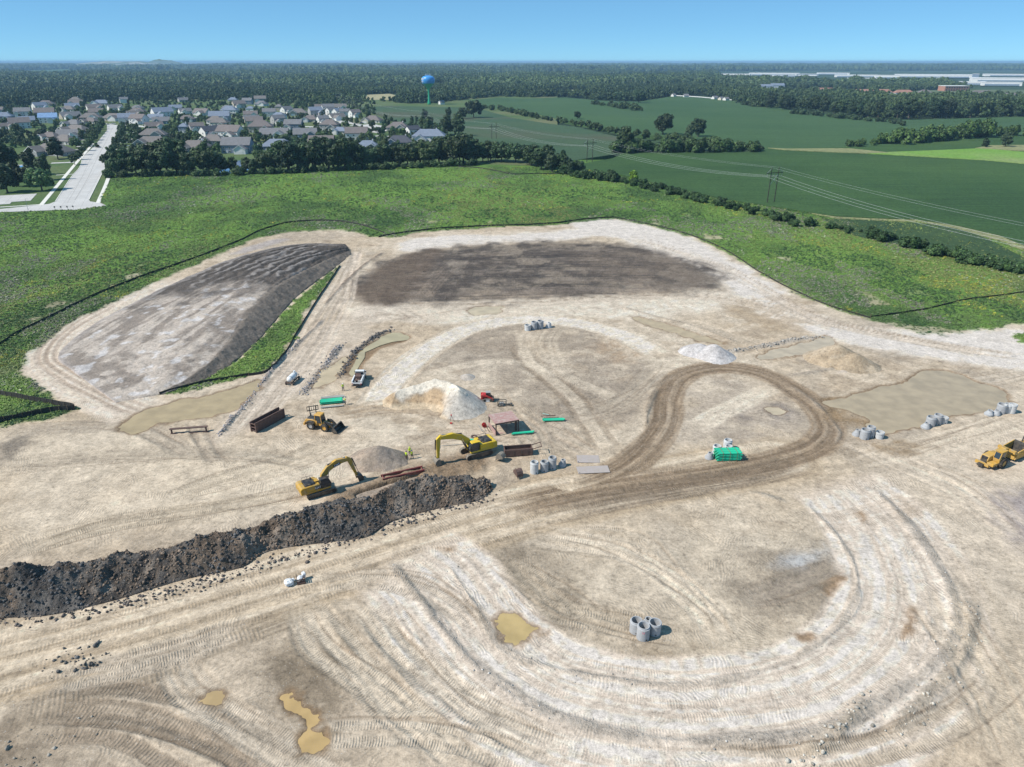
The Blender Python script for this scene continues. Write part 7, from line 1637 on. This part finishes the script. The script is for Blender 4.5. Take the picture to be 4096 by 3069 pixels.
MB().box((0, W_ / 2, 2.55), (L + .3, W_, .14)).build('roof', M_PINK, r); MB().box((0, 0.02, 2.5), (L + .3, .14, .26)).build('roof_beam', M_RUST, r)
for x in (-L / 2, L / 2):
    for y in (.08, W_ - .1): MB().box((x, y, 1.22), (.2, .2, 2.5)).build('post', M_RUST, r)
MB().box((-L / 2 - .1, W_ / 2, .5), (.12, W_, 1.0)).build('side_panel', M_PINK, r); MB().box((-.9, W_ / 2, .06), (2.6, W_ * .8, .08)).build('floor_plate', M_PINK, r)
MB().box((L / 2 - .35, .5, 1.3), (.35, .3, 2.2)).build('brace_post', M_RUST, r); MB().tube((0, .3, 0), (0, .3, 2.5), .03, n=6).build('rod', M_RUST, r)
r, L = corner('stone_box', (2026, 1828), (2134, 1820), 'long rusty steel stone box with legs sticking out at one end', 'steel box'); L = 5.0
M_DUSTY = paint('dust_in_box', (0.50, 0.43, 0.38), 0.95)
for y in (0, 1.7): MB().box((-.2, y, .8), (L, .1, 1.25)).build('side_wall', M_RUST, r)
for x in (-L / 2 - .2, L / 2 - .2): MB().box((x, .85, .8), (.1, 1.8, 1.25)).build('end_wall', M_RUST, r)
MB().box((-.2, .85, .35), (L - .1, 1.6, .1)).build('sloped_floor', M_DUSTY, r)
for y in (0.1, 1.65):
    MB().bar((L / 2 - .2, y, 1.3), (L / 2 + 1.5, y, 1.75), .12).build('leg', M_RUST, r)
    MB().box((-.2, y, 1.45), (L + .1, .16, .1)).build('rim_bar', M_RUST, r)
MB().bar((L / 2 + 1.5, .1, 1.75), (L / 2 + 1.5, 1.65, 1.75), .1).build('cross_bar', M_RUST, r)
for x in (-1.2, .2, 1.4): MB().bar((x, -.08, .3), (x + .1, -.08, 1.3), .05).build('hanging_chain', M_STEEL, r)

def loose_bucket(px, py, rz, label, mat, s=1.0, w=1.3):
    r = put('digging_bucket', px, py, rz, label, 'bucket'); o = bucket(r, (0, 1.05 * s), math.radians(75), s, w, mat)
    for y in (-.25, .25): MB().prism([(-.1, .85), (.55, .95), (.5, 1.55), (.1, 1.6)], y - .05, y + .05).build('ear', mat, r)
loose_bucket(2015, 1846, math.radians(150), 'grey toothed digging bucket lying in front of the stone box', M_SHOE, .95, 1.2)
loose_bucket(2066, 1902, math.radians(-60), 'rusty brown bucket lying alone left of the concrete rings', M_RUST, .9, 1.2)
for px, py, rz, d_, lab in ((2352, 1838, -.02, (4.0, 2.6, .06), 'thin steel road plate lying flat beside the concrete rings'), (2372, 1880, .08, (5.6, 2.3, .06), 'larger steel road plate lying by the haul road')):
    r = put('steel_plate', px, py, rz, lab, 'steel plate'); MB().box((0, 0, .09), d_).build('plate', paint('dusty_plate', (0.40, 0.35, 0.33), .7, dirt=.5), r)
    MB().box((-d_[0] * .45, -d_[1] * .4, .13), (.2, .1, .05)).build('lifting_hole', M_BLK, r)

# ---- concrete manhole sections
def ring(px, py, r_, h, label, kind='barrel', mat=None, group=None, mark=False):
    r = put('concrete_ring' if kind == 'barrel' else 'manhole_cone', px, py, rnd.uniform(-.5, .5), label, 'concrete ring', group); m_ = mat or M_CONCR; t_ = .13
    if kind == 'barrel':
        MB().lathe([(r_, 0), (r_, h - .22), (r_ - .07, h - .2), (r_ - .09, h), (r_ - t_ - .05, h), (r_ - t_ - .05, 0)], 40, closed=True).build('barrel', m_, r)
        MB().lathe([(r_ + .02, h - .42), (r_ + .02, h - .22), (r_ - .01, h - .22), (r_ - .01, h - .42)], 40, closed=True).build('collar', m_, r)
    elif kind == 'base':
        MB().lathe([(r_, 0), (r_, h), (r_ - .12, h), (r_ - .12, .3), (0, .3)], 40).build('barrel', m_, r); MB().lathe([(r_ + .05, h - .3), (r_ + .05, h - .12), (r_ - .02, h - .12), (r_ - .02, h - .3)], 40, closed=True).build('collar', m_, r)
    else:
        mb = MB(); n = 36; pr = [(r_, 0, 0), (r_, .3, 0), (r_ * .56, h - .18, .22 * r_), (r_ * .56, h, .22 * r_), (r_ * .40, h, .22 * r_), (r_ * .40, h - .25, .22 * r_), (r_ - .14, .25, 0), (r_ - .14, 0, 0)]; v = []
        for i in range(n):
            a = 2 * math.pi * i / n
            for q, z, o_ in pr: v.append((q * math.cos(a) + o_, q * math.sin(a), z))
        k_ = len(pr); mb.add(v, [(i * k_ + j, ((i + 1) % n) * k_ + j, ((i + 1) % n) * k_ + (j + 1) % k_, i * k_ + (j + 1) % k_) for i in range(n) for j in range(k_)]); mb.build('cone', m_, r)
    for o in r.children: o.data.polygons.foreach_set('use_smooth', [True] * len(o.data.polygons)); o.data.set_sharp_from_angle(angle=math.radians(35))
    if kind != 'cone' and r_ > .6:
        a = -1.3 + rnd.uniform(-.4, .4) - r.rotation_euler.z; MB().tube((math.cos(a) * (r_ - .02), math.sin(a) * (r_ - .02), .28), (math.cos(a) * (r_ + .012), math.sin(a) * (r_ + .012), .28), .12, n=12).build('pipe_hole', M_BLK, r)
    if mark: text_on(r, 'U', .42, (math.cos(-1.75 - r.rotation_euler.z) * (r_ + .012), math.sin(-1.75 - r.rotation_euler.z) * (r_ + .012), h * .72), (math.pi / 2, 0, -1.75 - r.rotation_euler.z + math.pi / 2), paint('pink_spray', (.75, .25, .30), .8, dirt=0), 'spray_mark')
    return r
G = 'concrete rings standing on the site'
ring(2543, 2521, .80, 1.75, 'concrete ring at the left of the front cluster by the puddle', group=G)
ring(2571, 2549, .80, 2.0, 'tall concrete ring nearest the camera with a pink mark', group=G, mark=True)
ring(2617, 2530, .78, 1.7, 'open concrete base ring at the right of the front cluster', 'base', group=G)
ring(2587, 2502, .78, 1.2, 'narrow-topped concrete cone behind the front cluster of rings', 'cone', group=G)
ring(2137, 1890, .72, 2.2, 'pale tall concrete ring with ladder rungs, leftmost beside the rusty bucket', mat=M_CONCL, group=G)
ring(2177, 1882, .72, 1.9, 'second concrete ring from the rusty bucket', group=G); ring(2209, 1872, .72, 2.2, 'third concrete ring from the rusty bucket, tallest of its row', group=G); ring(2249, 1862, .70, 1.25, 'concrete cone at the right end of the row by the steel plates', 'cone', group=G)
ring(2866, 1812, .78, 1.6, 'concrete ring behind the left end of the green pipe stack', mat=M_CONCL, group=G); ring(2908, 1796, .76, 2.0, 'tall concrete ring standing behind the green pipe stack', mat=M_CONCL, group=G); ring(2912, 1814, .70, 1.7, 'concrete ring just behind the middle of the green pipe stack', mat=M_CONCL, group=G); ring(2836, 1831, .76, 1.2, 'concrete cone left of the green pipe stack', 'cone', group=G)
ring(3424, 1742, .75, 1.2, 'concrete cone at the left end of the row below the large pool', 'cone', group=G); ring(3456, 1754, .85, 1.9, 'front wide concrete ring in the left row below the large pool', group=G); ring(3478, 1746, .78, 2.1, 'taller concrete ring behind the wide one below the large pool', group=G); ring(3516, 1752, .76, 1.3, 'low concrete base ring at the right end of the left row', 'base', M_CONCL, G)
ring(3701, 1712, .85, 1.1, 'concrete cone at the left of the middle row by the large pool', 'cone', group=G); ring(3719, 1702, .88, 1.9, 'left concrete ring in the middle row by the large pool', group=G); ring(3746, 1695, .80, 2.0, 'right concrete ring in the middle row by the large pool', group=G); ring(3772, 1692, .74, 1.3, 'pale base ring ending the middle row by the large pool', 'base', M_CONCL, G)
ring(3954, 1660, .85, 1.0, 'first low cone in the far right row of rings', 'cone', group=G); ring(3982, 1658, .85, 1.0, 'second low cone in the far right row of rings', 'cone', group=G); ring(4002, 1650, .92, 1.9, 'wide concrete ring in the far right row', group=G); ring(4026, 1648, .80, 1.8, 'pale ring tucked behind the wide one in the far right row', mat=M_CONCL, group=G); ring(4044, 1650, .76, 1.9, 'whitish slim ring ending the far right row', 'base', M_CONCL, G)
ring(2111, 1321, .85, 1.5, 'white-topped low ring at the left of the top cluster', 'base', M_CONCL, G); ring(2137, 1317, .85, 2.1, 'second tall ring in the top cluster inside the upper loop', group=G); ring(2161, 1314, .85, 2.2, 'third tall ring in the top cluster inside the upper loop', group=G); ring(2194, 1310, .85, 1.4, 'pale cone at the right of the top cluster', 'cone', M_CONCL, G)

# ---- green pipes
def pipe_mesh(L, r_):
    mb = MB(); mb.lathe([(r_, -L / 2), (r_, L / 2 - .35), (r_ * 1.16, L / 2 - .3), (r_ * 1.16, L / 2), (r_ * .82, L / 2), (r_ * .82, -L / 2)], 14, closed=True); me = mb.mesh('pipe', True); me.set_sharp_from_angle(angle=math.radians(40)); return me
def bundle_of(px, py, rz, L, r_, cols, rows, label, mat, name='pipe_bundle'):
    r = put(name, px, py, rz, label, 'pipes'); me = pipe_mesh(L, r_); me.materials.append(mat)
    for z in range(rows):
        for k in range(cols):
            flip = (z + k) % 2; o = link('pipe', me, parent=r, loc=(rnd.uniform(-.04, .04) + (.12 if flip else -.12), (k - (cols - 1) / 2) * r_ * 2.15, r_ * 1.2 + .12 + z * r_ * 2.1), rot=(0, math.pi / 2 * (1 if flip else -1), 0))
    for x in (-L * .32, L * .32): MB().box((x, 0, .06), (.12, cols * r_ * 2.3, .1)).build('timber', M_STAKE, r)
    if rows > 2:
        for x in (-L * .3, 0, L * .3):
            w_, h_ = cols * r_ * 2.15 + .16, rows * r_ * 2.1 + .14
            st = MB(); st.box((x, 0, h_ + .1), (.08, w_, .02)); st.box((x, -w_ / 2, h_ / 2 + .1), (.08, .02, h_)); st.box((x, w_ / 2, h_ / 2 + .1), (.08, .02, h_)); st.build('strap', M_STAKE, r)
    return r
bundle_of(2909, 1832, math.radians(4), 4.3, .15, 7, 5, 'tall strapped stack of green plastic pipes by the haul road', M_GRN)
bundle_of(1326, 1613, math.radians(13), 4.4, .15, 5, 2, 'bundle of green pipes lying behind the wheel loader', M_GRN)
bundle_of(1332, 1594, math.radians(13), 4.6, .14, 3, 1, 'three grey pipes lying behind the green bundle', M_GPIPE)
bundle_of(1330, 1630, math.radians(13), 4.4, .08, 3, 1, 'thin pale pipes lying in front of the green bundle', M_GPIPE)
bundle_of(2092, 1735, math.radians(11), 4.2, .15, 2, 1, 'pair of green pipes lying in front of the steel shed', M_GRN)
bundle_of(2215, 1683, math.radians(4), 4.2, .15, 3, 1, 'three green pipes lying alone right of the steel shed', M_GRN)
bundle_of(1872, 1762, math.radians(-10), 3.2, .10, 2, 1, 'short green pipes behind the bright yellow excavator', M_GRN)
for px, py, rz, L, lab in ((2192, 1664, .10, 3.0, 'upper toothed steel rail lying above the green pipes'), (2205, 1672, .06, 3.1, 'lower toothed steel rail lying above the green pipes')):
    r = put('toothed_rail', px, py, rz, lab, 'steel rail'); MB().box((0, 0, .08), (L, .12, .1)).build('rail', M_RUST, r)
    for k in range(9): MB().box((-L / 2 + .2 + k * L / 9.4, .14, .08), (.14, .2, .08)).build('tooth', M_RUST, r)
r = put('teal_stick', 2183, 1659, -.45, 'thin teal stick lying across the toothed rails', 'stick'); MB().box((0, 0, .16), (1.4, .1, .06)).build('stick', paint('teal_paint', (.35, .62, .55), .6), r)

# ---- small things
def lying_rod(px, py, rz, L, lab, mat):
    r = put('steel_rod', px, py, rz, lab, 'rod', 'rods lying by the steel shed'); MB().tube((-L / 2, 0, .06), (L / 2, 0, .06), .05, n=6).build('rod', mat, r)
for k in range(6): lying_rod(1920 + k * 8 + (6 if k > 2 else 0), 1713 + (k % 2) * 3, math.radians(108), 2.6 - .1 * k, '%s steel rod from the left lying left of the steel shed' % ordn(k + 1), M_GPIPE if k < 3 else M_STEEL)
r = put('red_reel', 1937, 1708, .3, 'small red hose reel among the steel rods', 'reel'); MB().lathe([(.08, -.3), (.45, -.3), (.45, -.22), (.2, -.2), (.2, .2), (.45, .22), (.45, .3), (.08, .3)], 16, closed=True).build('spool', M_RED, r, loc=(0, 0, .45), rot=(math.pi / 2, 0, 0)); MB().bar((0, .5, 0), (0, .5, .9), .06).build('stand', M_STEEL, r)
r = put('laser_tripod', 1806, 1688, 0, 'survey tripod with a red head at the foot of the sand pile', 'tripod')
for k in range(3):
    a = 2.1 * k; MB().bar((0, 0, 1.4), (.6 * math.cos(a), .6 * math.sin(a), 0), .05).build('leg', M_BLK, r)
MB().box((0, 0, 1.5), (.22, .22, .28)).build('head', M_RED, r, bevel=.02); MB().box((0, -.7, .1), (.4, .35, .2)).build('case', M_RED, r)
r = put('iron_ring', 1896, 1746, 0, 'rusty round casting lying behind the bright yellow excavator', 'ring'); MB().lathe([(.35, 0), (.62, 0), (.62, .18), (.35, .18)], 20, closed=True).build('ring', M_RUST, r)
r = put('pipe_laser_rail', 1795, 1783, math.radians(9), 'thin grey T-shaped grade rod lying beyond the gravel pile', 'rod'); MB().tube((-2.6, 0, .08), (2.8, 0, .08), .05, n=6).build('rod', M_GPIPE, r); MB().tube((-1.6, -.8, .08), (-1.6, .8, .08), .05, n=6).build('cross_rod', M_GPIPE, r)
# white bulk bag and a crate of bags
def lump_bag(r, loc, w, h, seed, nm='bag', mat=None):
    v, f = ICO2; g = np.random.default_rng(seed); a = np.abs(v); p = v / np.power((a ** 4).sum(1, keepdims=True), .25) * np.array([w / 2, w / 2, h / 2]); p = p * (1 + .10 * g.normal(size=(len(v), 1))); p[:, 2] += h / 2
    me = bpy.data.meshes.new(nm); me.from_pydata([tuple(q) for q in p], [], [tuple(q) for q in f]); me.update(); return link(nm, me, mat or M_BAG, r, loc)
r = put('bulk_bag', 1156, 2338, .4, 'full white bulk bag on the ground beside the haul road', 'bag'); lump_bag(r, (0, 0, 0), 1.15, .8, 1)
for k in range(4): a = math.pi / 4 + k * math.pi / 2; MB().bar((.42 * math.cos(a), .42 * math.sin(a), .75), (.28 * math.cos(a), .28 * math.sin(a), 1.0), .07, .02).build('lifting_loop', M_BAG, r)
lump_bag(r, (.62, .55, 0), .5, .4, 3, 'bag_neck')
r = put('pallet_crate', 1205, 2328, .35, 'brown stillage with white bags right of the bulk bag', 'crate')
mb = MB(); mb.box((0, 0, .08), (1.1, 1.0, .12))
for x in (-.52, .52):
    for y in (-.47, .47): mb.box((x, y, .5), (.07, .07, .95))
for z in (.3, .55, .8): mb.box((0, -.48, z), (1.1, .04, .16)); mb.box((.53, 0, z), (.04, 1.0, .16))
mb.build('frame', M_RUST, r); lump_bag(r, (-.1, .15, .15), .8, .75, 4); lump_bag(r, (.45, .6, .2), .55, .95, 5, 'draped_bag')

# ---- workers
def person(px, py, rz, label, pose, vest=(0.55, 0.75, 0.03), hat=(0.75, 0.75, 0.72), legs=(0.05, 0.055, 0.075)):
    b_ = P(px, py); z0 = gz(b_.x, b_.y); r = empty('person', (b_.x, b_.y, z0), rz); tag(r, label, 'person')
    V = [(0, 0, .96), (0, 0, 1.16), (.01, 0, 1.38), (.02, 0, 1.50), (.05, 0, 1.62), (.06, 0, 1.72)]; R = [(.16, .13), (.15, .12), (.17, .13), (.065, .065), (.095, .085), (.085, .08)]; E = [(0, 1), (1, 2), (2, 3), (3, 4), (4, 5)]
    V.append((.155, 0, 1.615)); R.append((.018, .018)); E.append((4, 6))          # nose
    def chain(root, pts, rr):
        k = root
        for p, q in zip(pts, rr): V.append(p); R.append((q, q)); E.append((k, len(V) - 1)); k = len(V) - 1
        return k
    for s in (-1, 1):
        st = pose.get('stride', .08) * s
        f_ = chain(0, [(0, s * .11, .90), (st * .5 + .03, s * .12, .50), (st, s * .13, .10)], [.095, .07, .052]); chain(f_, [(st + .16, s * .14, .05)], [.045])
        el, hn = pose['arm%d' % s]; h_ = chain(2, [(.0, s * .19, 1.42), (el[0], s * .24 + el[1] * s, el[2]), (hn[0], s * .22 + hn[1] * s, hn[2])], [.06, .048, .035])
        d = (Vector(hn) - Vector(el)).normalized()
        for k in range(5): chain(h_, [(hn[0] + d.x * (.10 if k else .05) + (.0 if k else .05), s * .22 + hn[1] * s + (k - 2) * .018 + d.y * .08, hn[2] + d.z * (.085 + .01 * (k == 2)))], [.010])
    me = bpy.data.meshes.new('body'); me.from_pydata(V, E, []); me.update(); o = link('body', me, None, r)
    md = o.modifiers.new('skin', 'SKIN'); md2 = o.modifiers.new('smooth', 'SUBSURF'); md2.levels = md2.render_levels = 1
    for q, rr in zip(o.data.skin_vertices[0].data, R): q.radius = rr
    o.data.skin_vertices[0].data[0].use_root = True
    t = NT('clothes'); sp = t.new('ShaderNodeSeparateXYZ'); t.l.new(t.obj(), sp.inputs[0]); zc = sp.outputs[2]; ay = t.math('ABSOLUTE', sp.outputs[1])
    c = t.mix(t.math('GREATER_THAN', zc, .96), legs, vest); c = t.mix(t.math('GREATER_THAN', zc, 1.49), c, (.48, .30, .21)); c = t.mix(t.math('LESS_THAN', zc, .13), c, (.10, .07, .05))
    c = t.mix(t.math('MULTIPLY', t.math('GREATER_THAN', ay, .215), t.math('LESS_THAN', zc, 1.20)), c, (.48, .30, .21)); me.materials.append(t.fin(c, .8))
    vb = MB().lathe([(.185, 0), (.18, .02), (.178, .05), (.185, .07)], 20).build('reflective_band', M_GPIPE, r, True, loc=(0, 0, 1.12)); vb.scale = (1, .9, 1)
    hp_ = MB().lathe([(0, .15), (.07, .135), (.115, .08), (.125, 0), (.155, -.01), (.155, -.02), (.11, -.01)], 18).build('hard_hat', paint('hat_%d' % int(hat[0] * 99), hat, .4, dirt=.05), r, True, loc=(.05, 0, 1.70)); MB().lathe([(.04, 0), (.07, .01)], 8).build('hair', M_BLK, r, loc=(.0, 0, 1.60))
    return r
DOWN = {'arm-1': ((.02, .02, 1.17), (.10, .0, .93)), 'arm1': ((.02, .02, 1.17), (.08, .0, .92))}
HIPS = {'arm-1': ((-.06, .12, 1.18), (.06, -.02, 1.02)), 'arm1': ((.02, .03, 1.17), (.12, .0, .95)), 'stride': .12}
FOLD = {'arm-1': ((.05, .05, 1.16), (.22, -.18, 1.18)), 'arm1': ((.05, .05, 1.16), (.24, -.18, 1.22))}
REACH = {'arm-1': ((.10, .04, 1.20), (.33, .0, 1.16)), 'arm1': ((.02, .02, 1.17), (.14, .0, .95)), 'stride': .18}
person(1373, 1564, math.radians(-30), 'worker in a lime vest and white hard hat beside the service truck', HIPS)
person(1382, 1620, math.radians(200), 'worker in a lime vest and white hard hat by the green pipe bundle', DOWN)
person(1626, 1840, math.radians(60), 'leftmost of the three workers in lime vests at the gravel pile', DOWN, hat=(.10, .08, .06), legs=(.10, .065, .05))
person(1640, 1823, math.radians(-70), 'rear worker in a lime vest of the three at the gravel pile', FOLD, hat=(.55, .72, .05))
person(1649, 1836, math.radians(150), 'rightmost of the three workers at the gravel pile with a dark hat', REACH, hat=(.08, .10, .20))

# ------------------------------------------------------------------ haze
bm = bmesh.new(); bmesh.ops.create_cube(bm, size=1.0)
me = bpy.data.meshes.new('haze'); bm.to_mesh(me); bm.free()
hzo = link('haze', me); hzo.scale = (150000, 150000, 82.0); hzo.location = (0, 0, 82.0 / 2 - 8.0)
m_ = bpy.data.materials.new('haze'); m_.use_nodes = True; nt = m_.node_tree
for nd in list(nt.nodes): nt.nodes.remove(nd)
pv = nt.nodes.new('ShaderNodeVolumePrincipled'); pv.inputs['Color'].default_value = (0.42, 0.70, 0.98, 1); pv.inputs['Density'].default_value = 1.0 / 13000.0; pv.inputs['Anisotropy'].default_value = 0.0
mo_ = nt.nodes.new('ShaderNodeOutputMaterial'); nt.links.new(pv.outputs[0], mo_.inputs['Volume'])
me.materials.append(m_); tag(hzo, kind='stuff')
